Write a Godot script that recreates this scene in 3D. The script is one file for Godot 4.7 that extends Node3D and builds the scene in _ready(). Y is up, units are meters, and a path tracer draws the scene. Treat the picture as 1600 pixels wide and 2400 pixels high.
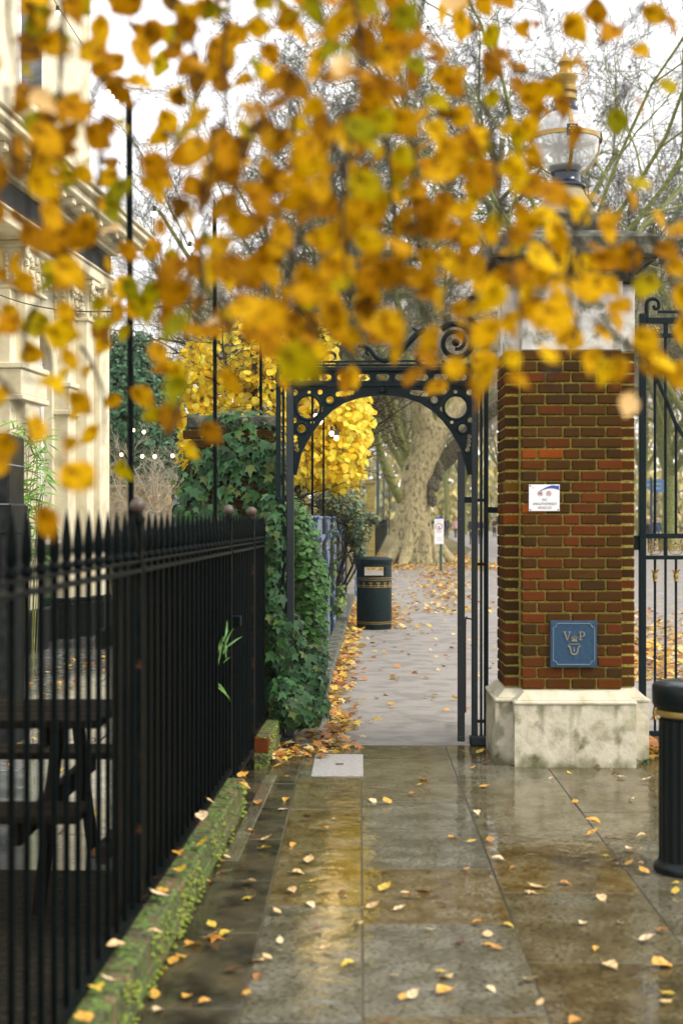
extends Node3D
# A street corner by a park gate in autumn: y up, metres, the camera looks along -z.

const F := 3333.0      # focal length in photograph pixels
const HZ := 1216.0     # horizon row in the photograph
const EYE := 1.6       # height of the lens above the paving

var rng := RandomNumberGenerator.new()
var counts := {}
var M := {}


func at(x: float, y: float, depth: float) -> Vector3:
	return Vector3((x - 800.0) / F * depth, EYE - (y - HZ) / F * depth, -depth)


func rf(a: float, b: float) -> float:
	return rng.randf_range(a, b)


# ---------------------------------------------------------------- nodes

func put(o: Node, called: String, parent: Node) -> void:
	var key = str(parent.get_instance_id()) + called
	var n = counts.get(key, 0)
	counts[key] = n + 1
	o.name = called if n == 0 else "%s_%03d" % [called, n]
	parent.add_child(o, true)


func tag(o: Node, label: String, category: String, group := "") -> Node:
	o.set_meta("label", label)
	o.set_meta("category", category)
	if group != "":
		o.set_meta("group", group)
	return o


func thing(called: String, label: String, category: String, where := Vector3.ZERO, turn := 0.0, group := "") -> Node3D:
	var o := Node3D.new()
	put(o, called, self)
	o.position = where
	o.rotation.y = turn
	tag(o, label, category, group)
	return o


func part(called: String, mesh: Mesh, m: Material, parent: Node, where := Transform3D.IDENTITY) -> MeshInstance3D:
	var o := MeshInstance3D.new()
	o.mesh = mesh
	o.material_override = m
	o.transform = where
	put(o, called, parent)
	return o


func structure(called: String, mesh: Mesh, m: Material, where := Transform3D.IDENTITY) -> MeshInstance3D:
	var o = part(called, mesh, m, self, where)
	o.set_meta("kind", "structure")
	return o


func many(called: String, mesh: Mesh, m: Material, parent: Node, places: Array, tints := []) -> MultiMeshInstance3D:
	var mm := MultiMesh.new()
	mm.transform_format = MultiMesh.TRANSFORM_3D
	mm.use_colors = tints.size() > 0
	mm.mesh = mesh
	mm.instance_count = places.size()
	for i in places.size():
		mm.set_instance_transform(i, places[i])
		if tints.size() > 0:
			mm.set_instance_color(i, tints[i])
	var o := MultiMeshInstance3D.new()
	o.multimesh = mm
	o.material_override = m
	put(o, called, parent)
	o.set_meta("kind", "stuff")
	return o


# ---------------------------------------------------------------- mesh building

class Geo:
	var v := PackedVector3Array()
	var n := PackedVector3Array()
	var c := PackedColorArray()
	var tint := Color.WHITE
	var colored := false

	func tri(a: Vector3, b: Vector3, d: Vector3, hint: Vector3) -> void:
		var k = (d - a).cross(b - a)
		if k.length_squared() < 1e-16:
			return
		if k.dot(hint) < 0.0:
			var s = b
			b = d
			d = s
			k = -k
		k = k.normalized()
		v.append(a); v.append(b); v.append(d)
		n.append(k); n.append(k); n.append(k)
		if colored:
			c.append(tint); c.append(tint); c.append(tint)

	func tri_n(a: Vector3, b: Vector3, d: Vector3, na: Vector3, nb: Vector3, nd: Vector3) -> void:
		var k = (d - a).cross(b - a)
		v.append(a); n.append(na)
		if k.dot(na + nb + nd) < 0.0:
			v.append(d); n.append(nd)
			v.append(b); n.append(nb)
		else:
			v.append(b); n.append(nb)
			v.append(d); n.append(nd)
		if colored:
			c.append(tint); c.append(tint); c.append(tint)

	func quad(a: Vector3, b: Vector3, d: Vector3, e: Vector3, hint: Vector3) -> void:
		tri(a, b, d, hint)
		tri(a, d, e, hint)

	# a box with chamfered edges; jig moves its corners a little
	func box(at: Vector3, size: Vector3, bevel := 0.0, turn := Basis.IDENTITY) -> void:
		var h = size * 0.5
		frustum(at, Vector2(h.x, h.z), Vector2(h.x, h.z), size.y, bevel, turn, true)

	# bottom half extents lo, top half extents hi
	func frustum(at: Vector3, lo: Vector2, hi: Vector2, height: float, bevel := 0.0, turn := Basis.IDENTITY, centred := false) -> void:
		var y0 = -height * 0.5 if centred else 0.0
		var y1 = y0 + height
		var p = []
		for k in 8:
			var e = hi if k & 2 else lo
			p.append(Vector3(e.x if k & 1 else -e.x, y1 if k & 2 else y0, e.y if k & 4 else -e.y))
		hull(at, p, bevel, turn)

	func hull(at: Vector3, p: Array, bevel: float, turn: Basis) -> void:
		var mid = Vector3.ZERO
		for q in p:
			mid += q
		mid /= 8.0
		if bevel <= 0.0:
			for f in [[0, 1, 3, 2], [4, 5, 7, 6], [0, 2, 6, 4], [1, 3, 7, 5], [0, 1, 5, 4], [2, 3, 7, 6]]:
				var a = turn * p[f[0]] + at
				var b = turn * p[f[1]] + at
				var d = turn * p[f[2]] + at
				var e = turn * p[f[3]] + at
				quad(a, b, d, e, (a + b + d + e) * 0.25 - (turn * mid + at))
			return
		# each corner gives three points, each pulled in along two of its axes
		var q = []
		for k in 8:
			var sx = (p[k ^ 1] - p[k]).normalized() * bevel
			var sy = (p[k ^ 2] - p[k]).normalized() * bevel
			var sz = (p[k ^ 4] - p[k]).normalized() * bevel
			q.append([turn * (p[k] + sy + sz) + at, turn * (p[k] + sx + sz) + at, turn * (p[k] + sx + sy) + at])
		var m = turn * mid + at
		for f in [[0, 2, 6, 4, 0], [1, 3, 7, 5, 0], [0, 1, 5, 4, 1], [2, 3, 7, 6, 1], [0, 1, 3, 2, 2], [4, 5, 7, 6, 2]]:
			var i = f[4]
			quad(q[f[0]][i], q[f[1]][i], q[f[2]][i], q[f[3]][i], (q[f[0]][i] + q[f[2]][i]) * 0.5 - m)
		for k in 8:
			tri(q[k][0], q[k][1], q[k][2], q[k][0] - m)
		for axis in 3:
			var bit = 1 << axis
			for k in 8:
				if k & bit:
					continue
				var j = k | bit
				var u = (axis + 1) % 3
				var w = (axis + 2) % 3
				quad(q[k][u], q[k][w], q[j][w], q[j][u], (q[k][u] + q[j][w]) * 0.5 - m)

	# a round tube through the points, its radius given at each
	func tube(pts: Array, radii: Array, sides := 6, caps := true) -> void:
		var count = pts.size()
		if count < 2:
			return
		var side = Vector3.ZERO
		var rings = []
		var norms = []
		for i in count:
			var d = pts[mini(i + 1, count - 1)] - pts[maxi(i - 1, 0)]
			if d.length_squared() < 1e-14:
				d = Vector3.UP
			d = d.normalized()
			if i == 0:
				side = d.cross(Vector3(0.13, 0.21, 0.97) if absf(d.z) < 0.8 else Vector3(0.9, 0.3, 0.1)).normalized()
			else:
				side = (side - d * side.dot(d)).normalized()
			var other = d.cross(side)
			var ring = []
			var nr = []
			for k in sides:
				var a = TAU * k / sides
				var o = side * cos(a) + other * sin(a)
				ring.append(pts[i] + o * radii[i])
				nr.append(o)
			rings.append(ring)
			norms.append(nr)
		for i in count - 1:
			for k in sides:
				var l = (k + 1) % sides
				tri_n(rings[i][k], rings[i][l], rings[i + 1][l], norms[i][k], norms[i][l], norms[i + 1][l])
				tri_n(rings[i][k], rings[i + 1][l], rings[i + 1][k], norms[i][k], norms[i + 1][l], norms[i + 1][k])
		if caps:
			for e in [0, count - 1]:
				var out = pts[e] - pts[1 if e == 0 else count - 2]
				for k in range(1, sides - 1):
					tri(rings[e][0], rings[e][k], rings[e][k + 1], out)

	# a profile of (radius, height) turned round the y axis; a sharp step keeps its edge
	func lathe(profile: Array, sides := 24, at := Vector3.ZERO, from := 0.0, to := TAU) -> void:
		for i in profile.size() - 1:
			var a = profile[i]
			var b = profile[i + 1]
			var t = (b - a)
			if t.length() < 1e-7:
				continue
			var nn = Vector2(t.y, -t.x).normalized()
			var n0 = nn
			var n1 = nn
			if i > 0:
				var tp = (a - profile[i - 1]).normalized()
				if tp.dot(t.normalized()) > 0.75:
					n0 = (nn + Vector2(tp.y, -tp.x)).normalized()
			if i < profile.size() - 2:
				var tq = (profile[i + 2] - b).normalized()
				if tq.dot(t.normalized()) > 0.75:
					n1 = (nn + Vector2(tq.y, -tq.x)).normalized()
			for k in sides:
				var u = from + (to - from) * k / sides
				var w = from + (to - from) * (k + 1) / sides
				var cu = Vector3(sin(u), 0, cos(u))
				var cw = Vector3(sin(w), 0, cos(w))
				var p0 = at + cu * a.x + Vector3.UP * a.y
				var p1 = at + cw * a.x + Vector3.UP * a.y
				var p2 = at + cw * b.x + Vector3.UP * b.y
				var p3 = at + cu * b.x + Vector3.UP * b.y
				var f0 = cu * n0.x + Vector3.UP * n0.y
				var f1 = cw * n0.x + Vector3.UP * n0.y
				var f2 = cw * n1.x + Vector3.UP * n1.y
				var f3 = cu * n1.x + Vector3.UP * n1.y
				if a.x > 1e-5:
					tri_n(p0, p1, p2, f0, f1, f2)
				if b.x > 1e-5:
					tri_n(p0, p2, p3, f0, f2, f3)

	func ball(at: Vector3, r: float, sides := 12, squash := 1.0) -> void:
		var p = []
		for k in sides / 2 + 1:
			var a = PI * k / (sides / 2) - PI / 2
			p.append(Vector2(maxf(r * cos(a), 0.0), r * sin(a) * squash))
		lathe(p, sides, at)

	# a flat outline in x and y pushed out along z by depth
	func prism(outline: PackedVector2Array, depth: float, where := Transform3D.IDENTITY) -> void:
		var idx = Geometry2D.triangulate_polygon(outline)
		var f = where.basis * Vector3(0, 0, 1)
		for i in range(0, idx.size(), 3):
			var q = [outline[idx[i]], outline[idx[i + 1]], outline[idx[i + 2]]]
			tri(where * Vector3(q[0].x, q[0].y, depth), where * Vector3(q[1].x, q[1].y, depth), where * Vector3(q[2].x, q[2].y, depth), f)
			tri(where * Vector3(q[0].x, q[0].y, 0), where * Vector3(q[1].x, q[1].y, 0), where * Vector3(q[2].x, q[2].y, 0), -f)
		var cw = Geometry2D.is_polygon_clockwise(outline)
		for i in outline.size():
			var a = outline[i]
			var b = outline[(i + 1) % outline.size()]
			var o = Vector2(b.y - a.y, a.x - b.x) * (-1.0 if cw else 1.0)
			quad(where * Vector3(a.x, a.y, 0), where * Vector3(b.x, b.y, 0), where * Vector3(b.x, b.y, depth), where * Vector3(a.x, a.y, depth), where.basis * Vector3(o.x, o.y, 0))

	# smooth surface from shared points
	func smooth(points: Array, faces: Array, front := Vector3.ZERO) -> void:
		var nn = []
		for p in points:
			nn.append(Vector3.ZERO)
		for f in faces:
			var k = (points[f[2]] - points[f[0]]).cross(points[f[1]] - points[f[0]])
			if front != Vector3.ZERO and k.dot(front) < 0.0:
				k = -k
			for i in f:
				nn[i] += k
		for f in faces:
			tri_n(points[f[0]], points[f[1]], points[f[2]], nn[f[0]].normalized(), nn[f[1]].normalized(), nn[f[2]].normalized())

	func mesh() -> ArrayMesh:
		var arrays = []
		arrays.resize(Mesh.ARRAY_MAX)
		arrays[Mesh.ARRAY_VERTEX] = v
		arrays[Mesh.ARRAY_NORMAL] = n
		if colored:
			arrays[Mesh.ARRAY_COLOR] = c
		var m := ArrayMesh.new()
		if v.size() > 0:
			m.add_surface_from_arrays(Mesh.PRIMITIVE_TRIANGLES, arrays)
		return m


func box_mesh(size: Vector3, bevel := 0.0, where := Vector3.ZERO) -> ArrayMesh:
	var g := Geo.new()
	g.box(where, size, bevel)
	return g.mesh()


func rod(a: Vector3, b: Vector3, r: float, sides := 8) -> ArrayMesh:
	var g := Geo.new()
	g.tube([a, b], [r, r], sides)
	return g.mesh()


# a square or flat bar between two points; w across, t through
func bar(g: Geo, a: Vector3, b: Vector3, w: float, t: float, face := Vector3(0, 0, 1)) -> void:
	var y = (b - a).normalized()
	var x = y.cross(face).normalized()
	var z = x.cross(y)
	g.box((a + b) * 0.5, Vector3(w, (b - a).length(), t), minf(w, t) * 0.12, Basis(x, y, z))


func look(pos: Vector3, normal: Vector3, tip: Vector3, size: float) -> Transform3D:
	var z = normal.normalized()
	var y = (tip - z * tip.dot(z))
	if y.length() < 1e-4:
		y = z.cross(Vector3(0.3, 0.1, 0.9))
	y = y.normalized()
	var x = y.cross(z)
	return Transform3D(Basis(x * size, y * size, z * size), pos)


# a leaf of length 1 along y, its stalk at the origin and its upper face to +z
func leaf_mesh(widths: Array, fold: float, curl: float, twist: float, stalk := 0.0) -> ArrayMesh:
	var g := Geo.new()
	g.colored = true
	var pts = []
	var faces = []
	var n = widths.size()
	for i in n:
		var t = float(i) / (n - 1)
		var y = sin(t * curl) / curl if absf(curl) > 0.01 else t
		var z = (cos(t * curl) - 1.0) / curl if absf(curl) > 0.01 else 0.0
		var a = twist * (t - 0.3)
		var w = widths[i]
		var wav = 0.02 * sin(t * 17.0 + curl * 9.0)
		pts.append(Vector3(0, y, z))
		pts.append(Vector3(-w * cos(a), y + 0.04 * w, z + fold * w - w * sin(a) + wav))
		pts.append(Vector3(w * cos(a), y + 0.04 * w, z + fold * w + w * sin(a) - wav))
	for i in n - 1:
		var b = i * 3
		faces.append([b, b + 1, b + 4]); faces.append([b, b + 4, b + 3])
		faces.append([b, b + 3, b + 5]); faces.append([b, b + 5, b + 2])
	g.smooth(pts, faces, Vector3(0, 0, 1))
	if stalk > 0.0:
		g.tube([Vector3(0, 0.02, 0), Vector3(0.02, -stalk * 0.5, 0.02), Vector3(0, -stalk, 0.06)], [0.012, 0.012, 0.015], 3, false)
	return g.mesh()


# a lobed leaf: tips given as (angle from y in degrees, length), notches between
func lobed_mesh(tips: Array, notch: float, cup: float, stalk := 0.0) -> ArrayMesh:
	var g := Geo.new()
	g.colored = true
	var pts = [Vector3(0, 0.25, 0)]
	var rim = []
	for i in tips.size():
		var a = deg_to_rad(tips[i][0])
		var l = tips[i][1]
		rim.append(Vector3(sin(a) * l, 0.25 + cos(a) * l, -cup * l * l))
		if i < tips.size() - 1:
			var b = deg_to_rad((tips[i][0] + tips[i + 1][0]) * 0.5)
			var m = minf(l, tips[i + 1][1]) * notch
			rim.append(Vector3(sin(b) * m, 0.25 + cos(b) * m, cup * 0.25))
	rim.append(Vector3(0, 0.02, 0))
	pts.append_array(rim)
	var faces = []
	for i in rim.size():
		faces.append([0, i + 1, (i + 1) % rim.size() + 1])
	g.smooth(pts, faces, Vector3(0, 0, 1))
	if stalk > 0.0:
		g.tube([Vector3(0, 0.05, 0), Vector3(0.03, -stalk, 0.08)], [0.013, 0.015], 3, false)
	return g.mesh()


# ---------------------------------------------------------------- materials

func lin(r: float, g: float, b: float) -> Color:
	return Color(r, g, b).linear_to_srgb()


func noise_tex(freq: float, colors: Array, stops := [], octaves := 4, warp := 0.0, size := 512, seed_ := 1) -> NoiseTexture2D:
	var fn := FastNoiseLite.new()
	fn.seed = seed_
	fn.noise_type = FastNoiseLite.TYPE_SIMPLEX_SMOOTH
	fn.frequency = freq
	fn.fractal_octaves = octaves
	fn.fractal_gain = 0.55
	if warp > 0.0:
		fn.domain_warp_enabled = true
		fn.domain_warp_amplitude = warp
		fn.domain_warp_frequency = freq * 1.5
	var ramp := Gradient.new()
	var offs := PackedFloat32Array()
	var cols := PackedColorArray()
	for i in colors.size():
		offs.append(stops[i] if stops.size() > i else float(i) / maxf(1.0, colors.size() - 1))
		cols.append(colors[i])
	ramp.offsets = offs
	ramp.colors = cols
	var t := NoiseTexture2D.new()
	t.width = size
	t.height = size
	t.seamless = true
	t.noise = fn
	t.color_ramp = ramp
	return t


func grey(v: float) -> Color:
	return Color(v, v, v)


func mat(c: Color, rough := 0.8, metal := 0.0) -> StandardMaterial3D:
	var m := StandardMaterial3D.new()
	m.albedo_color = c
	m.roughness = rough
	m.metallic = metal
	return m


func tex_mat(tex: Texture2D, scale: float, rough := 0.8, c := Color.WHITE) -> StandardMaterial3D:
	var m := mat(c, rough)
	m.albedo_texture = tex
	m.uv1_triplanar = true
	m.uv1_world_triplanar = true
	m.uv1_scale = Vector3.ONE * scale
	return m


func leaf_mat(c: Color, through: float, rough := 0.5) -> StandardMaterial3D:
	var m := mat(c, rough)
	m.cull_mode = BaseMaterial3D.CULL_DISABLED
	m.vertex_color_use_as_albedo = true
	m.backlight_enabled = true
	m.backlight = Color(through, through, through).linear_to_srgb()
	return m


func bump(m: StandardMaterial3D, t: Texture2D, cm: float) -> StandardMaterial3D:
	m.heightmap_enabled = true
	m.heightmap_texture = t
	m.heightmap_scale = cm
	return m


func make_materials() -> void:
	var fine = noise_tex(0.09, [grey(0.0), grey(1.0)], [0.2, 0.8], 3, 0.0, 256, 3)
	var coarse = noise_tex(0.02, [grey(0.0), grey(1.0)], [0.25, 0.75], 5, 12.0, 512, 4)
	M.fine = fine
	M.dirt = FastNoiseLite.new()
	M.dirt.seed = 5
	M.dirt.frequency = 1.0
	M.dirt.fractal_octaves = 4
	M.coarse = coarse
	M.iron = tex_mat(noise_tex(0.03, [lin(0.0008, 0.002, 0.002), lin(0.0014, 0.0036, 0.004), lin(0.003, 0.006, 0.0065)], [0.3, 0.6, 0.85], 5, 6.0, 512, 5), 2.2, 0.4)
	M.iron.metallic_specular = 0.14
	bump(M.iron, fine, 0.06)
	M.iron_rust = tex_mat(noise_tex(0.014, [lin(0.0012, 0.003, 0.003), lin(0.003, 0.005, 0.0045), lin(0.022, 0.012, 0.006), lin(0.08, 0.032, 0.014)], [0.35, 0.66, 0.76, 0.93], 5, 20.0, 512, 6), 1.7, 0.55)
	M.iron_rust.metallic_specular = 0.14
	M.ball = tex_mat(noise_tex(0.03, [lin(0.05, 0.030, 0.022), lin(0.085, 0.06, 0.048), lin(0.02, 0.016, 0.013)], [0.2, 0.6, 0.9], 4, 0.0, 256, 7), 9.0, 0.45)
	M.gate_paint = tex_mat(noise_tex(0.03, [lin(0.003, 0.009, 0.012), lin(0.005, 0.013, 0.016), lin(0.008, 0.019, 0.022)], [0.25, 0.6, 0.9], 5, 8.0, 512, 8), 2.0, 0.42)
	M.gate_paint.metallic_specular = 0.26
	bump(M.gate_paint, fine, 0.05)
	M.gate_worn = tex_mat(noise_tex(0.05, [lin(0.003, 0.009, 0.012), lin(0.006, 0.015, 0.018), lin(0.22, 0.23, 0.21)], [0.5, 0.83, 0.87], 5, 10.0, 512, 9), 1.3, 0.4)
	M.gold = tex_mat(noise_tex(0.04, [lin(0.22, 0.135, 0.03), lin(0.40, 0.27, 0.07), lin(0.13, 0.08, 0.02)], [0.2, 0.6, 0.95], 4, 0.0, 256, 10), 8.0, 0.38)
	M.gold.metallic = 0.35
	M.navy = mat(lin(0.008, 0.016, 0.035), 0.18)
	M.white_paint = mat(lin(0.72, 0.72, 0.74), 0.35)
	M.black = mat(lin(0.012, 0.012, 0.013), 0.5)
	M.bollard = tex_mat(noise_tex(0.03, [lin(0.0015, 0.005, 0.006), lin(0.003, 0.008, 0.009)], [0.3, 0.8], 4, 0.0, 256, 11), 3.0, 0.38)
	M.bollard.metallic_specular = 0.35
	M.bollard_top = tex_mat(noise_tex(0.02, [lin(0.02, 0.03, 0.036), lin(0.035, 0.05, 0.06)], [0.3, 0.8], 4, 0.0, 256, 12), 4.0, 0.12)
	# wet flagstones: tones of york stone, with damp and pooled patches in the roughness
	var wet = noise_tex(0.012, [grey(0.05), grey(0.09), grey(0.17), grey(0.29)], [0.3, 0.5, 0.68, 0.9], 5, 25.0, 512, 21)
	var tones = [
		[Vector3(0.120, 0.104, 0.056), Vector3(0.160, 0.144, 0.090), Vector3(0.084, 0.070, 0.034)],
		[Vector3(0.135, 0.126, 0.086), Vector3(0.175, 0.165, 0.120), Vector3(0.100, 0.090, 0.055)],
		[Vector3(0.140, 0.104, 0.038), Vector3(0.175, 0.142, 0.072), Vector3(0.096, 0.064, 0.020)],
		[Vector3(0.100, 0.081, 0.038), Vector3(0.138, 0.115, 0.060), Vector3(0.066, 0.053, 0.025)],
		[Vector3(0.150, 0.112, 0.046), Vector3(0.145, 0.130, 0.080), Vector3(0.086, 0.066, 0.032)],
	]
	var grain = noise_tex(0.12, [grey(0.55), grey(0.9), grey(1.0)], [0.18, 0.4, 0.75], 4, 0.0, 512, 22)
	M.flags = []
	for i in tones.size():
		var t = tones[i]
		var m = tex_mat(noise_tex(0.010 + 0.003 * i, [lin(t[2].x, t[2].y, t[2].z), lin(t[0].x, t[0].y, t[0].z), lin(t[1].x, t[1].y, t[1].z)], [0.22, 0.5, 0.8], 6, 30.0, 512, 30 + i), 0.55, 1.0)
		m.roughness_texture = wet
		m.detail_enabled = true
		m.detail_albedo = grain
		m.detail_blend_mode = BaseMaterial3D.BLEND_MODE_MUL
		m.uv2_triplanar = true
		m.uv2_world_triplanar = true
		m.uv2_scale = Vector3.ONE * 2.3
		bump(m, coarse, 0.10)
		M.flags.append(m)
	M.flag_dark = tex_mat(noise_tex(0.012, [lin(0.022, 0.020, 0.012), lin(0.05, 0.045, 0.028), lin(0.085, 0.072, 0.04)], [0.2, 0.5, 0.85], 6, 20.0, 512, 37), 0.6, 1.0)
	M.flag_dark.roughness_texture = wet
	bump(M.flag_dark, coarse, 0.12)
	M.joint = tex_mat(noise_tex(0.03, [lin(0.045, 0.038, 0.02), lin(0.10, 0.088, 0.05)], [0.3, 0.8], 4, 0.0, 256, 38), 3.0, 0.6)
	M.concrete_pale = bump(tex_mat(noise_tex(0.05, [lin(0.22, 0.215, 0.21), lin(0.30, 0.295, 0.29)], [0.3, 0.7], 5, 0.0, 256, 39), 2.0, 0.55), fine, 0.1)
	M.asphalt = tex_mat(noise_tex(0.11, [lin(0.19, 0.176, 0.16), lin(0.235, 0.219, 0.202), lin(0.29, 0.272, 0.254)], [0.25, 0.5, 0.8], 3, 0.0, 1024, 40), 0.7, 0.6)
	M.asphalt.roughness_texture = noise_tex(0.008, [grey(0.52), grey(0.62), grey(0.72)], [0.3, 0.5, 0.75], 4, 25.0, 512, 41)
	M.asphalt.roughness = 1.0
	M.asphalt.detail_enabled = true
	M.asphalt.detail_albedo = noise_tex(0.006, [grey(0.86), grey(0.97), grey(1.0)], [0.25, 0.5, 0.8], 5, 20.0, 512, 42)
	M.asphalt.detail_blend_mode = BaseMaterial3D.BLEND_MODE_MUL
	M.asphalt.uv2_triplanar = true
	M.asphalt.uv2_world_triplanar = true
	M.asphalt.uv2_scale = Vector3.ONE * 0.17
	bump(M.asphalt, noise_tex(0.13, [grey(0.0), grey(1.0)], [0.25, 0.75], 2, 0.0, 512, 43), 0.03)
	M.grass_ground = tex_mat(noise_tex(0.02, [lin(0.05, 0.06, 0.012), lin(0.10, 0.10, 0.025), lin(0.22, 0.14, 0.03), lin(0.07, 0.08, 0.02)], [0.25, 0.45, 0.6, 0.8], 6, 20.0, 512, 44), 0.25, 0.95)
	M.garden_flag = []
	for i in 3:
		var m = tex_mat(noise_tex(0.015, [lin(0.12, 0.13, 0.13), lin(0.18, 0.19, 0.195), lin(0.23, 0.225, 0.21)], [0.2, 0.5, 0.85], 5, 20.0, 256, 46 + i), 0.7, 1.0, lin(1.0 - 0.12 * i, 1.0 - 0.10 * i, 1.0 - 0.12 * i))
		m.roughness_texture = wet
		M.garden_flag.append(m)
	M.bed_shade = bump(tex_mat(noise_tex(0.04, [lin(0.006, 0.006, 0.004), lin(0.014, 0.012, 0.007), lin(0.03, 0.024, 0.012)], [0.3, 0.6, 0.9], 5, 10.0, 256, 49), 2.0, 0.7), coarse, 2.0)  # near-black, the shade behind the railings is put into this colour
	M.bed_shade.metallic_specular = 0.2
	# bricks
	var grit = noise_tex(0.07, [grey(0.45), grey(0.8), grey(1.0)], [0.2, 0.5, 0.8], 4, 0.0, 512, 50)
	var brick_tones = [Vector3(0.135, 0.048, 0.011), Vector3(0.175, 0.054, 0.012), Vector3(0.085, 0.042, 0.013), Vector3(0.215, 0.056, 0.014), Vector3(0.40, 0.090, 0.012), Vector3(0.135, 0.060, 0.014), Vector3(0.108, 0.047, 0.011), Vector3(0.28, 0.130, 0.015)]
	M.bricks = []
	for t in brick_tones:
		var bk = bump(tex_mat(grit, 4.5, 0.85, lin(t.x * 0.86, t.y * 0.87, t.z * 0.78)), M.fine, 0.22)
		bk.metallic_specular = 0.2
		M.bricks.append(bk)
	M.mortar = bump(tex_mat(noise_tex(0.04, [lin(0.13, 0.112, 0.018), lin(0.28, 0.232, 0.036), lin(0.36, 0.31, 0.085)], [0.2, 0.55, 0.85], 4, 0.0, 512, 51), 2.5, 0.9), fine, 0.3)
	M.yellow_bricks = []
	for t in [Vector3(0.44, 0.33, 0.09), Vector3(0.52, 0.39, 0.11), Vector3(0.34, 0.25, 0.08), Vector3(0.42, 0.35, 0.09)]:
		M.yellow_bricks.append(tex_mat(grit, 3.0, 0.85, lin(t.x, t.y, t.z)))
	M.moss_bricks = []
	for i in 4:
		var base = [Vector3(0.10, 0.07, 0.035), Vector3(0.16, 0.09, 0.05), Vector3(0.08, 0.085, 0.03), Vector3(0.06, 0.05, 0.03)][i]
		M.moss_bricks.append(bump(tex_mat(noise_tex(0.02, [lin(base.x, base.y, base.z), lin(base.x * 0.7, base.y * 0.8, base.z * 0.6), lin(0.055, 0.095, 0.012), lin(0.10, 0.16, 0.02)], [0.25, 0.45, 0.58, 0.8], 5, 15.0, 256, 60 + i), 2.6, 0.8), coarse, 0.6))
	M.moss = bump(tex_mat(noise_tex(0.03, [lin(0.05, 0.08, 0.010), lin(0.13, 0.19, 0.022), lin(0.20, 0.22, 0.03), lin(0.07, 0.06, 0.02)], [0.2, 0.45, 0.65, 0.85], 5, 10.0, 512, 65), 3.0, 0.95), coarse, 1.5)
	M.limestone = bump(tex_mat(noise_tex(0.009, [lin(0.34, 0.32, 0.22), lin(0.50, 0.46, 0.34), lin(0.60, 0.56, 0.44), lin(0.54, 0.50, 0.37), lin(0.40, 0.38, 0.25)], [0.16, 0.32, 0.52, 0.74, 0.9], 7, 35.0, 512, 70), 0.8, 0.85), coarse, 0.25)
	M.limestone.albedo_color = grey(0.95)
	M.limestone_stained = M.limestone.duplicate()
	M.limestone_stained.vertex_color_use_as_albedo = true
	M.limestone_dark = bump(tex_mat(noise_tex(0.012, [lin(0.02, 0.025, 0.018), lin(0.06, 0.065, 0.045), lin(0.22, 0.21, 0.16)], [0.3, 0.55, 0.85], 6, 25.0, 512, 71), 1.0, 0.85), coarse, 0.4)
	M.limestone_grey = bump(tex_mat(noise_tex(0.010, [lin(0.16, 0.165, 0.12), lin(0.42, 0.41, 0.37), lin(0.60, 0.59, 0.56), lin(0.54, 0.53, 0.50)], [0.2, 0.38, 0.55, 0.8], 6, 25.0, 512, 72), 0.8, 0.85), coarse, 0.25)
	M.limestone_worn = M.limestone.duplicate()
	M.limestone_worn.albedo_color = lin(0.5, 0.46, 0.38)
	M.algae = tex_mat(noise_tex(0.03, [lin(0.03, 0.035, 0.01), lin(0.08, 0.085, 0.02), lin(0.16, 0.15, 0.06)], [0.3, 0.6, 0.9], 5, 10.0, 256, 73), 2.0, 0.95)
	M.stucco = bump(tex_mat(noise_tex(0.008, [lin(0.54, 0.49, 0.34), lin(0.65, 0.60, 0.44), lin(0.69, 0.65, 0.50)], [0.2, 0.5, 0.8], 5, 20.0, 512, 74), 0.5, 0.7), fine, 0.08)
	M.slate_blue = mat(lin(0.035, 0.045, 0.05), 0.5)
	M.glass = mat(lin(0.02, 0.025, 0.025), 0.05)
	M.tile_green = mat(lin(0.012, 0.035, 0.018), 0.12)
	M.tile_joint = mat(lin(0.35, 0.36, 0.33), 0.7)
	M.black_plinth = tex_mat(noise_tex(0.02, [lin(0.008, 0.010, 0.010), lin(0.02, 0.022, 0.022)], [0.3, 0.8], 4, 0.0, 256, 75), 2.0, 0.2)
	M.dark_wood = []
	for i in 3:
		var m = tex_mat(noise_tex(0.02, [lin(0.005, 0.005, 0.004), lin(0.011, 0.009, 0.006), lin(0.020, 0.014, 0.008)], [0.25, 0.5, 0.8], 5, 0.0, 256, 76 + i), 1.0, 0.7, grey(1.0 - 0.12 * i))
		m.uv1_scale = Vector3(9, 0.7, 9)
		m.metallic_specular = 0.12
		M.dark_wood.append(m)
	M.blue_wood = []
	for i in 2:
		var m = tex_mat(noise_tex(0.03, [lin(0.022, 0.055, 0.12), lin(0.04, 0.085, 0.17), lin(0.07, 0.125, 0.22), lin(0.46, 0.50, 0.54)], [0.3, 0.5, 0.64, 0.72], 6, 6.0, 512, 80 + i), 1.0, 0.6)
		m.uv1_scale = Vector3(1.6, 0.45, 1.6)
		M.blue_wood.append(m)
	M.blue_post = mat(lin(0.010, 0.018, 0.034), 0.5)
	M.grey_paint = mat(lin(0.16, 0.19, 0.21), 0.6)
	# bark
	M.bark_plane = bump(tex_mat(noise_tex(0.010, [lin(0.10, 0.095, 0.05), lin(0.20, 0.18, 0.09), lin(0.30, 0.25, 0.13), lin(0.46, 0.37, 0.20), lin(0.24, 0.22, 0.11), lin(0.56, 0.45, 0.27)], [0.2, 0.36, 0.46, 0.56, 0.64, 0.85], 8, 40.0, 1024, 84), 0.50, 0.92), coarse, 0.9)
	M.bark_plane.uv1_scale = Vector3(0.62, 0.34, 0.62)
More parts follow.
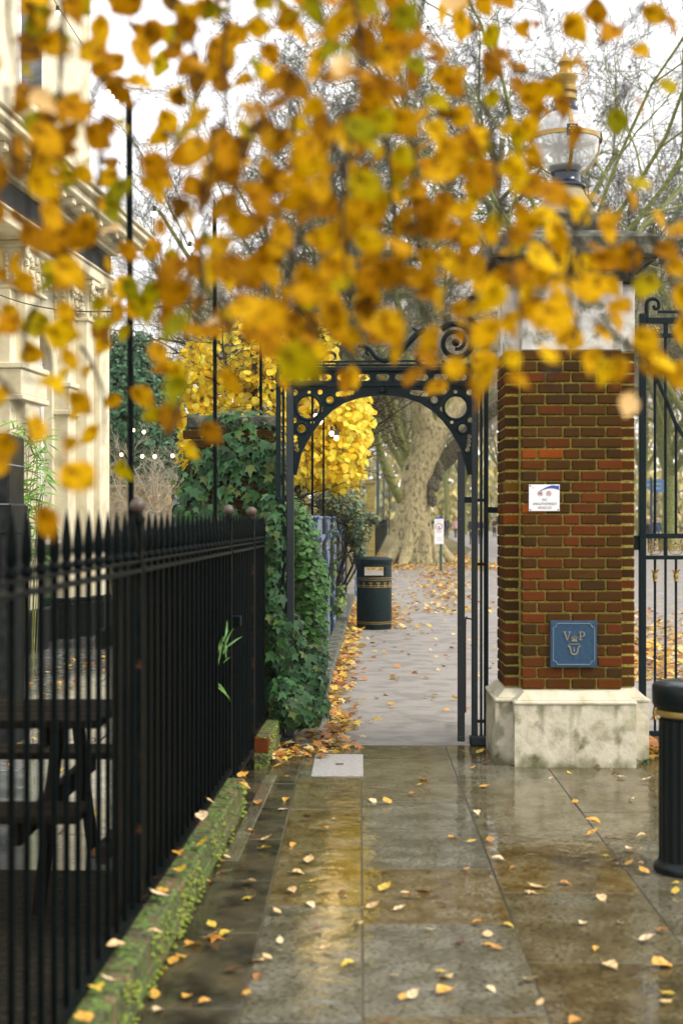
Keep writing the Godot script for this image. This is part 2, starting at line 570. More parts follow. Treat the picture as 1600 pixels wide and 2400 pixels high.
	M.bark_burr = bump(tex_mat(noise_tex(0.03, [lin(0.03, 0.03, 0.018), lin(0.09, 0.08, 0.045), lin(0.20, 0.17, 0.10)], [0.25, 0.55, 0.85], 6, 20.0, 256, 83), 1.0, 0.95), coarse, 3.0)
	M.bark_moss = bump(tex_mat(noise_tex(0.02, [lin(0.09, 0.09, 0.04), lin(0.14, 0.16, 0.04), lin(0.20, 0.23, 0.06), lin(0.24, 0.22, 0.13)], [0.2, 0.45, 0.65, 0.85], 5, 15.0, 512, 85), 0.6, 0.95), coarse, 2.0)
	M.bark_dark = tex_mat(noise_tex(0.03, [lin(0.03, 0.026, 0.018), lin(0.08, 0.07, 0.05)], [0.3, 0.75], 4, 0.0, 256, 86), 2.0, 0.95)
	M.twig = mat(lin(0.060, 0.068, 0.050), 0.9)
	M.twig_pale = mat(lin(0.34, 0.30, 0.23), 0.9)
	M.twig_dark = mat(lin(0.035, 0.028, 0.02), 0.9)
	for q in [M.black, M.slate_blue, M.twig_dark, M.bark_dark]:
		q.metallic_specular = 0.2
	M.black_plinth.metallic_specular = 0.22
	M.black_plinth.roughness = 0.4
	M.wire = mat(lin(0.01, 0.01, 0.011), 0.6)
	# leaves
	M.ivy = []
	for c in [Vector3(0.028, 0.084, 0.030), Vector3(0.038, 0.110, 0.040), Vector3(0.020, 0.058, 0.022), Vector3(0.055, 0.135, 0.055), Vector3(0.07, 0.125, 0.03)]:
		var iv = leaf_mat(lin(c.x, c.y * 1.05, c.z * 0.8), 0.12, 0.5)
		iv.metallic_specular = 0.32
		M.ivy.append(iv)
	M.tinted_leaf = leaf_mat(Color.WHITE, 0.45, 0.55)
	M.tinted_leaf.vertex_color_use_as_albedo = true
	M.tinted_gloss = leaf_mat(Color.WHITE, 0.15, 0.5)
	M.tinted_gloss.metallic_specular = 0.32
	M.tinted_gloss.vertex_color_use_as_albedo = true
	M.tinted_matt = leaf_mat(Color.WHITE, 0.10, 0.7)
	M.tinted_matt.vertex_color_use_as_albedo = true
	M.yellow_leaf = []
	for c in [Vector3(0.92, 0.70, 0.03), Vector3(0.95, 0.78, 0.08), Vector3(0.86, 0.60, 0.02), Vector3(0.86, 0.78, 0.07)]:
		M.yellow_leaf.append(leaf_mat(lin(c.x, c.y, c.z), 0.95, 0.5))
	var blotch = noise_tex(0.012, [Color(0.42, 0.34, 0.25), Color(0.84, 0.80, 0.7), Color(1, 1, 1), Color(1, 1, 0.95)], [0.22, 0.34, 0.46, 0.9], 5, 10.0, 256, 97)
	M.near_leaf = []
	for c in [Vector3(0.56, 0.30, 0.0014), Vector3(0.68, 0.39, 0.002), Vector3(0.47, 0.22, 0.0012), Vector3(0.31, 0.14, 0.001), Vector3(0.44, 0.35, 0.0014), Vector3(0.25, 0.24, 0.002), Vector3(0.80, 0.52, 0.003), Vector3(0.17, 0.078, 0.002)]:
		var m = leaf_mat(lin(c.x, c.y, c.z), 0.9, 0.62)
		m.metallic_specular = 0.18
		m.albedo_texture = blotch
		m.uv1_triplanar = true
		m.uv1_scale = Vector3.ONE * 0.9
		M.near_leaf.append(m)
	# a few pale leaf backs, with sky highlights put into the colour
	var back = leaf_mat(lin(0.66, 0.42, 0.15), 0.6, 0.4)
	M.near_leaf.append(back)
	var speck = noise_tex(0.014, [Color(0.5, 0.42, 0.34), Color(0.92, 0.9, 0.86), Color(1, 1, 1)], [0.2, 0.36, 0.6], 5, 10.0, 256, 98)
	M.fallen = []
	for c in [Vector3(0.70, 0.50, 0.25), Vector3(0.70, 0.38, 0.06), Vector3(0.80, 0.64, 0.40), Vector3(0.68, 0.50, 0.05), Vector3(0.36, 0.15, 0.03), Vector3(0.16, 0.075, 0.03), Vector3(0.50, 0.24, 0.04)]:
		var fl = leaf_mat(lin(c.x, c.y, c.z), 0.25, 0.4)
		fl.albedo_texture = speck
		fl.uv1_triplanar = true
		fl.uv1_scale = Vector3.ONE * 0.8
		M.fallen.append(fl)
	M.grass_blade = leaf_mat(lin(0.07, 0.20, 0.03), 0.3, 0.5)
	M.bamboo = leaf_mat(lin(0.16, 0.34, 0.05), 0.4, 0.5)
	M.bulb = mat(lin(0.9, 0.8, 0.6), 0.3)
	M.bulb.emission_enabled = true
	M.bulb.emission = lin(1.0, 0.78, 0.42)
	M.bulb.emission_energy_multiplier = 2.5

# ---------------------------------------------------------------- the setting

func set_view() -> void:
	var cam := Camera3D.new()
	cam.name = "camera"
	var lens := CameraAttributesPhysical.new()
	lens.frustum_near = 0.1
	lens.frustum_far = 900.0
	lens.frustum_focal_length = 50.0
	lens.frustum_focus_distance = 12.8
	lens.exposure_aperture = 2.5
	cam.attributes = lens
	cam.set_frustum(0.1 * 2400.0 / F, Vector2(0, 0.1 * (HZ - 1200.0) / F), 0.1, 900.0)
	cam.position = Vector3(0, EYE, 0)
	add_child(cam)
	cam.current = true

	var sky := ProceduralSkyMaterial.new()
	sky.sky_top_color = lin(0.80, 0.79, 0.80)
	sky.sky_horizon_color = lin(0.90, 0.89, 0.90)
	sky.sky_curve = 0.25
	sky.ground_bottom_color = lin(0.10, 0.10, 0.09)
	sky.ground_horizon_color = lin(0.35, 0.34, 0.32)
	var env := Environment.new()
	env.background_mode = Environment.BG_SKY
	env.sky = Sky.new()
	env.sky.sky_material = sky
	env.tonemap_mode = Environment.TONE_MAPPER_LINEAR
	env.tonemap_exposure = 2.3
	env.sdfgi_enabled = true
	env.ssao_enabled = true
	env.ssil_enabled = true
	env.fog_enabled = true
	env.fog_light_color = Color(0.93, 0.92, 0.86)
	env.fog_density = 0.0004
	var w := WorldEnvironment.new()
	w.name = "environment"
	w.environment = env
	add_child(w)

	var sun := DirectionalLight3D.new()
	sun.name = "sun"
	sun.light_energy = 0.6
	sun.light_angular_distance = 20.0
	sun.light_color = Color(1.0, 0.96, 0.90)
	sun.shadow_enabled = true
	sun.rotation_degrees = Vector3(-44, 64, 0)
	add_child(sun)


func slab(size: Vector3, bevel := 0.006) -> ArrayMesh:
	var g := Geo.new()
	g.box(Vector3(0, -size.y * 0.5, 0), size, bevel)
	return g.mesh()


const LANE := 0.0125

func build_ground() -> void:
	structure("ground", box_mesh(Vector3(900, 0.5, 900)), M.grass_ground, Transform3D(Basis.IDENTITY, Vector3(0, -0.29, -380)))
	# the tarmac of the park path and the drive behind the big gates
	var g := Geo.new()
	var outline = PackedVector2Array([Vector2(-0.75, 10.06), Vector2(-0.1, 30.0), Vector2(0.75, 46.0), Vector2(0.9, 49.5), Vector2(4.2, 52.0), Vector2(6.8, 74.0), Vector2(9.0, 120.0), Vector2(13.5, 190.0), Vector2(24.0, 190.0), Vector2(20.0, 120.0), Vector2(18.0, 74.0), Vector2(20.0, 58.0), Vector2(26.0, 45.0), Vector2(26.0, 10.06)])
	g.prism(outline, 0.04)
	structure("path", g.mesh(), M.asphalt, Transform3D(Basis(Vector3(1, 0, 0), Vector3(0, 0, -1), Vector3(0, 1, 0)), Vector3(0, -0.044, 0)))
	# the bed under the flagstones
	var pave = structure("pavement", box_mesh(Vector3(14, 0.2, 13.0)), M.joint, Transform3D(Basis.IDENTITY, Vector3(3.4, -0.1055, -3.5)))
	pave.set_meta("label", "wet stone pavement in front of the park gates")
	var cols = [-1.0, -0.384, 0.011, 0.606, 1.21, 1.82, 2.43, 3.04, 3.64]
	var joints = [
		[2.2, 3.0, 3.85, 4.65, 5.50, 6.30, 7.10, 7.90, 8.60, 9.35, 10.05],
		[2.3, 3.05, 3.78, 4.52, 5.20, 5.88, 6.86, 7.84, 8.80, 9.75, 10.05],
		[2.4, 3.1, 3.84, 4.58, 5.61, 6.50, 7.30, 8.05, 8.75, 9.45, 10.05],
		[2.2, 2.9, 3.65, 4.40, 5.13, 6.08, 6.97, 7.80, 8.70, 9.45, 10.05],
		[2.1, 2.9, 3.60, 4.35, 5.25, 6.15, 7.05, 7.75, 8.55, 9.30, 10.05],
		[2.4, 3.2, 4.0, 4.9, 5.7, 6.5, 7.3, 8.1, 8.9, 9.6, 10.05],
		[2.6, 3.5, 4.3, 5.0, 5.9, 6.8, 7.5, 8.3, 9.2, 10.05],
		[2.6, 3.5, 4.3, 5.0, 5.9, 6.8, 7.5, 8.3, 9.2, 10.05],
	]
	var tone = {"1_5": 2, "1_6": 2, "1_4": 1, "2_3": 1, "2_4": 2, "2_2": 4, "2_5": 1, "2_6": 1, "2_7": 0, "2_8": 0, "3_3": 3, "3_2": 3, "3_4": 0, "3_5": 2, "3_6": 0, "3_7": 0, "1_7": 4, "1_3": 1, "1_2": 0}
	for k in cols.size() - 1:
		for j in joints[k].size() - 1:
			var z0 = joints[k][j]
			var z1 = joints[k][j + 1]
			var gap = 0.005
			var x = (cols[k] + cols[k + 1]) * 0.5
			var z = (z0 + z1) * 0.5
			var size = Vector3(cols[k + 1] - cols[k] - gap, 0.05, z1 - z0 - gap)
			var t = tone.get("%d_%d" % [k, j], rng.randi() % 5)
			var m = M.flags[t]
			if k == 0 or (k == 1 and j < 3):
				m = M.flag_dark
			if k == 1 and j == 8:
				m = M.flags[1]
			var tilt = Basis.from_euler(Vector3(rf(-0.0025, 0.0025), -LANE, rf(-0.0025, 0.0025)))
			part("flagstone", slab(size, 0.003), m, pave, Transform3D(tilt, Vector3(x + LANE * z, rf(-0.0015, 0.0015), -z) - pave.position))
	# pale access cover let into the paving before the gate
	var cov = thing("access_cover", "pale square access cover set in the paving before the gate", "access cover", Vector3((792 - 800) / F * 9.25, 0.004, -9.25), -LANE)
	part("lid", slab(Vector3(0.325, 0.02, 0.80), 0.004), M.concrete_pale, cov)
	part("lifting_slot", slab(Vector3(0.05, 0.006, 0.05), 0.001), M.joint, cov, Transform3D(Basis.IDENTITY, Vector3(0.01, 0.004, 0.0)))
	# pale strip of concrete beside the mossy kerb
	structure("pavement_edge", slab(Vector3(0.075, 0.03, 2.2), 0.004), M.flags[1], Transform3D(Basis(Vector3.UP, -0.037), Vector3(-0.48, 0.004, -7.75)))
	structure("added_shade_bed", box_mesh(Vector3(0.95, 0.05, 3.6), 0.02), M.bed_shade, Transform3D(Basis(Vector3.UP, -0.04), Vector3(-1.36, 0.0, -4.6)))  # dark bed added to stand for the shade behind the railings
	# the pub garden behind the railings
	var gard = structure("garden_ground", box_mesh(Vector3(7.0, 0.2, 19.0)), M.joint, Transform3D(Basis.IDENTITY, Vector3(-4.35, -0.118, -13.0)))
	for i in 9:
		for j in 20:
			var x = -1.12 - i * 0.62 + (0.31 if j % 2 else 0.0)
			var z = 4.0 + j * 0.92
			var lim = -0.98 + 0.04 * z
			if x + 0.3 > lim or x < (-0.27 * z - 0.6) or (z > 9.0 and x > -1.2):
				continue
			part("flagstone", slab(Vector3(0.61, 0.04, 0.91), 0.005), M.garden_flag[rng.randi() % 3], gard, Transform3D(Basis(Vector3.UP, 0.0), Vector3(x, rf(-0.004, 0.0), -z) - gard.position))


# ---------------------------------------------------------------- gate pier

const PIER := Vector3(1.505, 0, -9.30)    # centre of the brick front face at the ground

func lettering(text: String, height: float, depth: float, face := "Droid Sans", weight := 400) -> TextMesh:
	var f := SystemFont.new()
	f.font_names = PackedStringArray([face])
	f.font_weight = weight
	var t := TextMesh.new()
	t.text = text
	t.font = f
	t.font_size = 64
	t.pixel_size = height / 46.0
	t.depth = depth
	t.curve_step = 2.0
	return t


func brick_mesh(w: float, h: float, d: float, seed_: int) -> ArrayMesh:
	var r := RandomNumberGenerator.new()
	r.seed = seed_
	var p = []
	for k in 8:
		p.append(Vector3((w if k & 1 else -w) * 0.5 + r.randf_range(-0.002, 0.002), (h if k & 2 else -h) * 0.5 + r.randf_range(-0.0022, 0.0022), (d if k & 4 else -d) * 0.5 + r.randf_range(-0.003, 0.003)))
	var g := Geo.new()
	g.hull(Vector3.ZERO, p, 0.006, Basis.IDENTITY)
	return g.mesh()


func stained_block(g: Geo, at_: Vector3, half: Vector2, y0: float, y1: float, dirt: FastNoiseLite) -> void:
	var tint_at = func(p):
		var n = dirt.get_noise_3d(p.x, p.y * 0.8, p.z)
		var n2 = dirt.get_noise_3d(p.x * 2.3 + 7.0, p.y * 0.35, p.z * 2.3)
		var foot = clampf((0.085 - p.y + n * 0.13) / 0.10, 0.0, 1.0)
		var ledge = clampf((p.y - 0.34 + n2 * 0.12) / 0.09, 0.0, 1.0) * 0.55
		var run = clampf((n2 - 0.22) * 4.0, 0.0, 1.0) * 0.35
		var spots = clampf((n - 0.33) * 7.0, 0.0, 1.0) * 0.6
		var k = clampf(foot * 0.9 + ledge + run + spots, 0.0, 0.92)
		return Color.WHITE.lerp(Color(0.16, 0.175, 0.06), k)
	for f in [[Vector3(1, 0, 0), Vector3(0, 0, 1), half.x, half.y], [Vector3(0, 0, -1), Vector3(1, 0, 0), half.y, half.x], [Vector3(0, 0, 1), Vector3(-1, 0, 0), half.y, half.x]]:
		var u = f[0]
		var n = f[1]
		var nx = int(f[2] * 2 / 0.016)
		var ny = 26
		for i in nx:
			for j in ny:
				var q = []
				for c in [[0, 0], [1, 0], [1, 1], [0, 1]]:
					q.append(at_ + u * lerpf(-f[2], f[2], float(i + c[0]) / nx) + n * f[3] + Vector3.UP * lerpf(y0, y1, float(j + c[1]) / ny))
				for tr in [[0, 1, 2], [0, 2, 3]]:
					var before = g.v.size()
					g.tri(q[tr[0]], q[tr[1]], q[tr[2]], n)
					for m in range(before, g.v.size()):
						g.c[m] = tint_at.call(g.v[m])
	g.tint = Color.WHITE
	g.quad(at_ + Vector3(-half.x, y1, -half.y), at_ + Vector3(half.x, y1, -half.y), at_ + Vector3(half.x, y1, half.y), at_ + Vector3(-half.x, y1, half.y), Vector3.UP)
	g.quad(at_ + Vector3(-half.x, y0, -half.y), at_ + Vector3(half.x, y0, -half.y), at_ + Vector3(half.x, y1, -half.y), at_ + Vector3(-half.x, y1, -half.y), Vector3(0, 0, -1))


func build_pier() -> void:
	var t = thing("gate_pier", "tall red brick gate pier with a pale stone base and dark cap", "gate pier", PIER, -LANE)
	var course = 0.0716
	var y0 = 0.485
	var rows = 31
	# mortar core, recessed behind the bricks
	var g := Geo.new()
	g.box(Vector3(0, y0 + rows * course * 0.5, -0.22), Vector3(0.64, rows * course, 0.42))
	g.box(Vector3(0, y0 + rows * course * 0.5 - 0.001, -0.345), Vector3(0.844, rows * course - 0.002, 0.456))
	part("mortar", g.mesh(), M.mortar, t)
	var cache = {}
	var pick = func(w):
		var key = "%.3f_%d" % [w, rng.randi() % 3]
		if not cache.has(key):
			cache[key] = brick_mesh(w, course - 0.0105, 0.09, hash(key))
		return cache[key]
	var tones = [0, 0, 0, 0, 1, 1, 1, 1, 2, 2, 2, 3, 3, 5, 5, 6, 6, 6, 0]
	var low_tones = [1, 1, 1, 3, 0, 6, 1, 3, 5, 0, 2]
	var high_tones = [0, 2, 6, 2, 0, 5, 6, 6, 1]
	var special = {"21_0": 4, "6_0": 3, "21_1": 4, "16_0": 4, "14_2": 3, "12_0": 3, "10_0": 3, "9_2": 3, "8_0": 3, "6_4": 7, "5_4": 3, "20_3": 3, "18_3": 3, "28_0": 3}
	for j in rows:
		var y = y0 + (j + 0.5) * course
		var widths = [0.157, 0.166, 0.169, 0.168] if j % 2 == 0 else [0.104, 0.168, 0.112, 0.168, 0.108]
		var x = -0.33
		for i in widths.size():
			var w = widths[i]
			var mix_ = low_tones if rng.randf() > j / 24.0 else high_tones
			var tone = special.get("%d_%d" % [j, i], mix_[rng.randi() % mix_.size()])
			part("brick", pick.call(w - 0.011), M.bricks[tone], t, Transform3D(Basis.from_euler(Vector3(0, rf(-0.008, 0.008), rf(-0.006, 0.006))), Vector3(x + w * 0.5, y + rf(-0.001, 0.001), -0.041 + rf(-0.0025, 0.0025))))
			x += w
		# corner strips set back from the panel
		for s in [-1, 1]:
			var tone2 = 4 if (j == 15 and s < 0) else (7 if (j == 18 and s < 0) else tones[rng.randi() % tones.size()])
			part("brick", pick.call(0.098), M.bricks[tone2], t, Transform3D(Basis.IDENTITY, Vector3(s * 0.381, y, -0.158 + rf(-0.002, 0.002))))
	# the side that faces the small gate
	var side := Geo.new()
	for j in rows:
		var y = y0 + (j + 0.5) * course
		var z = -0.215
		var lens_ = [0.10, 0.165, 0.09] if j % 2 == 0 else [0.165, 0.10, 0.09]
		for l in lens_:
			part("brick", pick.call(l - 0.010), M.bricks[[0, 2, 6, 2, 0, 1][rng.randi() % 6]], t, Transform3D(Basis(Vector3.UP, PI / 2), Vector3(-0.387, y, z - l * 0.5)))
			side.box(Vector3(0.387, y, z - l * 0.5), Vector3(0.09, course - 0.011, l - 0.01), 0.005)
			z -= l
	var rest = part("brickwork", side.mesh(), M.bricks[0], t)
	rest.set_meta("kind", "stuff")
	# stone base: body and projecting panel, each with a moulded top; algae has crept up from the foot and down from the ledge
	var dirt := FastNoiseLite.new()
	dirt.seed = 12
	dirt.frequency = 5.0
	dirt.fractal_octaves = 4
	for e in [[0.50, 0.30, -0.34, "plinth"], [0.39, 0.10, 0.0, "plinth_panel"]]:
		var w = e[0]
		var d = e[1] + 0.05
		var zc = e[2]
		var b := Geo.new()
		b.colored = true
		stained_block(b, Vector3(0, 0, zc), Vector2(w, d), -0.02, 0.40, dirt)
		part(e[3], b.mesh(), M.limestone_stained, t)
		var mo := Geo.new()
		mo.box(Vector3(0, 0.413, zc), Vector3(w * 2 + 0.012, 0.028, d * 2 + 0.012), 0.009)
		mo.frustum(Vector3(0, 0.427, zc), Vector2(w - 0.012, d - 0.014), Vector2(w - 0.068, d - 0.06), 0.055, 0.004)
		part("moulding", mo.mesh(), M.limestone, t)
	# stone frieze and cap
	var f := Geo.new()
	f.box(Vector3(0, 2.93, -0.22), Vector3(0.66, 0.455, 0.44), 0.006)
	f.box(Vector3(0, 2.929, -0.335), Vector3(0.86, 0.452, 0.45), 0.006)
	part("frieze", f.mesh(), M.limestone_grey, t)
	var cap := Geo.new()
	cap.box(Vector3(0, 3.185, -0.22), Vector3(0.72, 0.05, 0.56), 0.01)
	cap.box(Vector3(0, 3.184, -0.335), Vector3(0.92, 0.046, 0.57), 0.01)
	cap.frustum(Vector3(0, 3.21, -0.28), Vector2(0.40, 0.30), Vector2(0.50, 0.42), 0.075, 0.006)
	cap.box(Vector3(0, 3.355, -0.28), Vector3(1.10, 0.14, 0.94), 0.015)
	cap.frustum(Vector3(0, 3.425, -0.28), Vector2(0.53, 0.45), Vector2(0.30, 0.30), 0.06, 0.004)
	part("cap", cap.mesh(), M.limestone_dark, t)
	var up := Geo.new()
	up.box(Vector3(0, 3.545, -0.28), Vector3(0.54, 0.13, 0.54), 0.012)
	part("cap_block", up.mesh(), M.limestone_dark, t)

	# notice
	var s = thing("notice", "small white notice on the brick pier reading no unauthorised vehicles", "sign", PIER + Vector3(-0.183, 1.737, 0.0095), -LANE)
	part("plate", box_mesh(Vector3(0.200, 0.174, 0.006), 0.002), M.white_paint, s)
	var blue := Geo.new()
	var band = PackedVector2Array()
	for i in 9:
		var u = i / 8.0
		band.append(Vector2(-0.042 + 0.138 * u, 0.040 + 0.046 * sin(minf(u * 1.9, 1.55)) - 0.016 * maxf(0, u - 0.75) * 4.0 * 0.6))
	for i in 9:
		var u = 1.0 - i / 8.0
		band.append(Vector2(-0.045 + 0.141 * u, 0.037 + 0.030 * sin(u * 2.4) - 0.004 * u))
	blue.prism(band, 0.0012, Transform3D(Basis.IDENTITY, Vector3(0, -0.002, 0.0032)))
	part("blue_swoosh", blue.mesh(), mat(lin(0.02, 0.06, 0.30), 0.4), s)
	var ink = mat(lin(0.03, 0.03, 0.035), 0.5)
	var red = mat(lin(0.45, 0.05, 0.04), 0.5)
	for l in [["NO", -0.012, 0.0155], ["UNAUTHORISED", -0.039, 0.0155], ["VEHICLES", -0.065, 0.0155]]:
		part("lettering", lettering(l[0], l[2], 0.001), ink, s, Transform3D(Basis.IDENTITY, Vector3(0.003, l[1], 0.0036)))
	for k in 2:
		var c = Vector3(-0.026 + 0.056 * k, 0.029, 0.0036)
		var ring := Geo.new()
		var pts = []
		var rr = []
		for i in 21:
			pts.append(c + Vector3(cos(TAU * i / 20.0), sin(TAU * i / 20.0), 0) * 0.0155)
			rr.append(0.0017)
		ring.tube(pts, rr, 4, false)
		ring.tube([c + Vector3(-0.011, 0.011, 0.0006), c + Vector3(0.011, -0.011, 0.0006)], [0.0011, 0.0011], 4)
		part("prohibition_ring", ring.mesh(), red, s)
		var veh := Geo.new()
		if k == 0:
			veh.box(c + Vector3(0, -0.001, 0), Vector3(0.018, 0.006, 0.001))
			veh.box(c + Vector3(0.001, 0.004, 0), Vector3(0.010, 0.005, 0.001))
		else:
			veh.box(c + Vector3(0, 0.001, 0), Vector3(0.012, 0.004, 0.001))
			veh.box(c + Vector3(0.0, 0.006, 0), Vector3(0.004, 0.006, 0.001))
		for w in [-1, 1]:
			veh.lathe([Vector2(0, 0.0), Vector2(0.003, 0.0), Vector2(0.003, 0.001), Vector2(0, 0.001)], 8, Vector3.ZERO)
			veh.box(c + Vector3(w * 0.006, -0.005, 0), Vector3(0.005, 0.004, 0.001))
		part("vehicle_symbol", veh.mesh(), ink, s)
	var logo := Geo.new()
	logo.prism(PackedVector2Array([Vector2(-0.084, 0.064), Vector2(-0.072, 0.062), Vector2(-0.066, 0.070), Vector2(-0.074, 0.067)]), 0.001, Transform3D(Basis.IDENTITY, Vector3(0, 0, 0.0032)))
	part("emblem", logo.mesh(), mat(lin(0.10, 0.30, 0.45), 0.4), s)
	for k in 4:
		var sc := Geo.new()
		sc.lathe([Vector2(0.005, 0), Vector2(0.004, 0.002), Vector2(0, 0.0025)], 8)
		part("screw", sc.mesh(), M.gate_paint, s, Transform3D(Basis(Vector3.RIGHT, PI / 2), Vector3(0.09 if k & 1 else -0.09, 0.078 if k & 2 else -0.078, 0.003)))

	# cast plaque
	var p = thing("plaque", "square blue cast plaque low on the brick pier with raised letters and emblem", "plaque", PIER + Vector3(0.007, 0.783, 0.017), -LANE)
	var pl = tex_mat(noise_tex(0.03, [lin(0.005, 0.034, 0.080), lin(0.009, 0.050, 0.108), lin(0.02, 0.06, 0.10)], [0.25, 0.6, 0.9], 5, 10.0, 256, 90), 4.0, 0.38)
	part("plate", box_mesh(Vector3(0.304, 0.304, 0.020), 0.004), pl, p)
	var edge = mat(lin(0.10, 0.15, 0.18), 0.4)
	var br := Geo.new()
	var o = 0.134
	var n_ = 0.026
	var path = []
	for q in 4:
		var sgn = [Vector2(1, 1), Vector2(1, -1), Vector2(-1, -1), Vector2(-1, 1)][q]
		var centre = Vector2(o, o) * sgn
		for i in 7:
			var a0 = [PI, PI / 2, 0.0, -PI / 2][q]
			var a = a0 + (PI / 2) * i / 6.0
			path.append(Vector3(centre.x + cos(a) * n_, centre.y + sin(a) * n_, 0.011))
	path.append(path[0])
	var seq = []
	var rad = []
	for q in 4:
		var seg = path.slice(q * 7, q * 7 + 7)
		seq.append_array(seg)
	seq.append(seq[0])
	for i in seq.size():
		rad.append(0.0042)
	# order each corner so that the outline runs round without crossing
	var round_ = []
	for q in 4:
		var seg = seq.slice(q * 7, q * 7 + 7)
		if round_.size() > 0 and round_[-1].distance_to(seg[0]) > round_[-1].distance_to(seg[6]):
			seg.reverse()
		elif round_.size() == 0:
			# end the first corner on its lower side
			if seg[6].y > seg[0].y:
				seg.reverse()
		round_.append_array(seg)
	round_.append(round_[0])
	br.tube(round_, rad, 5, false)
	part("border", br.mesh(), edge, p)
	var cast = mat(lin(0.20, 0.19, 0.14), 0.4)
	for l in [["V", -0.043], ["P", 0.053]]:
		part("letter", lettering(l[0], 0.056, 0.008, "Droid Serif"), cast, p, Transform3D(Basis.IDENTITY, Vector3(l[1], 0.053, 0.012)))
	var cr := Geo.new()
	cr.box(Vector3(0.004, 0.021, 0.012), Vector3(0.038, 0.008, 0.008), 0.002)
	for i in 5:
		var a = (i - 2) * 0.42
		cr.tube([Vector3(0.004 + sin(a) * 0.012, 0.025, 0.012), Vector3(0.004 + sin(a) * 0.026, 0.025 + cos(a) * 0.022, 0.013)], [0.004, 0.002], 5)
		cr.ball(Vector3(0.004 + sin(a) * 0.028, 0.026 + cos(a) * 0.025, 0.013), 0.0042, 6)
	part("crown_emblem", cr.mesh(), cast, p)
	part("bar", box_mesh(Vector3(0.072, 0.0035, 0.006), 0.001, Vector3(0.003, 0.0, 0.012)), cast, p)
	var u := Geo.new()
	var up_ = []
	var ur = []
	up_.append(Vector3(-0.040, -0.014, 0.012)); up_.append(Vector3(-0.030, -0.014, 0.012)); up_.append(Vector3(-0.023, -0.030, 0.012))
	for i in 9:
		var a = PI + PI * i / 8.0
		up_.append(Vector3(0.002 + cos(a) * 0.022, -0.046 + sin(a) * 0.022, 0.012))
	up_.append(Vector3(0.027, -0.030, 0.012)); up_.append(Vector3(0.034, -0.014, 0.012)); up_.append(Vector3(0.044, -0.014, 0.012))
	for i in up_.size():
		ur.append(0.0052)
	u.tube(up_, ur, 6)
	u.tube([Vector3(0.002, -0.020, 0.012), Vector3(0.002, -0.048, 0.012)], [0.002, 0.006], 6)
	part("u_emblem", u.mesh(), cast, p)


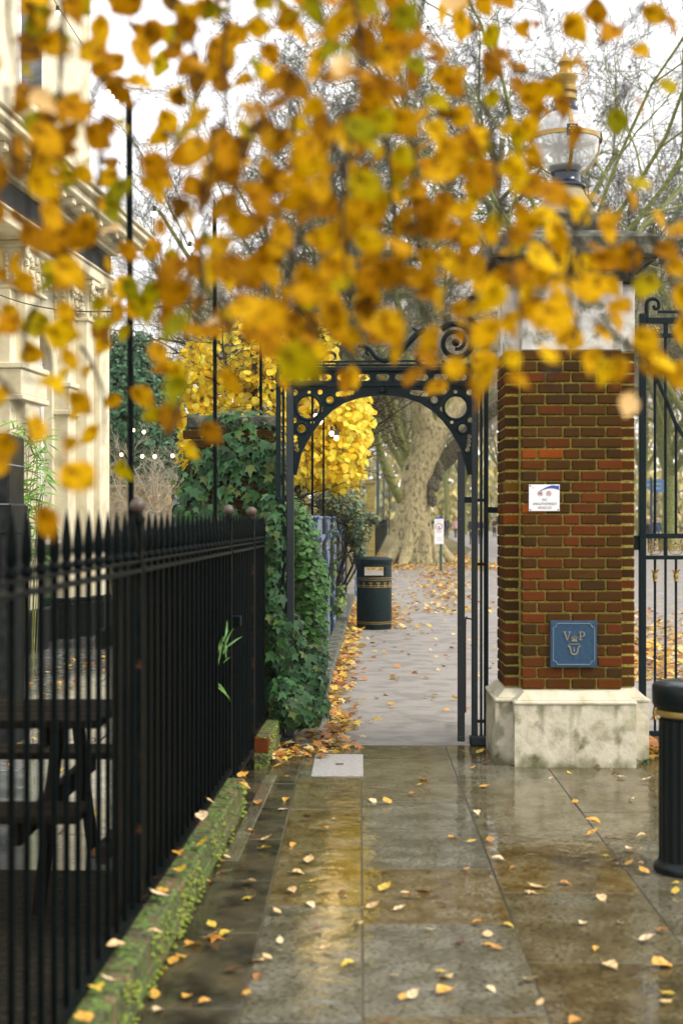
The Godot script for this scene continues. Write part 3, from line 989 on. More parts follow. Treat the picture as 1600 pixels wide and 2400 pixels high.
func build_lamp() -> void:
	var t = thing("globe_lamp", "old globe lamp with gilt bands and crown on top of the brick pier", "lamp", PIER + Vector3(0.0, 3.61, -0.28))
	var b := Geo.new()
	b.lathe([Vector2(0.235, 0.0), Vector2(0.232, 0.03), Vector2(0.20, 0.055), Vector2(0.17, 0.11), Vector2(0.13, 0.17), Vector2(0.113, 0.205), Vector2(0.11, 0.225)], 32)
	part("stone_base", b.mesh(), M.limestone_worn, t)
	var c := Geo.new()
	c.lathe([Vector2(0.135, 0.22), Vector2(0.135, 0.235), Vector2(0.112, 0.245), Vector2(0.10, 0.27), Vector2(0.098, 0.325), Vector2(0.112, 0.345), Vector2(0.112, 0.36), Vector2(0.06, 0.362)], 32)
	part("collar", c.mesh(), M.navy, t)
	var gy = 0.52
	var gl := Geo.new()
	var prof = []
	for i in 21:
		var a = -PI / 2 + 0.42 + (PI - 0.75) * i / 20.0
		prof.append(Vector2(0.226 * cos(a) * (1.0 if a > 0 else 1.0 - 0.10 * sin(-a)), 0.226 * sin(a)))
	gl.lathe(prof, 40, Vector3(0, gy, 0))
	var glass := mat(Color(0.82, 0.83, 0.84, 0.36), 0.12)
	glass.transparency = BaseMaterial3D.TRANSPARENCY_ALPHA
	part("globe", gl.mesh(), glass, t)
	var band := Geo.new()
	band.lathe([Vector2(0.226, -0.002), Vector2(0.234, 0.0), Vector2(0.232, 0.030), Vector2(0.224, 0.032)], 40, Vector3(0, gy + 0.015, 0))
	part("band", band.mesh(), M.gold, t)
	for k in 4:
		var a0 = k * PI / 2 + 0.04
		var rib := Geo.new()
		var lo = []
		var hi = []
		for i in 13:
			var a = -PI / 2 + 0.45 + (PI - 0.85) * i / 12.0
			lo.append(Vector3(sin(a0) * cos(a), sin(a), cos(a0) * cos(a)) * 0.232 + Vector3(0, gy, 0))
		for i in 12:
			var f = (lo[i] + lo[i + 1]) * 0.5 - Vector3(0, gy, 0)
			bar(rib, lo[i], lo[i + 1], 0.026, 0.008, f.normalized())
		part("rib", rib.mesh(), M.gold, t)
		var ros := Geo.new()
		ros.box(Vector3(0, 0, 0), Vector3(0.074, 0.074, 0.010), 0.003)
		part("boss_plate", ros.mesh(), M.navy, t, Transform3D(Basis(Vector3.UP, a0), Vector3(sin(a0) * 0.236, gy + 0.031, cos(a0) * 0.236)))
		var fl := Geo.new()
		for i in 6:
			var a = TAU * i / 6.0
			fl.ball(Vector3(cos(a) * 0.019, sin(a) * 0.019, 0.006), 0.0105, 8)
		fl.ball(Vector3(0, 0, 0.010), 0.010, 8)
		part("rosette", fl.mesh(), M.gold, t, Transform3D(Basis(Vector3.UP, a0), Vector3(sin(a0) * 0.238, gy + 0.031, cos(a0) * 0.238)))
	var crown := Geo.new()
	crown.lathe([Vector2(0.088, 0.725), Vector2(0.088, 0.755), Vector2(0.072, 0.765), Vector2(0.068, 0.80)], 28)
	part("crown_neck", crown.mesh(), M.navy, t)
	var top := Geo.new()
	top.lathe([Vector2(0.068, 0.80), Vector2(0.080, 0.81), Vector2(0.080, 0.825), Vector2(0.066, 0.835), Vector2(0.064, 0.855), Vector2(0.082, 0.865), Vector2(0.082, 0.885), Vector2(0.066, 0.90), Vector2(0.070, 0.93), Vector2(0.086, 0.955), Vector2(0.086, 0.97), Vector2(0.05, 0.985), Vector2(0.035, 1.03), Vector2(0.05, 1.06), Vector2(0.035, 1.09), Vector2(0.012, 1.11), Vector2(0.0, 1.16)], 28)
	part("gilt_crown", top.mesh(), M.gold, t)

# ---------------------------------------------------------------- railings of the pub garden

func rail_at(z: float, y := 0.0, off := 0.0) -> Vector3:
	return Vector3(-0.936 + 0.04 * z + off, y, -z)


func railing_post(t: Node3D, z: float, base := 0.0) -> void:
	var g := Geo.new()
	g.box(rail_at(z, (base + 1.60) * 0.5) - t.position, Vector3(0.036, 1.60 - base, 0.036), 0.003, Basis(Vector3.UP, -0.04))
	g.lathe([Vector2(0.026, 1.585), Vector2(0.028, 1.60), Vector2(0.020, 1.615), Vector2(0.012, 1.622)], 16, rail_at(z) - t.position)
	var p = part("post", g.mesh(), M.iron_rust, t)
	var b := Geo.new()
	b.ball(Vector3.ZERO, 0.029, 18)
	part("ball_finial", b.mesh(), M.ball, p, Transform3D(Basis.IDENTITY, rail_at(z, 1.648) - t.position))


func railing_panel(called: String, label: String, z0: float, z1: float, post_at: float, lift := 0.205) -> Node3D:
	var t = thing(called, label, "railing" if called == "iron_railing" else "gate", rail_at((z0 + z1) * 0.5))
	var o = t.position
	var turn = Basis(Vector3.UP, -0.04)
	for e in [[1.415, 0.042, 0.014, "top_rail"], [1.448, 0.030, 0.010, "cap_rail"], [lift + 0.012, 0.05, 0.016, "bottom_rail"]]:
		var g := Geo.new()
		g.box(rail_at((z0 + z1) * 0.5, e[0]) - o, Vector3(e[1], e[2], z1 - z0), 0.002, turn)
		part(e[3], g.mesh(), M.iron if e[3] != "bottom_rail" else M.iron_rust, t)
	var b := Geo.new()
	b.lathe([Vector2(0.0095, lift), Vector2(0.0095, 1.455)], 10)
	var bm = b.mesh()
	var s := Geo.new()
	s.lathe([Vector2(0.010, 1.452), Vector2(0.019, 1.462), Vector2(0.019, 1.474), Vector2(0.012, 1.482), Vector2(0.0165, 1.505), Vector2(0.0145, 1.54), Vector2(0.008, 1.59), Vector2(0.0, 1.632)], 10)
	var sm = s.mesh()
	var n = int(round((z1 - z0) / 0.144))
	for i in n:
		var z = z0 + (i + 0.5) * (z1 - z0) / n
		var p = part("bar", bm, M.iron, t, Transform3D(Basis.IDENTITY, rail_at(z) - o))
		part("spear_head", sm, M.iron, p)
	railing_post(t, post_at, 0.0 if called != "iron_railing" else lift - 0.03)
	return t


func build_railings() -> void:
	railing_panel("iron_railing", "nearest stretch of black spear-topped railing, at the lower left", 2.37, 5.09, 5.11)
	railing_panel("iron_railing", "black spear-topped railing on the mossy kerb, in front of the dark board screen", 5.13, 7.83, 7.85)
	var gate = railing_panel("garden_gate", "narrow black iron garden gate at the end of the mossy kerb", 7.90, 9.04, 9.06, 0.12)
	var l := Geo.new()
	l.box(rail_at(8.06, 1.02, 0.02) - gate.position, Vector3(0.05, 0.06, 0.10), 0.006)
	part("latch", l.mesh(), M.iron, gate)
	railing_panel("iron_railing", "short stretch of black railing between the garden gate and the ivy", 9.10, 9.95, 9.12)
	# low kerbs of brick on edge under the railings
	var wide = box_mesh(Vector3(0.103, 0.10, 0.062), 0.007)
	var long_ = box_mesh(Vector3(0.100, 0.062, 0.212), 0.007)
	for e in [["mossy kerb of old bricks under the long railing", 3.1, 7.72], ["short brick kerb with a red brick end beside the ivy", 9.1, 10.0]]:
		var t = thing("brick_kerb", e[0], "kerb", rail_at((e[1] + e[2]) * 0.5, 0.0, 0.055))
		var turn = Basis(Vector3.UP, -0.04)
		var n = int((e[2] - e[1]) / 0.0725)
		for i in n:
			var z = e[1] + (i + 0.5) * (e[2] - e[1]) / n
			var m = M.moss_bricks[rng.randi() % 4]
			if i == 0 and e[1] > 8.0:
				m = M.bricks[3]
			part("brick", wide, m, t, Transform3D(turn * Basis.from_euler(Vector3(rf(-0.04, 0.04), rf(-0.02, 0.02), rf(-0.03, 0.03))), rail_at(z, 0.148 + rf(-0.004, 0.004), 0.055 + rf(-0.003, 0.003)) - t.position))
		var n2 = int((e[2] - e[1]) / 0.222)
		for i in n2:
			var z = e[1] + (i + 0.5) * (e[2] - e[1]) / n2
			part("brick", long_, M.moss_bricks[rng.randi() % 4], t, Transform3D(turn, rail_at(z, 0.062, 0.056 + rf(-0.003, 0.003)) - t.position))
		var g := Geo.new()
		g.box(rail_at((e[1] + e[2]) * 0.5, 0.085, 0.045) - t.position, Vector3(0.088, 0.17, e[2] - e[1] - 0.02), 0.0, turn)
		part("mortar", g.mesh(), M.moss, t)
		# cushions of moss over the outer face
		var cushions = []
		var tints = []
		for i in int((e[2] - e[1]) * 190):
			var z = rf(e[1], e[2])
			var y = rf(0.0, 0.19)
			var top = rng.randf() < 0.35
			if M.dirt.get_noise_2d(z * 1.6, y * 2.5 + (3.0 if top else 0.0)) < (0.10 if top else -0.05):
				continue
			var p = rail_at(z, 0.196 if top else y, 0.055 + (rf(-0.03, 0.05) if top else 0.052)) - t.position
			var s = rf(0.006, 0.016)
			cushions.append(Transform3D(Basis.from_euler(Vector3(rf(0, 3), rf(0, 3), 0)).scaled(Vector3(s, s * 0.6, s * 1.2)), p))
			var k = rf(0.6, 1.3)
			tints.append(Color(0.13 * k, 0.17 * k, 0.014 * k) if not top else Color(0.07 * k, 0.13 * k, 0.02 * k))
		var ball := Geo.new()
		ball.ball(Vector3.ZERO, 1.0, 8)
		many("moss", ball.mesh(), M.tinted_matt, t, cushions, tints)
	# dark close boards behind the railings
	for e in [["tall screen of dark boards standing close behind the long railing", 5.28, 7.86], ["narrow dark board screen behind the short railing by the ivy", 9.05, 10.15]]:
		var t = thing("board_screen", e[0], "fence", rail_at((e[1] + e[2]) * 0.5, 0.0, -0.13))
		var z = e[1]
		while z < e[2] - 0.02:
			var w = rf(0.135, 0.15)
			var h = 1.545 + rf(-0.015, 0.02)
			var g := Geo.new()
			var half = w * 0.5 - 0.004
			g.prism(PackedVector2Array([Vector2(-half, 0.02), Vector2(half, 0.02), Vector2(half, h - 0.07), Vector2(half * 0.55, h - 0.02), Vector2(0, h), Vector2(-half * 0.55, h - 0.02), Vector2(-half, h - 0.07)]), 0.018)
			part("board", g.mesh(), M.dark_wood[rng.randi() % 3], t, Transform3D(Basis(Vector3.UP, PI / 2 - 0.04 + rf(-0.02, 0.02)), rail_at(z + w * 0.5, 0, -0.13 + rf(-0.004, 0.004)) - t.position))
			z += w
		for y in [0.35, 1.15]:
			var g := Geo.new()
			g.box(rail_at((e[1] + e[2]) * 0.5, y, -0.17) - t.position, Vector3(0.04, 0.07, e[2] - e[1]), 0.003, Basis(Vector3.UP, -0.04))
			part("batten", g.mesh(), M.dark_wood[0], t)


func build_poles() -> void:
	var spots = [[303, 312, 5.11, 3.10, "tall thin black pole nearest the camera, rising from the long railing"], [503, 506, 7.85, 3.32, "tall thin black pole beside the garden gate, carrying the wire"], [611, 613, 10.75, 3.15, "tall thin black pole rising in front of the ivy pier"],
		[732, 732, 13.6, 3.4, "thin black pole seen through the arch, nearest of three on the blue fence"], [758, 758, 16.4, 3.4, "thin black pole seen through the arch, middle one on the blue fence"], [794, 794, 22.5, 3.4, "thin black pole seen through the arch, farthest on the blue fence"]]
	for s in spots:
		var foot = at(s[1], HZ, s[2])
		var head = at(s[0], HZ, s[2])
		var t = thing("light_pole", s[4], "pole", Vector3(foot.x, 0, foot.z))
		part("shaft", rod(Vector3(0, 0.02, 0), Vector3(head.x - foot.x, s[3], 0), 0.0115, 8), M.iron, t)
		var h := Geo.new()
		h.tube([Vector3(head.x - foot.x, s[3], 0), Vector3(head.x - foot.x, s[3] + 0.02, 0.01), Vector3(head.x - foot.x, s[3] + 0.03, 0.05)], [0.006, 0.006, 0.005], 6)
		part("hook", h.mesh(), M.iron, t)


func cable(called: String, label: String, a: Vector3, b: Vector3, sag: float, bulbs: Array, r := 0.006) -> void:
	var t = thing(called, label, "string lights" if bulbs.size() > 0 else "cable", a)
	var pts = []
	var rr = []
	for i in 17:
		var u = i / 16.0
		pts.append((b - a) * u + Vector3.DOWN * sag * 4.0 * u * (1.0 - u))
		rr.append(r)
	var g := Geo.new()
	g.tube(pts, rr, 5)
	part("cable", g.mesh(), M.wire, t)
	for u in bulbs:
		var p = (b - a) * u + Vector3.DOWN * (sag * 4.0 * u * (1.0 - u))
		var s := Geo.new()
		s.lathe([Vector2(0.016, -0.005), Vector2(0.018, -0.05), Vector2(0.012, -0.055)], 8)
		part("socket", s.mesh(), M.wire, t, Transform3D(Basis.IDENTITY, p))
		var k := Geo.new()
		k.ball(Vector3(0, -0.078, 0), 0.026, 12, 1.15)
		var lamp = part("bulb", k.mesh(), M.bulb, t, Transform3D(Basis.IDENTITY, p))
		var o := OmniLight3D.new()
		o.light_color = Color(1.0, 0.84, 0.58)
		o.light_energy = 0.03
		o.light_size = 0.03
		o.omni_range = 12.0
		o.omni_attenuation = 2.0
		o.shadow_enabled = true
		o.position = Vector3(0, -0.078, 0)
		put(o, "glow", lamp)


func build_cables() -> void:
	cable("garden_cable", "thin black wire strung from the pole by the garden gate to the pub wall", at(505, 698, 7.85), at(-20, 682, 15.2), 0.14, [])
	cable("string_lights", "string of warm bulbs high by the pub corner, above the wire", at(120, -12, 13.5), at(300, 260, 14.5), 0.02, [0.08, 0.74, 0.79, 0.84], 0.004)
	cable("string_lights", "string of bulbs hanging in the sky between pub and yellow tree", at(300, 420, 13.0), at(520, 640, 14.0), 0.0, [0.27, 0.645, 0.84], 0.003)
	cable("string_lights", "string of bulbs glowing inside the yellow tree, seen through the arch", at(700, 905, 13.2), at(800, 1020, 15.5), 0.03, [0.36, 0.46, 0.74, 0.86], 0.004)
	cable("string_lights", "upper string of bulbs across the dark shrubs beside the pub", at(258, 985, 22.0), at(440, 1012, 20.0), 0.02, [0.32, 0.46], 0.004)
	cable("string_lights", "lower string of bulbs across the dark shrubs beside the pub", at(258, 1050, 22.0), at(440, 1052, 20.0), 0.04, [0.16, 0.44, 0.60, 0.82], 0.004)


# ---------------------------------------------------------------- the gates

const GZ := 10.05

func gp(x: float, y: float) -> Vector2:
	return Vector2((x - 895.0) / F * GZ, EYE - (y - HZ) / F * GZ)


func g3(x: float, y: float, z := 0.0) -> Vector3:
	var p = gp(x, y)
	return Vector3(p.x, p.y, z)


func curl(g: Geo, pts: Array, r0: float, r1: float, sides := 8) -> void:
	var smooth_ = []
	for i in pts.size() - 1:
		var a = pts[maxi(i - 1, 0)]
		var b = pts[i]
		var c = pts[i + 1]
		var d = pts[mini(i + 2, pts.size() - 1)]
		for k in 4:
			smooth_.append(b.cubic_interpolate(c, a, d, k / 4.0))
	smooth_.append(pts[-1])
	var rad = []
	for i in smooth_.size():
		rad.append(lerpf(r0, r1, float(i) / (smooth_.size() - 1)))
	g.tube(smooth_, rad, sides)


func spiral(c: Vector3, r0: float, r1: float, a0: float, turns: float) -> Array:
	var out = []
	var n = int(absf(turns) * 10) + 2
	for i in n + 1:
		var u = float(i) / n
		var a = a0 + turns * TAU * u
		var r = lerpf(r0, r1, u)
		out.append(c + Vector3(cos(a) * r, sin(a) * r, 0))
	return out


func build_small_gate() -> void:
	var origin = Vector3((895 - 800) / F * GZ, 0, -GZ)
	var t = thing("arched_gateway", "black iron archway over the footpath with pierced corner brackets and scrolls", "gateway", origin, -LANE)
	# posts each side
	for e in [[680.0, 0.052, "post"], [664.0, 0.018, "bar"], [652.0, 0.034, "post"], [1111.0, 0.042, "post"], [1126.5, 0.018, "bar"], [1138.0, 0.032, "post"]]:
		var p = gp(e[0], 1750)
		var g := Geo.new()
		g.box(Vector3(p.x, (0.0 + 2.56) * 0.5, 0), Vector3(e[1], 2.56, e[1]), 0.004)
		part(e[2], g.mesh(), M.gate_worn if e[1] > 0.04 else M.gate_paint, t)
	for s in [[652.0, 680.0], [1111.0, 1138.0]]:
		for y in [1172.0, 1322.0, 1690.0, 1728.0]:
			var a = gp(s[0] - 3, y)
			var b = gp(s[1] + 3, y)
			var g := Geo.new()
			g.box(Vector3((a.x + b.x) * 0.5, a.y, 0), Vector3(b.x - a.x, 0.022, 0.026), 0.004)
			part("collar", g.mesh(), M.gate_paint, t)
	var foot := Geo.new()
	for x in [667.0, 1124.0]:
		foot = Geo.new()
		foot.box(Vector3(gp(x, 0).x, 0.035, 0), Vector3(0.15, 0.07, 0.09), 0.012)
		part("foot", foot.mesh(), M.gate_worn, t)
	# tie to the brick pier
	var tie := Geo.new()
	bar(tie, g3(1138, 1195), g3(1182, 1196), 0.042, 0.02)
	part("wall_tie", tie.mesh(), M.gate_paint, t)
	# beam with pierced frieze
	for e in [[866.0, 0.030, 0.085, "beam_top"], [902.0, 0.026, 0.075, "beam_bottom"], [856.0, 0.012, 0.05, "beam_moulding"]]:
		var a = gp(648, e[0])
		var b = gp(1144, e[0])
		part(e[3], box_mesh(Vector3(b.x - a.x, e[1], e[2]), 0.004, Vector3((a.x + b.x) * 0.5, a.y, 0)), M.gate_paint, t)
	var low := Geo.new()
	bar(low, g3(668, 849), g3(1000, 846), 0.014, 0.02)
	part("scroll_rail", low.mesh(), M.gate_paint, t)
	var web := CSGBox3D.new()
	web.size = Vector3(gp(1144, 0).x - gp(648, 0).x, 0.10, 0.028)
	web.material = M.gate_paint
	put(web, "pierced_frieze", t)
	web.position = g3(896, 884)
	for k in 11:
		var x = 648.0 + 45.1 * (k + 0.5)
		var cut := CSGBox3D.new()
		cut.size = Vector3(0.050, 0.046, 0.2)
		cut.operation = CSGShape3D.OPERATION_SUBTRACTION
		put(cut, "opening", web)
		cut.position = g3(x, 885) - web.position
		for s in [-1, 1]:
			var c := CSGCylinder3D.new()
			c.radius = 0.023
			c.height = 0.2
			c.sides = 16
			c.operation = CSGShape3D.OPERATION_SUBTRACTION
			put(c, "opening", web)
			c.transform = Transform3D(Basis(Vector3.RIGHT, PI / 2), g3(x, 885) - web.position + Vector3(s * 0.025, 0, 0))
		var r := Geo.new()
		r.ball(g3(x, 885), 0.013, 10)
		for i in 6:
			var a = TAU * i / 6.0
			r.ball(g3(x, 885) + Vector3(cos(a) * 0.014, sin(a) * 0.014, -0.003), 0.0085, 6)
		part("frieze_rosette", r.mesh(), M.gold, t)
	for k in 12:
		part("frieze_rib", box_mesh(Vector3(0.018, 0.07, 0.04), 0.004, g3(648.0 + 45.1 * k, 884)), M.gate_paint, t)
	var boss := Geo.new()
	boss.ball(g3(895.5, 917.5, 0.028), 0.024, 16)
	boss.box(g3(895.5, 917, 0.0), Vector3(0.07, 0.045, 0.05), 0.006)
	part("boss", boss.mesh(), M.gate_paint, t)
	# pierced brackets, cut from one plate each
	for s in [1.0, -1.0]:
		var fx = func(x): return 895.0 + s * (x - 895.0)
		var outline := PackedVector2Array()
		for q in [[896, 907], [1119, 907], [1119, 1112], [1097, 1113], [1086, 1062], [1073, 1036], [1057, 1008], [1037, 982], [1012, 958], [985, 941], [950, 929], [920, 924.5], [896, 923.5]]:
			outline.append(gp(fx.call(q[0]), q[1]))
		var poly := CSGPolygon3D.new()
		poly.polygon = outline
		poly.depth = 0.026
		poly.material = M.gate_paint
		put(poly, "bracket", t)
		poly.position = Vector3(0, 0, 0.013)
		for h in [[1067, 955, 27], [1083, 1004, 11], [1017, 937, 10.5], [1040, 919, 6], [1099, 920, 7], [1036, 959, 6], [1058, 990, 4], [1101, 985, 6.5], [1066, 919, 4], [1098, 1024, 5.0], [1097, 1034, 5.0], [1096, 1044, 5.0], [1094, 1054, 5.0], [965, 920, 5.5], [973, 921, 6.5], [981, 922, 7], [990, 923, 7], [998, 924, 6]]:
			var c := CSGCylinder3D.new()
			c.radius = h[2] / F * GZ
			c.height = 0.2
			c.sides = 28 if h[2] > 9 else 14
			c.operation = CSGShape3D.OPERATION_SUBTRACTION
			var q = gp(fx.call(h[0]), h[1])
			c.transform = Transform3D(Basis(Vector3.RIGHT, PI / 2), Vector3(q.x, q.y, 0))
			put(c, "opening", poly)
		for h in [[1067, 955, 29], [1083, 1004, 13], [1017, 937, 12]]:
			var rg := Geo.new()
			var pts = []
			var rr = []
			for i in 33:
				var a = TAU * i / 32.0
				pts.append(g3(fx.call(h[0]) , h[1], 0.008) + Vector3(cos(a), sin(a), 0) * h[2] / F * GZ)
				rr.append(0.0115)
			rg.tube(pts, rr, 8, false)
			part("bracket_ring", rg.mesh(), M.gate_paint, t)
		var rim := Geo.new()
		var rp = []
		for q in [[896, 925], [920, 926], [950, 930.5], [985, 942.5], [1012, 959.5], [1037, 983.5], [1057, 1009.5], [1073, 1037], [1086, 1063], [1097, 1112]]:
			rp.append(g3(fx.call(q[0]), q[1], 0.0))
		for i in rp.size() - 1:
			bar(rim, rp[i], rp[i + 1] + (rp[i + 1] - rp[i]) * 0.04, 0.014, 0.05)
		part("arch_rib", rim.mesh(), M.gate_paint, t)
	# scrollwork over the beam, heavier on the side of the pier
	var scroll := Geo.new()
	curl(scroll, [g3(700, 851), g3(730, 850), g3(752, 840), g3(770, 826), g3(783, 829), g3(786, 838)], 0.018, 0.010)
	part("scroll", scroll.mesh(), M.gate_paint, t)
	scroll = Geo.new()
	curl(scroll, [g3(838, 812), g3(850, 810), g3(866, 818), g3(880, 836), g3(898, 845), g3(918, 840), g3(940, 822), g3(960, 800), g3(978, 782), g3(996, 772)], 0.014, 0.026)
	curl(scroll, [g3(960, 800), g3(950, 803), g3(936, 808)], 0.016, 0.005)
	curl(scroll, [g3(984, 778), g3(974, 774), g3(966, 768)], 0.018, 0.004)
	curl(scroll, [g3(862, 816), g3(858, 826), g3(866, 834)], 0.012, 0.006)
	part("leaf_scroll", scroll.mesh(), M.gate_paint, t)
	scroll = Geo.new()
	curl(scroll, spiral(g3(1067, 803), 0.140, 0.045, 2.4, -1.65), 0.024, 0.013)
	scroll.ball(g3(1067, 803), 0.030, 10)
	part("great_spiral", scroll.mesh(), M.gate_paint, t)
	scroll = Geo.new()
	curl(scroll, [g3(1020, 838), g3(1008, 856), g3(990, 858), g3(978, 846), g3(982, 832), g3(994, 832), g3(998, 842)], 0.018, 0.014)
	part("small_spiral", scroll.mesh(), M.gate_paint, t)
	scroll = Geo.new()
	curl(scroll, [g3(1035, 846), g3(1060, 860), g3(1090, 858), g3(1117, 848), g3(1134, 822), g3(1140, 796), g3(1133, 774)], 0.012, 0.030)
	curl(scroll, [g3(1136, 785), g3(1124, 782), g3(1116, 788)], 0.022, 0.006)
	part("tail_scroll", scroll.mesh(), M.gate_paint, t)
	scroll = Geo.new()
	curl(scroll, [g3(1125, 772), g3(1104, 752), g3(1094, 728), g3(1096, 706), g3(1110, 699), g3(1122, 706), g3(1120, 718), g3(1111, 718)], 0.020, 0.018)
	part("top_curl", scroll.mesh(), M.gate_paint, t)

	# the leaf of the gate, swung open along the path and seen on its edge
	var hinge = at(1080, HZ, 10.10)
	var leaf = thing("open_gate_leaf", "black iron gate leaf swung open, seen edge-on in the archway", "gate", Vector3(hinge.x, 0, hinge.z), -0.084)
	for z in [0.0, -1.08]:
		part("stile", box_mesh(Vector3(0.052, 2.06, 0.045), 0.004, Vector3(0, 1.05, z)), M.gate_worn, leaf)
	for y in [0.10, 0.22, 1.13, 1.72, 1.98]:
		part("rail", box_mesh(Vector3(0.020, 0.03, 1.04), 0.003, Vector3(0, y, -0.54)), M.gate_paint, leaf)
	for i in 7:
		part("bar", rod(Vector3(0, 0.1, -0.13 - 0.137 * i), Vector3(0, 1.98, -0.13 - 0.137 * i), 0.009), M.gate_paint, leaf)
	var lk := Geo.new()
	lk.box(Vector3(0.055, 1.735, 0.0), Vector3(0.085, 0.042, 0.04), 0.006)
	part("hinge_strap", lk.mesh(), M.gate_paint, leaf)
	var bolt := Geo.new()
	curl(bolt, [Vector3(0.075, 0.885, -0.03), Vector3(0.045, 0.89, -0.03), Vector3(0.031, 0.87, -0.03), Vector3(0.030, 0.50, -0.03), Vector3(0.030, 0.22, -0.03)], 0.006, 0.006, 6)
	part("rusty_bolt", bolt.mesh(), mat(lin(0.12, 0.025, 0.015), 0.7), leaf)


const VZ := 9.86

func v3(x: float, y: float, z := 0.0) -> Vector3:
	return Vector3((x - 1504.0) / F * VZ, EYE - (y - HZ) / F * VZ, z)


func build_drive_gate() -> void:
	var t = thing("drive_gate", "tall dark iron drive gate with gilt flowers and tulips, right of the brick pier", "gate", Vector3((1504 - 800) / F * VZ, 0, -VZ), -LANE)
	var w = 1.82
	for x in [0.0, w]:
		part("stile", box_mesh(Vector3(0.047, 2.98, 0.047), 0.004, Vector3(x, 1.53, 0)), M.gate_paint, t)
	for e in [[752.0, 0.042, 0.04], [787.0, 0.030, 0.035], [1256.0, 0.034, 0.04], [1306.5, 0.028, 0.04], [1719.0, 0.036, 0.04]]:
		part("rail", box_mesh(Vector3(w - 0.05, e[1], e[2]), 0.003, Vector3(w * 0.5, v3(0, e[0]).y, 0)), M.gate_paint, t)
	var sc := Geo.new()
	curl(sc, [v3(1515, 748), v3(1514, 722), v3(1517, 705), v3(1529, 700), v3(1541, 706), v3(1542, 720), v3(1534, 724), v3(1530, 716)], 0.016, 0.012)
	part("scroll", sc.mesh(), M.gate_paint, t)
	var hb := Geo.new()
	bar(hb, v3(1540, 731), v3(1504, 731) + Vector3(w, 0, 0), 0.02, 0.02)
	part("crest_rail", hb.mesh(), M.gate_paint, t)
	var n = 24
	var step = 0.0725
	# sweeping brace, and where it crosses each bar
	var brace = [[1514, 791], [1523, 838], [1533, 878], [1557, 931], [1581, 991], [1605, 1031], [1650, 1095], [1720, 1165], [1830, 1222], [1960, 1250]]
	var bg := Geo.new()
	var pts = []
	for b in brace:
		pts.append(v3(b[0], b[1]))
	for i in pts.size() - 1:
		bar(bg, pts[i], pts[i + 1] + (pts[i + 1] - pts[i]).normalized() * 0.006, 0.022, 0.03)
	part("brace", bg.mesh(), M.gate_paint, t)
	var tulip := Geo.new()
	tulip.lathe([Vector2(0.013, -0.052), Vector2(0.016, -0.046), Vector2(0.012, -0.040), Vector2(0.016, -0.030), Vector2(0.018, -0.012), Vector2(0.013, 0.010), Vector2(0.011, 0.018)], 14)
	for i in 4:
		var a = TAU * i / 4.0
		var d = Vector3(cos(a), 0, sin(a))
		tulip.tube([d * 0.010 + Vector3(0, 0.008, 0), d * 0.017 + Vector3(0, 0.022, 0), d * 0.029 + Vector3(0, 0.032, 0)], [0.0085, 0.007, 0.002], 6)
	var tm = tulip.mesh()
	var flower := Geo.new()
	for i in 6:
		var a = TAU * i / 6.0
		flower.ball(Vector3(cos(a) * 0.017, sin(a) * 0.017, 0), 0.0105, 8)
	flower.ball(Vector3(0, 0, 0.006), 0.012, 8)
	var fm = flower.mesh()
	var panel := Geo.new()
	for s in [-1, 1]:
		curl(panel, spiral(Vector3(s * 0.020, -0.006, 0), 0.026, 0.006, PI / 2 + s * 0.4, s * -1.5), 0.0048, 0.003, 5)
		curl(panel, [Vector3(s * 0.044, 0.050, 0), Vector3(s * 0.030, 0.036, 0), Vector3(s * 0.044, 0.018, 0), Vector3(s * 0.046, -0.02, 0), Vector3(s * 0.030, -0.046, 0), Vector3(0, -0.050, 0)], 0.005, 0.004, 5)
	panel.ball(Vector3(0, 0.030, 0.002), 0.012, 8)
	var pm = panel.mesh()
	for i in n:
		var x = 0.0875 + step * i
		var px = 1504.0 + x / VZ * F
		var tall = i % 2 == 1
		var top_y = v3(0, 787).y
		if not tall:
			for k in brace.size() - 1:
				if px >= brace[k][0] and px <= brace[k + 1][0]:
					top_y = v3(0, lerpf(brace[k][1], brace[k + 1][1], (px - brace[k][0]) / (brace[k + 1][0] - brace[k][0]))).y
			if px > 1960:
				top_y = v3(0, 1256).y
		if top_y > v3(0, 1250).y:
			part("bar", rod(Vector3(x, v3(0, 1256).y, 0), Vector3(x, top_y, 0), 0.0105), M.gate_paint, t)
		part("bar", rod(Vector3(x, v3(0, 1719).y, 0), Vector3(x, v3(0, 1306).y, 0), 0.0095), M.gate_paint, t)
		if tall:
			part("divider", box_mesh(Vector3(0.024, 0.15, 0.03), 0.003, Vector3(x, v3(0, 1281).y, 0)), M.gate_paint, t)
			part("divider", box_mesh(Vector3(0.030, 0.09, 0.03), 0.003, Vector3(x, v3(0, 770).y, 0)), M.gate_paint, t)
		else:
			part("tulip", tm, M.gold, t, Transform3D(Basis.IDENTITY, Vector3(x, v3(0, 1345).y, 0)))
			part("tulip", tm, M.gold, t, Transform3D(Basis(Vector3.RIGHT, PI), Vector3(x, v3(0, 1676).y, 0)))
			part("flower", fm, M.gold, t, Transform3D(Basis.IDENTITY, Vector3(x + 0.004, v3(0, 771).y, 0.004)))
			part("gilt_scroll", pm, M.gold, t, Transform3D(Basis.IDENTITY, Vector3(x, v3(0, 1282).y, 0.0)))
	part("hanging_pin", box_mesh(Vector3(0.10, 0.10, 0.03), 0.006, Vector3(-0.06, v3(0, 1272).y, -0.01)), M.gate_paint, t)


# ---------------------------------------------------------------- street furniture

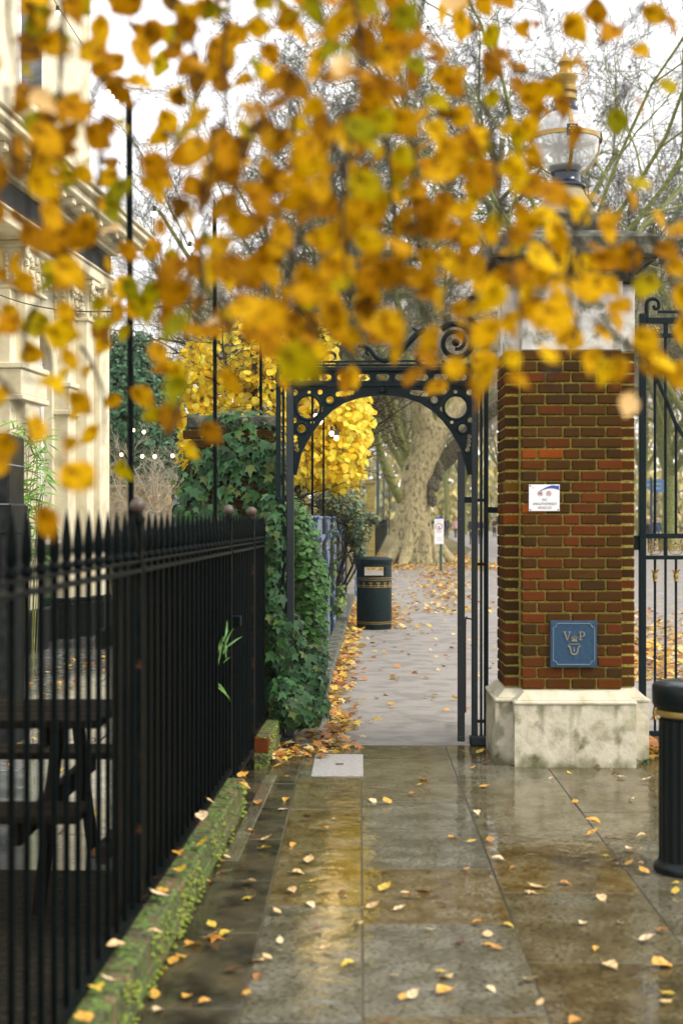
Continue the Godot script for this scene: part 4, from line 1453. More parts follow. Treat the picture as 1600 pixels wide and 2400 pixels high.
func build_bollard() -> void:
	var t = thing("bollard", "dark fluted cast iron bollard with a gold band and domed wet cap", "bollard", Vector3(1.582, 0, -6.47))
	var sh := Geo.new()
	var outline := PackedVector2Array()
	for i in 72:
		var a = TAU * i / 72.0
		outline.append(Vector2(cos(a), sin(a)) * (0.138 if i % 3 == 0 else 0.1335))
	sh.prism(outline, 0.66, Transform3D(Basis(Vector3.RIGHT, -PI / 2), Vector3(0, 0.03, 0)))
	part("shaft", sh.mesh(), M.bollard, t)
	var b := Geo.new()
	b.lathe([Vector2(0.160, 0.0), Vector2(0.163, 0.016), Vector2(0.157, 0.032), Vector2(0.146, 0.038), Vector2(0.139, 0.055)], 40)
	part("base_ring", b.mesh(), M.bollard, t)
	var band := Geo.new()
	band.lathe([Vector2(0.137, 0.703), Vector2(0.150, 0.708), Vector2(0.154, 0.720), Vector2(0.150, 0.732), Vector2(0.138, 0.735)], 40)
	part("gold_band", band.mesh(), M.gold, t)
	var cap := Geo.new()
	cap.lathe([Vector2(0.138, 0.732), Vector2(0.158, 0.745), Vector2(0.168, 0.760), Vector2(0.169, 0.838), Vector2(0.162, 0.852)], 40)
	part("cap", cap.mesh(), M.bollard, t)
	var top := Geo.new()
	top.lathe([Vector2(0.162, 0.852), Vector2(0.140, 0.860), Vector2(0.09, 0.866), Vector2(0.0, 0.869)], 40)
	part("cap_top", top.mesh(), M.bollard_top, t)


func build_bin() -> void:
	var t = thing("litter_bin", "round dark green litter bin lettered in gold at the left of the path", "litter bin", Vector3(0.476, 0, -20.75))
	var paint = tex_mat(noise_tex(0.03, [lin(0.004, 0.012, 0.015), lin(0.006, 0.018, 0.021), lin(0.02, 0.03, 0.03)], [0.3, 0.6, 0.95], 5, 8.0, 256, 95), 2.0, 0.5)
	paint.metallic_specular = 0.3
	var r = 0.256
	var b := Geo.new()
	b.lathe([Vector2(r - 0.008, 0.0), Vector2(r - 0.008, 0.02), Vector2(r, 0.03), Vector2(r, 0.765), Vector2(r - 0.02, 0.765), Vector2(r - 0.02, 0.04), Vector2(0.0, 0.04)], 40)
	part("body", b.mesh(), paint, t)
	for k in 2:
		var a = PI / 2 + k * PI
		var h = 0.92
		var s := Geo.new()
		s.lathe([Vector2(r - 0.02, 0.76), Vector2(r, 0.76), Vector2(r, 0.915), Vector2(r - 0.02, 0.915), Vector2(r - 0.02, 0.76)], 20, Vector3.ZERO, a - h, a + h)
		for e in [a - h, a + h]:
			var d = Vector3(sin(e), 0, cos(e))
			s.quad(d * (r - 0.02) + Vector3(0, 0.76, 0), d * r + Vector3(0, 0.76, 0), d * r + Vector3(0, 0.915, 0), d * (r - 0.02) + Vector3(0, 0.915, 0), d.cross(Vector3.UP) * (-1.0 if e < a else 1.0))
		part("side", s.mesh(), paint, t)
	var lid := Geo.new()
	lid.lathe([Vector2(r - 0.02, 0.905), Vector2(r, 0.905), Vector2(r + 0.003, 0.965), Vector2(r + 0.018, 0.985), Vector2(r + 0.018, 1.012), Vector2(r + 0.008, 1.022), Vector2(0.19, 1.045), Vector2(0.0, 1.055)], 40)
	lid.lathe([Vector2(0.0, 0.95), Vector2(r - 0.02, 0.94), Vector2(r - 0.02, 0.905)], 40)
	part("lid", lid.mesh(), paint, t)
	for y in [0.745, 0.716, 0.637, 0.612, 0.107, 0.083]:
		var g := Geo.new()
		g.lathe([Vector2(r, y - 0.004), Vector2(r + 0.003, y - 0.003), Vector2(r + 0.003, y + 0.003), Vector2(r, y + 0.004)], 40)
		part("gold_line", g.mesh(), M.gold, t)
	var word = "LITTER"
	for side in 2:
		for i in word.length():
			var a = (i - 2.5) * 0.425 + side * PI
			part("letter", lettering(word[i], 0.064, 0.004, "Droid Serif", 700), M.gold, t, Transform3D(Basis(Vector3.UP, a), Vector3(sin(a) * (r + 0.002), 0.648, cos(a) * (r + 0.002))))


func build_speed_sign() -> void:
	var z = 43.5
	var p = at(1028, HZ, z)
	var t = thing("speed_sign", "white speed sign with a red ringed 5 on a green post beside the plane trunk", "sign", Vector3(p.x, 0, p.z))
	var px = z / F
	part("post", rod(Vector3(0.06, -0.02, 0), Vector3(0.06, 1.7, 0), 0.045), mat(lin(0.02, 0.06, 0.035), 0.5), t)
	var top_y = EYE + 4 * px
	part("plate", box_mesh(Vector3(0.28, 0.82, 0.012), 0.003, Vector3(0, 1.24, 0.06)), M.white_paint, t)
	part("blue_header", box_mesh(Vector3(0.27, 0.05, 0.004), 0.0, Vector3(0, 1.625, 0.068)), mat(lin(0.02, 0.05, 0.2), 0.4), t)
	var ring := Geo.new()
	var pts = []
	var rr = []
	for i in 25:
		pts.append(Vector3(cos(TAU * i / 24.0) * 0.095, 1.37 + sin(TAU * i / 24.0) * 0.095, 0.068))
		rr.append(0.011)
	ring.tube(pts, rr, 4, false)
	part("red_ring", ring.mesh(), mat(lin(0.30, 0.03, 0.03), 0.5), t)
	var ink = mat(lin(0.03, 0.03, 0.04), 0.5)
	part("number", lettering("5", 0.105, 0.003, "Droid Sans", 700), ink, t, Transform3D(Basis.IDENTITY, Vector3(0, 1.325, 0.067)))
	for y in [1.53, 1.225, 1.19, 1.02, 0.95]:
		part("text_line", box_mesh(Vector3(0.17, 0.012, 0.003), 0.0, Vector3(0, y, 0.067)), mat(lin(0.25, 0.25, 0.27), 0.6), t)


func build_street_lamps() -> void:
	for e in [[885, 1058, 76.0, "nearest of three slim park lamps with a flat pale head"], [899, 1108, 110.0, "second of three slim park lamps, between the other two"], [912, 1138, 149.0, "farthest of three slim park lamps with a flat pale head"]]:
		var p = at(e[0], e[1], e[2])
		var t = thing("street_lamp", e[3], "street lamp", Vector3(p.x, 0, p.z), 0.0, "park lamps along the far fence")
		part("post", rod(Vector3(0, -0.05, 0), Vector3(0, p.y, 0), 0.085), mat(lin(0.02, 0.05, 0.05), 0.5), t)
		part("head", box_mesh(Vector3(0.75, 0.16, 0.4), 0.03, Vector3(-0.1, p.y + 0.06, 0)), mat(lin(0.55, 0.57, 0.6), 0.4), t)


func build_finger_post() -> void:
	var p = at(1525, HZ, 62.0)
	var t = thing("finger_post", "blue finger signpost beyond the bars of the drive gate", "signpost", Vector3(p.x, 0, p.z))
	part("post", rod(Vector3(0, -0.03, 0), Vector3(0, 3.4, 0), 0.06), M.blue_post, t)
	for k in 3:
		part("finger", box_mesh(Vector3(0.62, 0.15, 0.04), 0.005, Vector3(0.34, 3.22 - 0.19 * k, 0)), mat(lin(0.06, 0.17, 0.36), 0.5), t)
	for k in 2:
		part("finger", box_mesh(Vector3(0.45, 0.15, 0.04), 0.005, Vector3(-0.26, 3.18 - 0.19 * k, 0)), mat(lin(0.06, 0.17, 0.36), 0.5), t)

# ---------------------------------------------------------------- the pub

func build_pub() -> void:
	var t = thing("pub", "cream stucco pub with pilasters, arched window and dark fascia lettered in gold", "pub", Vector3(-3.29, 0, -20.2), deg_to_rad(84.86))
	var box = func(called, s0, s1, y0, y1, n0, n1, m, bev = 0.012):
		return part(called, box_mesh(Vector3(s1 - s0, y1 - y0, n1 - n0), bev, Vector3(-(s0 + s1) * 0.5, (y0 + y1) * 0.5, (n0 + n1) * 0.5)), m, t)
	box.call("rear_wall", 0.02, 10.0, 0.0, 5.3, -6.0, -0.80, M.stucco)
	box.call("upper_wall", 0.06, 10.0, 5.6, 10.5, -6.0, -0.27, M.stucco)
	# three steps of the corner pier
	box.call("corner_pier", 0.0, 0.5, 0.5, 4.3, -0.80, 0.0, M.stucco)
	box.call("corner_pier", 0.5, 0.84, 0.5, 4.3, -0.80, -0.09, M.stucco)
	box.call("pilaster", 0.84, 1.20, 0.5, 4.3, -0.80, -0.25, M.stucco)
	for k in 2:
		var s0 = 2.66 + 2.9 * k
		box.call("pilaster", s0, s0 + 0.95, 0.5, 4.3, -0.80, -0.25, M.stucco)
		box.call("pilaster", s0 + 0.2, s0 + 0.75, 0.5, 4.3, -0.80, -0.13, M.stucco)
		box.call("pilaster_base", s0 - 0.04, s0 + 0.99, 0.0, 0.5, -0.85, -0.08, M.black_plinth)
	for e in [[0.0, 0.5, 0.06], [0.5, 0.84, -0.03], [0.84, 1.22, -0.19]]:
		box.call("pilaster_base", e[0] - 0.03, e[1] + 0.03, 0.0, 0.47, -0.85, e[2], M.black_plinth)
		box.call("base_moulding", e[0] - 0.015, e[1] + 0.015, 0.47, 0.54, -0.85, e[2] - 0.02, M.black_plinth, 0.02)
	# impost band on the pilaster
	for e in [[3.36, 3.43, 0.05], [3.06, 3.36, 0.02], [2.99, 3.06, 0.045]]:
		box.call("impost", 0.84 - 0.02, 1.20 + e[2], e[0], e[1], -0.70, -0.25 + e[2], M.stucco)
		for k in 2:
			var s0 = 2.66 + 2.9 * k
			box.call("impost", s0 - e[2], s0 + 0.95 + e[2], e[0], e[1], -0.70, -0.13 + e[2], M.stucco)
	# window bays
	for k in 2:
		var c = 1.93 + 2.9 * k
		var half = 0.60
		var o := PackedVector2Array([Vector2(-c - 0.76, 1.3), Vector2(-c - half, 1.3), Vector2(-c - half, 3.42)])
		for i in 15:
			var a = PI - PI * (i + 1) / 16.0
			o.append(Vector2(-c + cos(a) * half, 3.42 + sin(a) * half))
		o.append_array(PackedVector2Array([Vector2(-c + half, 3.42), Vector2(-c + half, 1.3), Vector2(-c + 0.76, 1.3), Vector2(-c + 0.76, 4.9), Vector2(-c - 0.76, 4.9)]))
		var g := Geo.new()
		g.prism(o, 0.36, Transform3D(Basis.IDENTITY, Vector3(0, 0, -0.80)))
		part("bay_wall", g.mesh(), M.stucco, t)
		for ring in [[0.63, 0.05], [0.72, 0.045], [0.82, 0.05]]:
			var rg := Geo.new()
			var pts = []
			var rr = []
			for i in 17:
				var a = PI * i / 16.0
				pts.append(Vector3(-c + cos(a) * ring[0], 3.42 + sin(a) * ring[0], -0.43))
				rr.append(ring[1])
			rg.tube(pts, rr, 6)
			part("arch_moulding", rg.mesh(), M.stucco, t)
		var fr := Geo.new()
		var fp = [Vector3(-c - half + 0.06, 1.3, -0.60)]
		for i in 17:
			var a = PI - PI * i / 16.0
			fp.append(Vector3(-c + cos(a) * (half - 0.06), 3.42 + sin(a) * (half - 0.06), -0.60))
		fp.append(Vector3(-c + half - 0.06, 1.3, -0.60))
		for i in fp.size() - 1:
			bar(fr, fp[i], fp[i + 1], 0.11, 0.12)
		var w = part("window", fr.mesh(), M.white_paint, t)
		part("transom", box_mesh(Vector3(1.1, 0.055, 0.06), 0.004, Vector3(-c, 2.24, -0.62)), M.white_paint, w)
		part("mullion", box_mesh(Vector3(0.05, 2.7, 0.05), 0.004, Vector3(-c, 2.65, -0.63)), M.white_paint, w)
		var pane := Geo.new()
		var po := PackedVector2Array([Vector2(-c - 0.58, 1.32)])
		for i in 13:
			var a = PI - PI * i / 12.0
			po.append(Vector2(-c + cos(a) * 0.58, 3.42 + sin(a) * 0.58))
		po.append(Vector2(-c + 0.58, 1.32))
		pane.prism(po, 0.008, Transform3D(Basis.IDENTITY, Vector3(0, 0, -0.66)))
		part("pane", pane.mesh(), M.glass, w)
		box.call("sill", c - 0.68, c + 0.68, 1.26, 1.32, -0.80, -0.33, M.white_paint)
		box.call("tile_backing", c - 0.72, c + 0.72, 0.42, 1.26, -0.80, -0.46, M.tile_joint)
		for i in 9:
			for j in 5:
				part("tile", box_mesh(Vector3(0.146, 0.150, 0.02), 0.004), M.tile_green, t, Transform3D(Basis.from_euler(Vector3(rf(-0.01, 0.01), rf(-0.01, 0.01), 0)), Vector3(-c - 0.608 + 0.152 * i, 0.52 + 0.157 * j, -0.455)))
		box.call("bay_plinth", c - 0.72, c + 0.72, 0.0, 0.42, -0.80, -0.36, M.black_plinth)
	# capitals: bell, volutes and two tiers of leaves
	for e in [[0.25, 0.25, 0.0], [0.67, 0.17, -0.09], [1.02, 0.18, -0.25], [3.13, 0.46, -0.13], [6.03, 0.46, -0.13]]:
		var g := Geo.new()
		var c = Vector3(-e[0], 0, e[2] - 0.16)
		g.box(c + Vector3(0, 4.32, 0), Vector3(e[1] * 2 + 0.05, 0.05, 0.38), 0.012)
		g.frustum(c + Vector3(0, 4.34, 0), Vector2(e[1], 0.16), Vector2(e[1] + 0.05, 0.21), 0.44, 0.01)
		g.box(c + Vector3(0, 4.81, 0), Vector3(e[1] * 2 + 0.20, 0.08, 0.54), 0.015)
		part("capital", g.mesh(), M.stucco, t)
		var n = int(maxf(2, e[1] * 9))
		var lf := Geo.new()
		for tier in 2:
			for i in n + tier:
				var x = -e[1] + 2.0 * e[1] * (i + 0.5 * (1 - tier) + 0.2) / n
				for q in 3:
					lf.ball(c + Vector3(x + rf(-0.02, 0.02), 4.42 + 0.17 * tier + 0.045 * q, 0.19 + 0.02 * q + 0.03 * tier + 0.03 * sin(q * 1.6)), 0.042 - 0.006 * q, 7)
				for sx in [-1, 1]:
					lf.ball(c + Vector3(x + sx * 0.035, 4.43 + 0.17 * tier, 0.20 + 0.03 * tier), 0.026, 6)
			for i in 3:
				for q in 3:
					lf.ball(c + Vector3(-e[1] - 0.02 - 0.015 * q, 4.42 + 0.17 * tier + 0.045 * q, -0.12 + 0.11 * i), 0.040 - 0.005 * q, 7)
		part("acanthus_leaves", lf.mesh(), M.stucco, t)
		for sx in [-1, 1]:
			var vg := Geo.new()
			curl(vg, spiral(c + Vector3(sx * (e[1] + 0.03), 4.70, 0.25), 0.065, 0.015, PI / 2, sx * -1.6), 0.028, 0.014, 7)
			part("volute", vg.mesh(), M.stucco, t)
	# entablature
	box.call("architrave", -0.06, 10.0, 4.85, 5.0, -0.80, 0.04, M.stucco)
	box.call("architrave_fillet", -0.08, 10.0, 4.99, 5.03, -0.80, 0.07, M.stucco)
	box.call("fascia", -0.04, 10.0, 5.03, 5.34, -0.80, 0.01, M.slate_blue)
	for e in [[5.34, 5.40, 0.10], [5.40, 5.47, 0.20], [5.47, 5.58, 0.42], [5.58, 5.66, 0.50], [5.66, 5.70, 0.54]]:
		box.call("cornice", -e[2], 10.0, e[0], e[1], -0.80, e[2], M.stucco)
	for i in 22:
		box.call("modillion", 0.05 + 0.42 * i, 0.19 + 0.42 * i, 5.385, 5.468, 0.05, 0.36, M.stucco, 0.008)
	var s = 3.02
	for ch in "PARK":
		part("gold_letter", lettering(ch, 0.185, 0.02, "Droid Serif"), mat(lin(0.62, 0.48, 0.20), 0.4), t, Transform3D(Basis.IDENTITY, Vector3(-s, 5.085, 0.022)))
		s -= 0.26
	# upper window with its pediment
	for k in 2:
		var c = 2.9 + 3.0 * k
		box.call("upper_window", c - 0.45, c + 0.45, 6.6, 8.8, -0.30, -0.22, M.white_paint)
		box.call("pane", c - 0.38, c + 0.38, 6.67, 8.73, -0.26, -0.212, M.glass, 0.0)
		var pd := Geo.new()
		pd.prism(PackedVector2Array([Vector2(-c - 0.7, 9.0), Vector2(-c + 0.7, 9.0), Vector2(-c, 9.4)]), 0.25, Transform3D(Basis.IDENTITY, Vector3(0, 0, -0.27)))
		part("pediment", pd.mesh(), M.stucco, t)
		box.call("window_sill", c - 0.6, c + 0.6, 6.45, 6.58, -0.30, -0.08, M.stucco)
	box.call("string_course", -0.02, 10.0, 6.15, 6.28, -0.30, -0.20, M.stucco)
	var pipe := Geo.new()
	pipe.tube([Vector3(0.06, 0.0, -0.55), Vector3(0.06, 4.7, -0.55)], [0.05, 0.05], 8)
	for i in 6:
		pipe.tube([Vector3(0.06, 0.5 + 0.8 * i, -0.55), Vector3(0.06, 0.58 + 0.8 * i, -0.55)], [0.065, 0.065], 8)
	part("downpipe", pipe.mesh(), M.black, t)


func build_garden() -> void:
	# yellow brick wall at the back of the garden
	var t = thing("garden_wall", "low yellow stock brick wall at the back of the pub garden", "wall", Vector3(-3.5, 0, -25.0))
	var g := Geo.new()
	g.box(Vector3(0, 1.07, -0.12), Vector3(2.6, 2.14, 0.22), 0.0)
	part("mortar", g.mesh(), M.mortar, t)
	var bm = brick_mesh(0.212, 0.064, 0.10, 7)
	for j in 15:
		for i in 12:
			part("brick", bm, M.yellow_bricks[rng.randi() % 4], t, Transform3D(Basis.IDENTITY, Vector3(-1.24 + i * 0.2235 + (0.11 if j % 2 else 0.0), 2.10 - j * 0.075, -0.048 + rf(-0.004, 0.004))))
	part("coping", box_mesh(Vector3(2.7, 0.05, 0.34), 0.01, Vector3(0, 2.17, -0.1)), M.yellow_bricks[1], t)
	# scroll topped board
	var b = thing("scroll_board", "small grey painted board with a scrolled top by the ivy", "garden board", at(426, HZ, 14.0) * Vector3(1, 0, 1))
	var o := PackedVector2Array([Vector2(-0.085, 0), Vector2(0.2, 0), Vector2(0.2, 1.98), Vector2(0.10, 1.97), Vector2(0.03, 1.90), Vector2(0.0, 1.83), Vector2(-0.05, 1.80), Vector2(-0.085, 1.79)])
	var bo := Geo.new()
	bo.prism(o, 0.03)
	part("board", bo.mesh(), M.grey_paint, b)
	var sc := Geo.new()
	curl(sc, [Vector3(-0.08, 1.80, 0.035), Vector3(-0.06, 1.825, 0.035), Vector3(-0.045, 1.80, 0.035), Vector3(0.0, 1.79, 0.035), Vector3(0.04, 1.86, 0.035), Vector3(0.09, 1.94, 0.035)], 0.010, 0.008, 6)
	part("scroll", sc.mesh(), M.grey_paint, b)
	part("post", box_mesh(Vector3(0.05, 1.95, 0.05), 0.005, Vector3(-0.28, 0.97, -5.0)), M.black, b)
	# picnic table
	var p = thing("picnic_table", "dark wooden picnic table with attached benches behind the railing", "picnic table", Vector3(-1.83, 0, -6.3))
	for i in 5:
		part("top_plank", box_mesh(Vector3(1.66, 0.035, 0.135), 0.006, Vector3(rf(-0.01, 0.01), 0.74, -0.29 + 0.145 * i)), M.dark_wood[i % 3], p)
	for s in [-1, 1]:
		for i in 2:
			part("seat_plank", box_mesh(Vector3(1.66, 0.035, 0.135), 0.006, Vector3(0, 0.45, s * (0.66 + 0.145 * i))), M.dark_wood[i], p)
		for x in [-0.62, 0.62]:
			var l := Geo.new()
			bar(l, Vector3(x, 0.0, s * 0.62), Vector3(x, 0.72, s * 0.20), 0.09, 0.04, Vector3.RIGHT)
			part("leg", l.mesh(), M.dark_wood[1], p)
	for x in [-0.58, 0.58]:
		part("bench_beam", box_mesh(Vector3(0.04, 0.09, 1.66), 0.004, Vector3(x, 0.385, 0)), M.dark_wood[2], p)
		part("top_beam", box_mesh(Vector3(0.04, 0.08, 0.66), 0.004, Vector3(x, 0.68, 0)), M.dark_wood[2], p)
	# tall dark cabinet at the left edge
	var c = thing("garden_cabinet", "tall glossy black cabinet in the pub garden at the left edge", "cabinet", at(2, HZ, 10.2) * Vector3(1, 0, 1))
	part("body", box_mesh(Vector3(0.23, 1.55, 0.5), 0.01, Vector3(0, 0.775, 0)), M.black_plinth, c)
	part("base", box_mesh(Vector3(0.30, 0.24, 0.56), 0.015, Vector3(0, 0.12, 0.0)), M.black_plinth, c)
	part("cornice", box_mesh(Vector3(0.27, 0.22, 0.54), 0.015, Vector3(0, 1.60, 0)), M.black_plinth, c)
	part("head", box_mesh(Vector3(0.235, 0.52, 0.48), 0.015, Vector3(0, 1.94, 0)), M.black_plinth, c)
	for y in [1.98, 1.63, 1.70]:
		part("ledge", box_mesh(Vector3(0.245, 0.012, 0.51), 0.003, Vector3(0, y, 0.01)), M.grey_paint, c)


# ---------------------------------------------------------------- plants

func ovate(k: float) -> Array:
	return [0.05 * k, 0.23 * k, 0.33 * k, 0.345 * k, 0.30 * k, 0.21 * k, 0.09 * k, 0.0]


var SH := {}

func make_shapes() -> void:
	SH.near = []
	for i in 6:
		SH.near.append(leaf_mesh(ovate([0.95, 1.1, 0.85, 1.0, 1.2, 0.9][i]), [0.25, 0.1, 0.4, -0.1, 0.2, 0.6][i], [0.5, -0.6, 0.9, 0.3, -0.3, 1.3][i], [0.3, -0.4, 0.6, 0.1, -0.2, 0.8][i], 0.28))
	SH.fallen = []
	for i in 6:
		SH.fallen.append(leaf_mesh(ovate([1.0, 1.15, 0.9, 1.1, 0.95, 1.25][i]), [0.25, 0.35, 0.15, 0.5, 0.3, 0.2][i], [-0.5, 0.5, -0.8, -0.3, 0.7, -0.9][i], [0.3, -0.3, 0.2, 0.5, -0.5, 0.1][i], 0.30))
	SH.maple = lobed_mesh([[-125, 0.42], [-65, 0.62], [0, 0.78], [65, 0.62], [125, 0.42]], 0.52, 0.12, 0.4)
	SH.ivy = []
	for i in 3:
		SH.ivy.append(lobed_mesh([[-118, 0.42], [-58, 0.55], [0, 0.75], [58, 0.55], [118, 0.42]], [0.66, 0.6, 0.72][i], [0.25, 0.1, 0.35][i], 0.3))
	SH.lime = []
	for i in 3:
		SH.lime.append(leaf_mesh([0.10, 0.36, 0.46, 0.45, 0.36, 0.20, 0.0], [0.1, 0.25, 0.0][i], [0.4, -0.5, 0.8][i], [0.2, -0.3, 0.4][i], 0.25))
	SH.small = leaf_mesh([0.05, 0.24, 0.28, 0.20, 0.0], 0.2, 0.4, 0.1)
	SH.strap = leaf_mesh([0.03, 0.05, 0.05, 0.035, 0.0], 0.3, 0.6, 0.2)
	SH.blade = leaf_mesh([0.02, 0.035, 0.03, 0.02, 0.0], 0.3, 1.1, 0.2)
	# sprays of bare twigs, one unit long along y
	SH.spray = []
	for v in 4:
		var r := RandomNumberGenerator.new()
		r.seed = 900 + v
		var g := Geo.new()
		twig(g, r, Vector3.ZERO, Vector3.UP, 1.0, 0.0085, 0)
		SH.spray.append(g.mesh())


func twig(g: Geo, r: RandomNumberGenerator, p: Vector3, d: Vector3, length: float, rad: float, level: int) -> void:
	var n = 5 - level
	var pts = [p]
	var rr = [rad]
	var dirs = [d]
	for i in n:
		d = (d + Vector3(r.randf_range(-1, 1), r.randf_range(-0.6, 1), r.randf_range(-1, 1)) * 0.22).normalized()
		p += d * length / n
		pts.append(p)
		rr.append(rad * (1.0 - 0.6 * (i + 1) / n))
		dirs.append(d)
	g.tube(pts, rr, 3, false)
	if level >= 2:
		return
	var kids = 9 if level == 0 else 4
	for k in kids:
		var t = r.randf_range(0.15, 1.0) * n
		var i = mini(int(t), n - 1)
		var side = Vector3(r.randf_range(-1, 1), r.randf_range(-1, 1), r.randf_range(-1, 1))
		var cd = (dirs[i + 1] * 0.75 + side.normalized() * 0.75).normalized()
		twig(g, r, pts[i].lerp(pts[i + 1], t - i), cd, length * r.randf_range(0.32, 0.55), rad * 0.6, level + 1)


func branch(g: Geo, tips: Array, p: Vector3, d: Vector3, length: float, r: float, level: int, last: int, o: Dictionary) -> void:
	var n = 5
	var pts = [p]
	var rr = [r]
	var dirs = [d]
	for i in n:
		d = (d + Vector3(rf(-1, 1), rf(-1, 1), rf(-1, 1)) * o.get("wobble", 0.22) + Vector3.UP * o.get("lift", 0.04)).normalized()
		p += d * length / n
		pts.append(p)
		rr.append(r * (1.0 - 0.55 * (i + 1) / n))
		dirs.append(d)
	g.tube(pts, rr, 7 if r > 0.08 else (5 if r > 0.03 else 4), false)
	sprout(g, tips, pts, rr, dirs, length, level, last, o, 0.25)


func sprout(g: Geo, tips: Array, pts: Array, rr: Array, dirs: Array, length: float, level: int, last: int, o: Dictionary, from: float) -> void:
	var n = pts.size() - 1
	if level >= last:
		for k in o.get("sprays", 5):
			var t = rf(0.3, 1.0) * n
			var i = mini(int(t), n - 1)
			var side = Vector3(rf(-1, 1), rf(-0.7, 0.9), rf(-1, 1)).normalized()
			var y = (dirs[i + 1] * 0.7 + side * 0.8).normalized()
			var x = y.cross(Vector3(rf(-1, 1), rf(-1, 1), rf(-1, 1))).normalized()
			var s = o.get("spray_size", 1.5) * rf(0.7, 1.25)
			tips.append(Transform3D(Basis(x, y, x.cross(y)).scaled(Vector3(s, s, s)), pts[i].lerp(pts[i + 1], t - i)))
		return
	for k in o.get("kids", 6):
		var t = minf(rf(from, 1.0), 0.999) * n
		var i = int(t)
		var side = Vector3(rf(-1, 1), rf(-0.6, 0.8), rf(-1, 1)).normalized()
		var cd = (dirs[mini(i + 1, n)] * 0.65 + side * o.get("spread", 0.8)).normalized()
		branch(g, tips, pts[i].lerp(pts[i + 1], t - i), cd, length * rf(0.42, 0.68), maxf(rr[i] * rf(0.4, 0.6), 0.012), level + 1, last, o)


func hang_twigs(t: Node3D, tips: Array, m: Material, extra_leaves: int, leaf_tint: Array) -> void:
	var sets = [[], [], [], []]
	for i in tips.size():
		sets[i % 4].append(tips[i])
	for i in 4:
		if sets[i].size() > 0:
			many("twigs", SH.spray[i], m, t, sets[i])
	if extra_leaves > 0:
		var places = []
		var tints = []
		for i in extra_leaves:
			var b = tips[rng.randi() % tips.size()]
			var pos = b * Vector3(rf(-0.25, 0.25), rf(0.2, 1.0), rf(-0.25, 0.25))
			var s = rf(0.07, 0.16)
			places.append(look(pos, Vector3(rf(-1, 1), rf(-0.3, 1), rf(-0.5, 1)), Vector3(rf(-1, 1), -1, rf(-1, 1)), s))
			tints.append(leaf_tint[rng.randi() % leaf_tint.size()])
		many("leaves", SH.maple, M.tinted_leaf, t, places, tints)


func limb_px(pts: Array, z: float, origin: Vector3, drift := 0.0) -> Array:
	# points given as (photo column, photo row, radius in photo pixels) at one depth, made into a limb of real size
	var out = [[], []]
	for i in pts.size():
		var q = pts[i]
		var p = at(q[0], q[1], z) - origin
		p.z += drift * i
		out[0].append(p)
		out[1].append(q[2] / F * z)
	return out


func smooth_tube(g: Geo, pts: Array, rr: Array, sides: int) -> Array:
	var sp = []
	var sr = []
	for i in pts.size() - 1:
		var a = pts[maxi(i - 1, 0)]
		var d = pts[mini(i + 2, pts.size() - 1)]
		for k in 3:
			sp.append(pts[i].cubic_interpolate(pts[i + 1], a, d, k / 3.0))
			sr.append(lerpf(rr[i], rr[i + 1], k / 3.0))
	sp.append(pts[-1])
	sr.append(rr[-1])
	g.tube(sp, sr, sides, false)
	return [sp, sr]


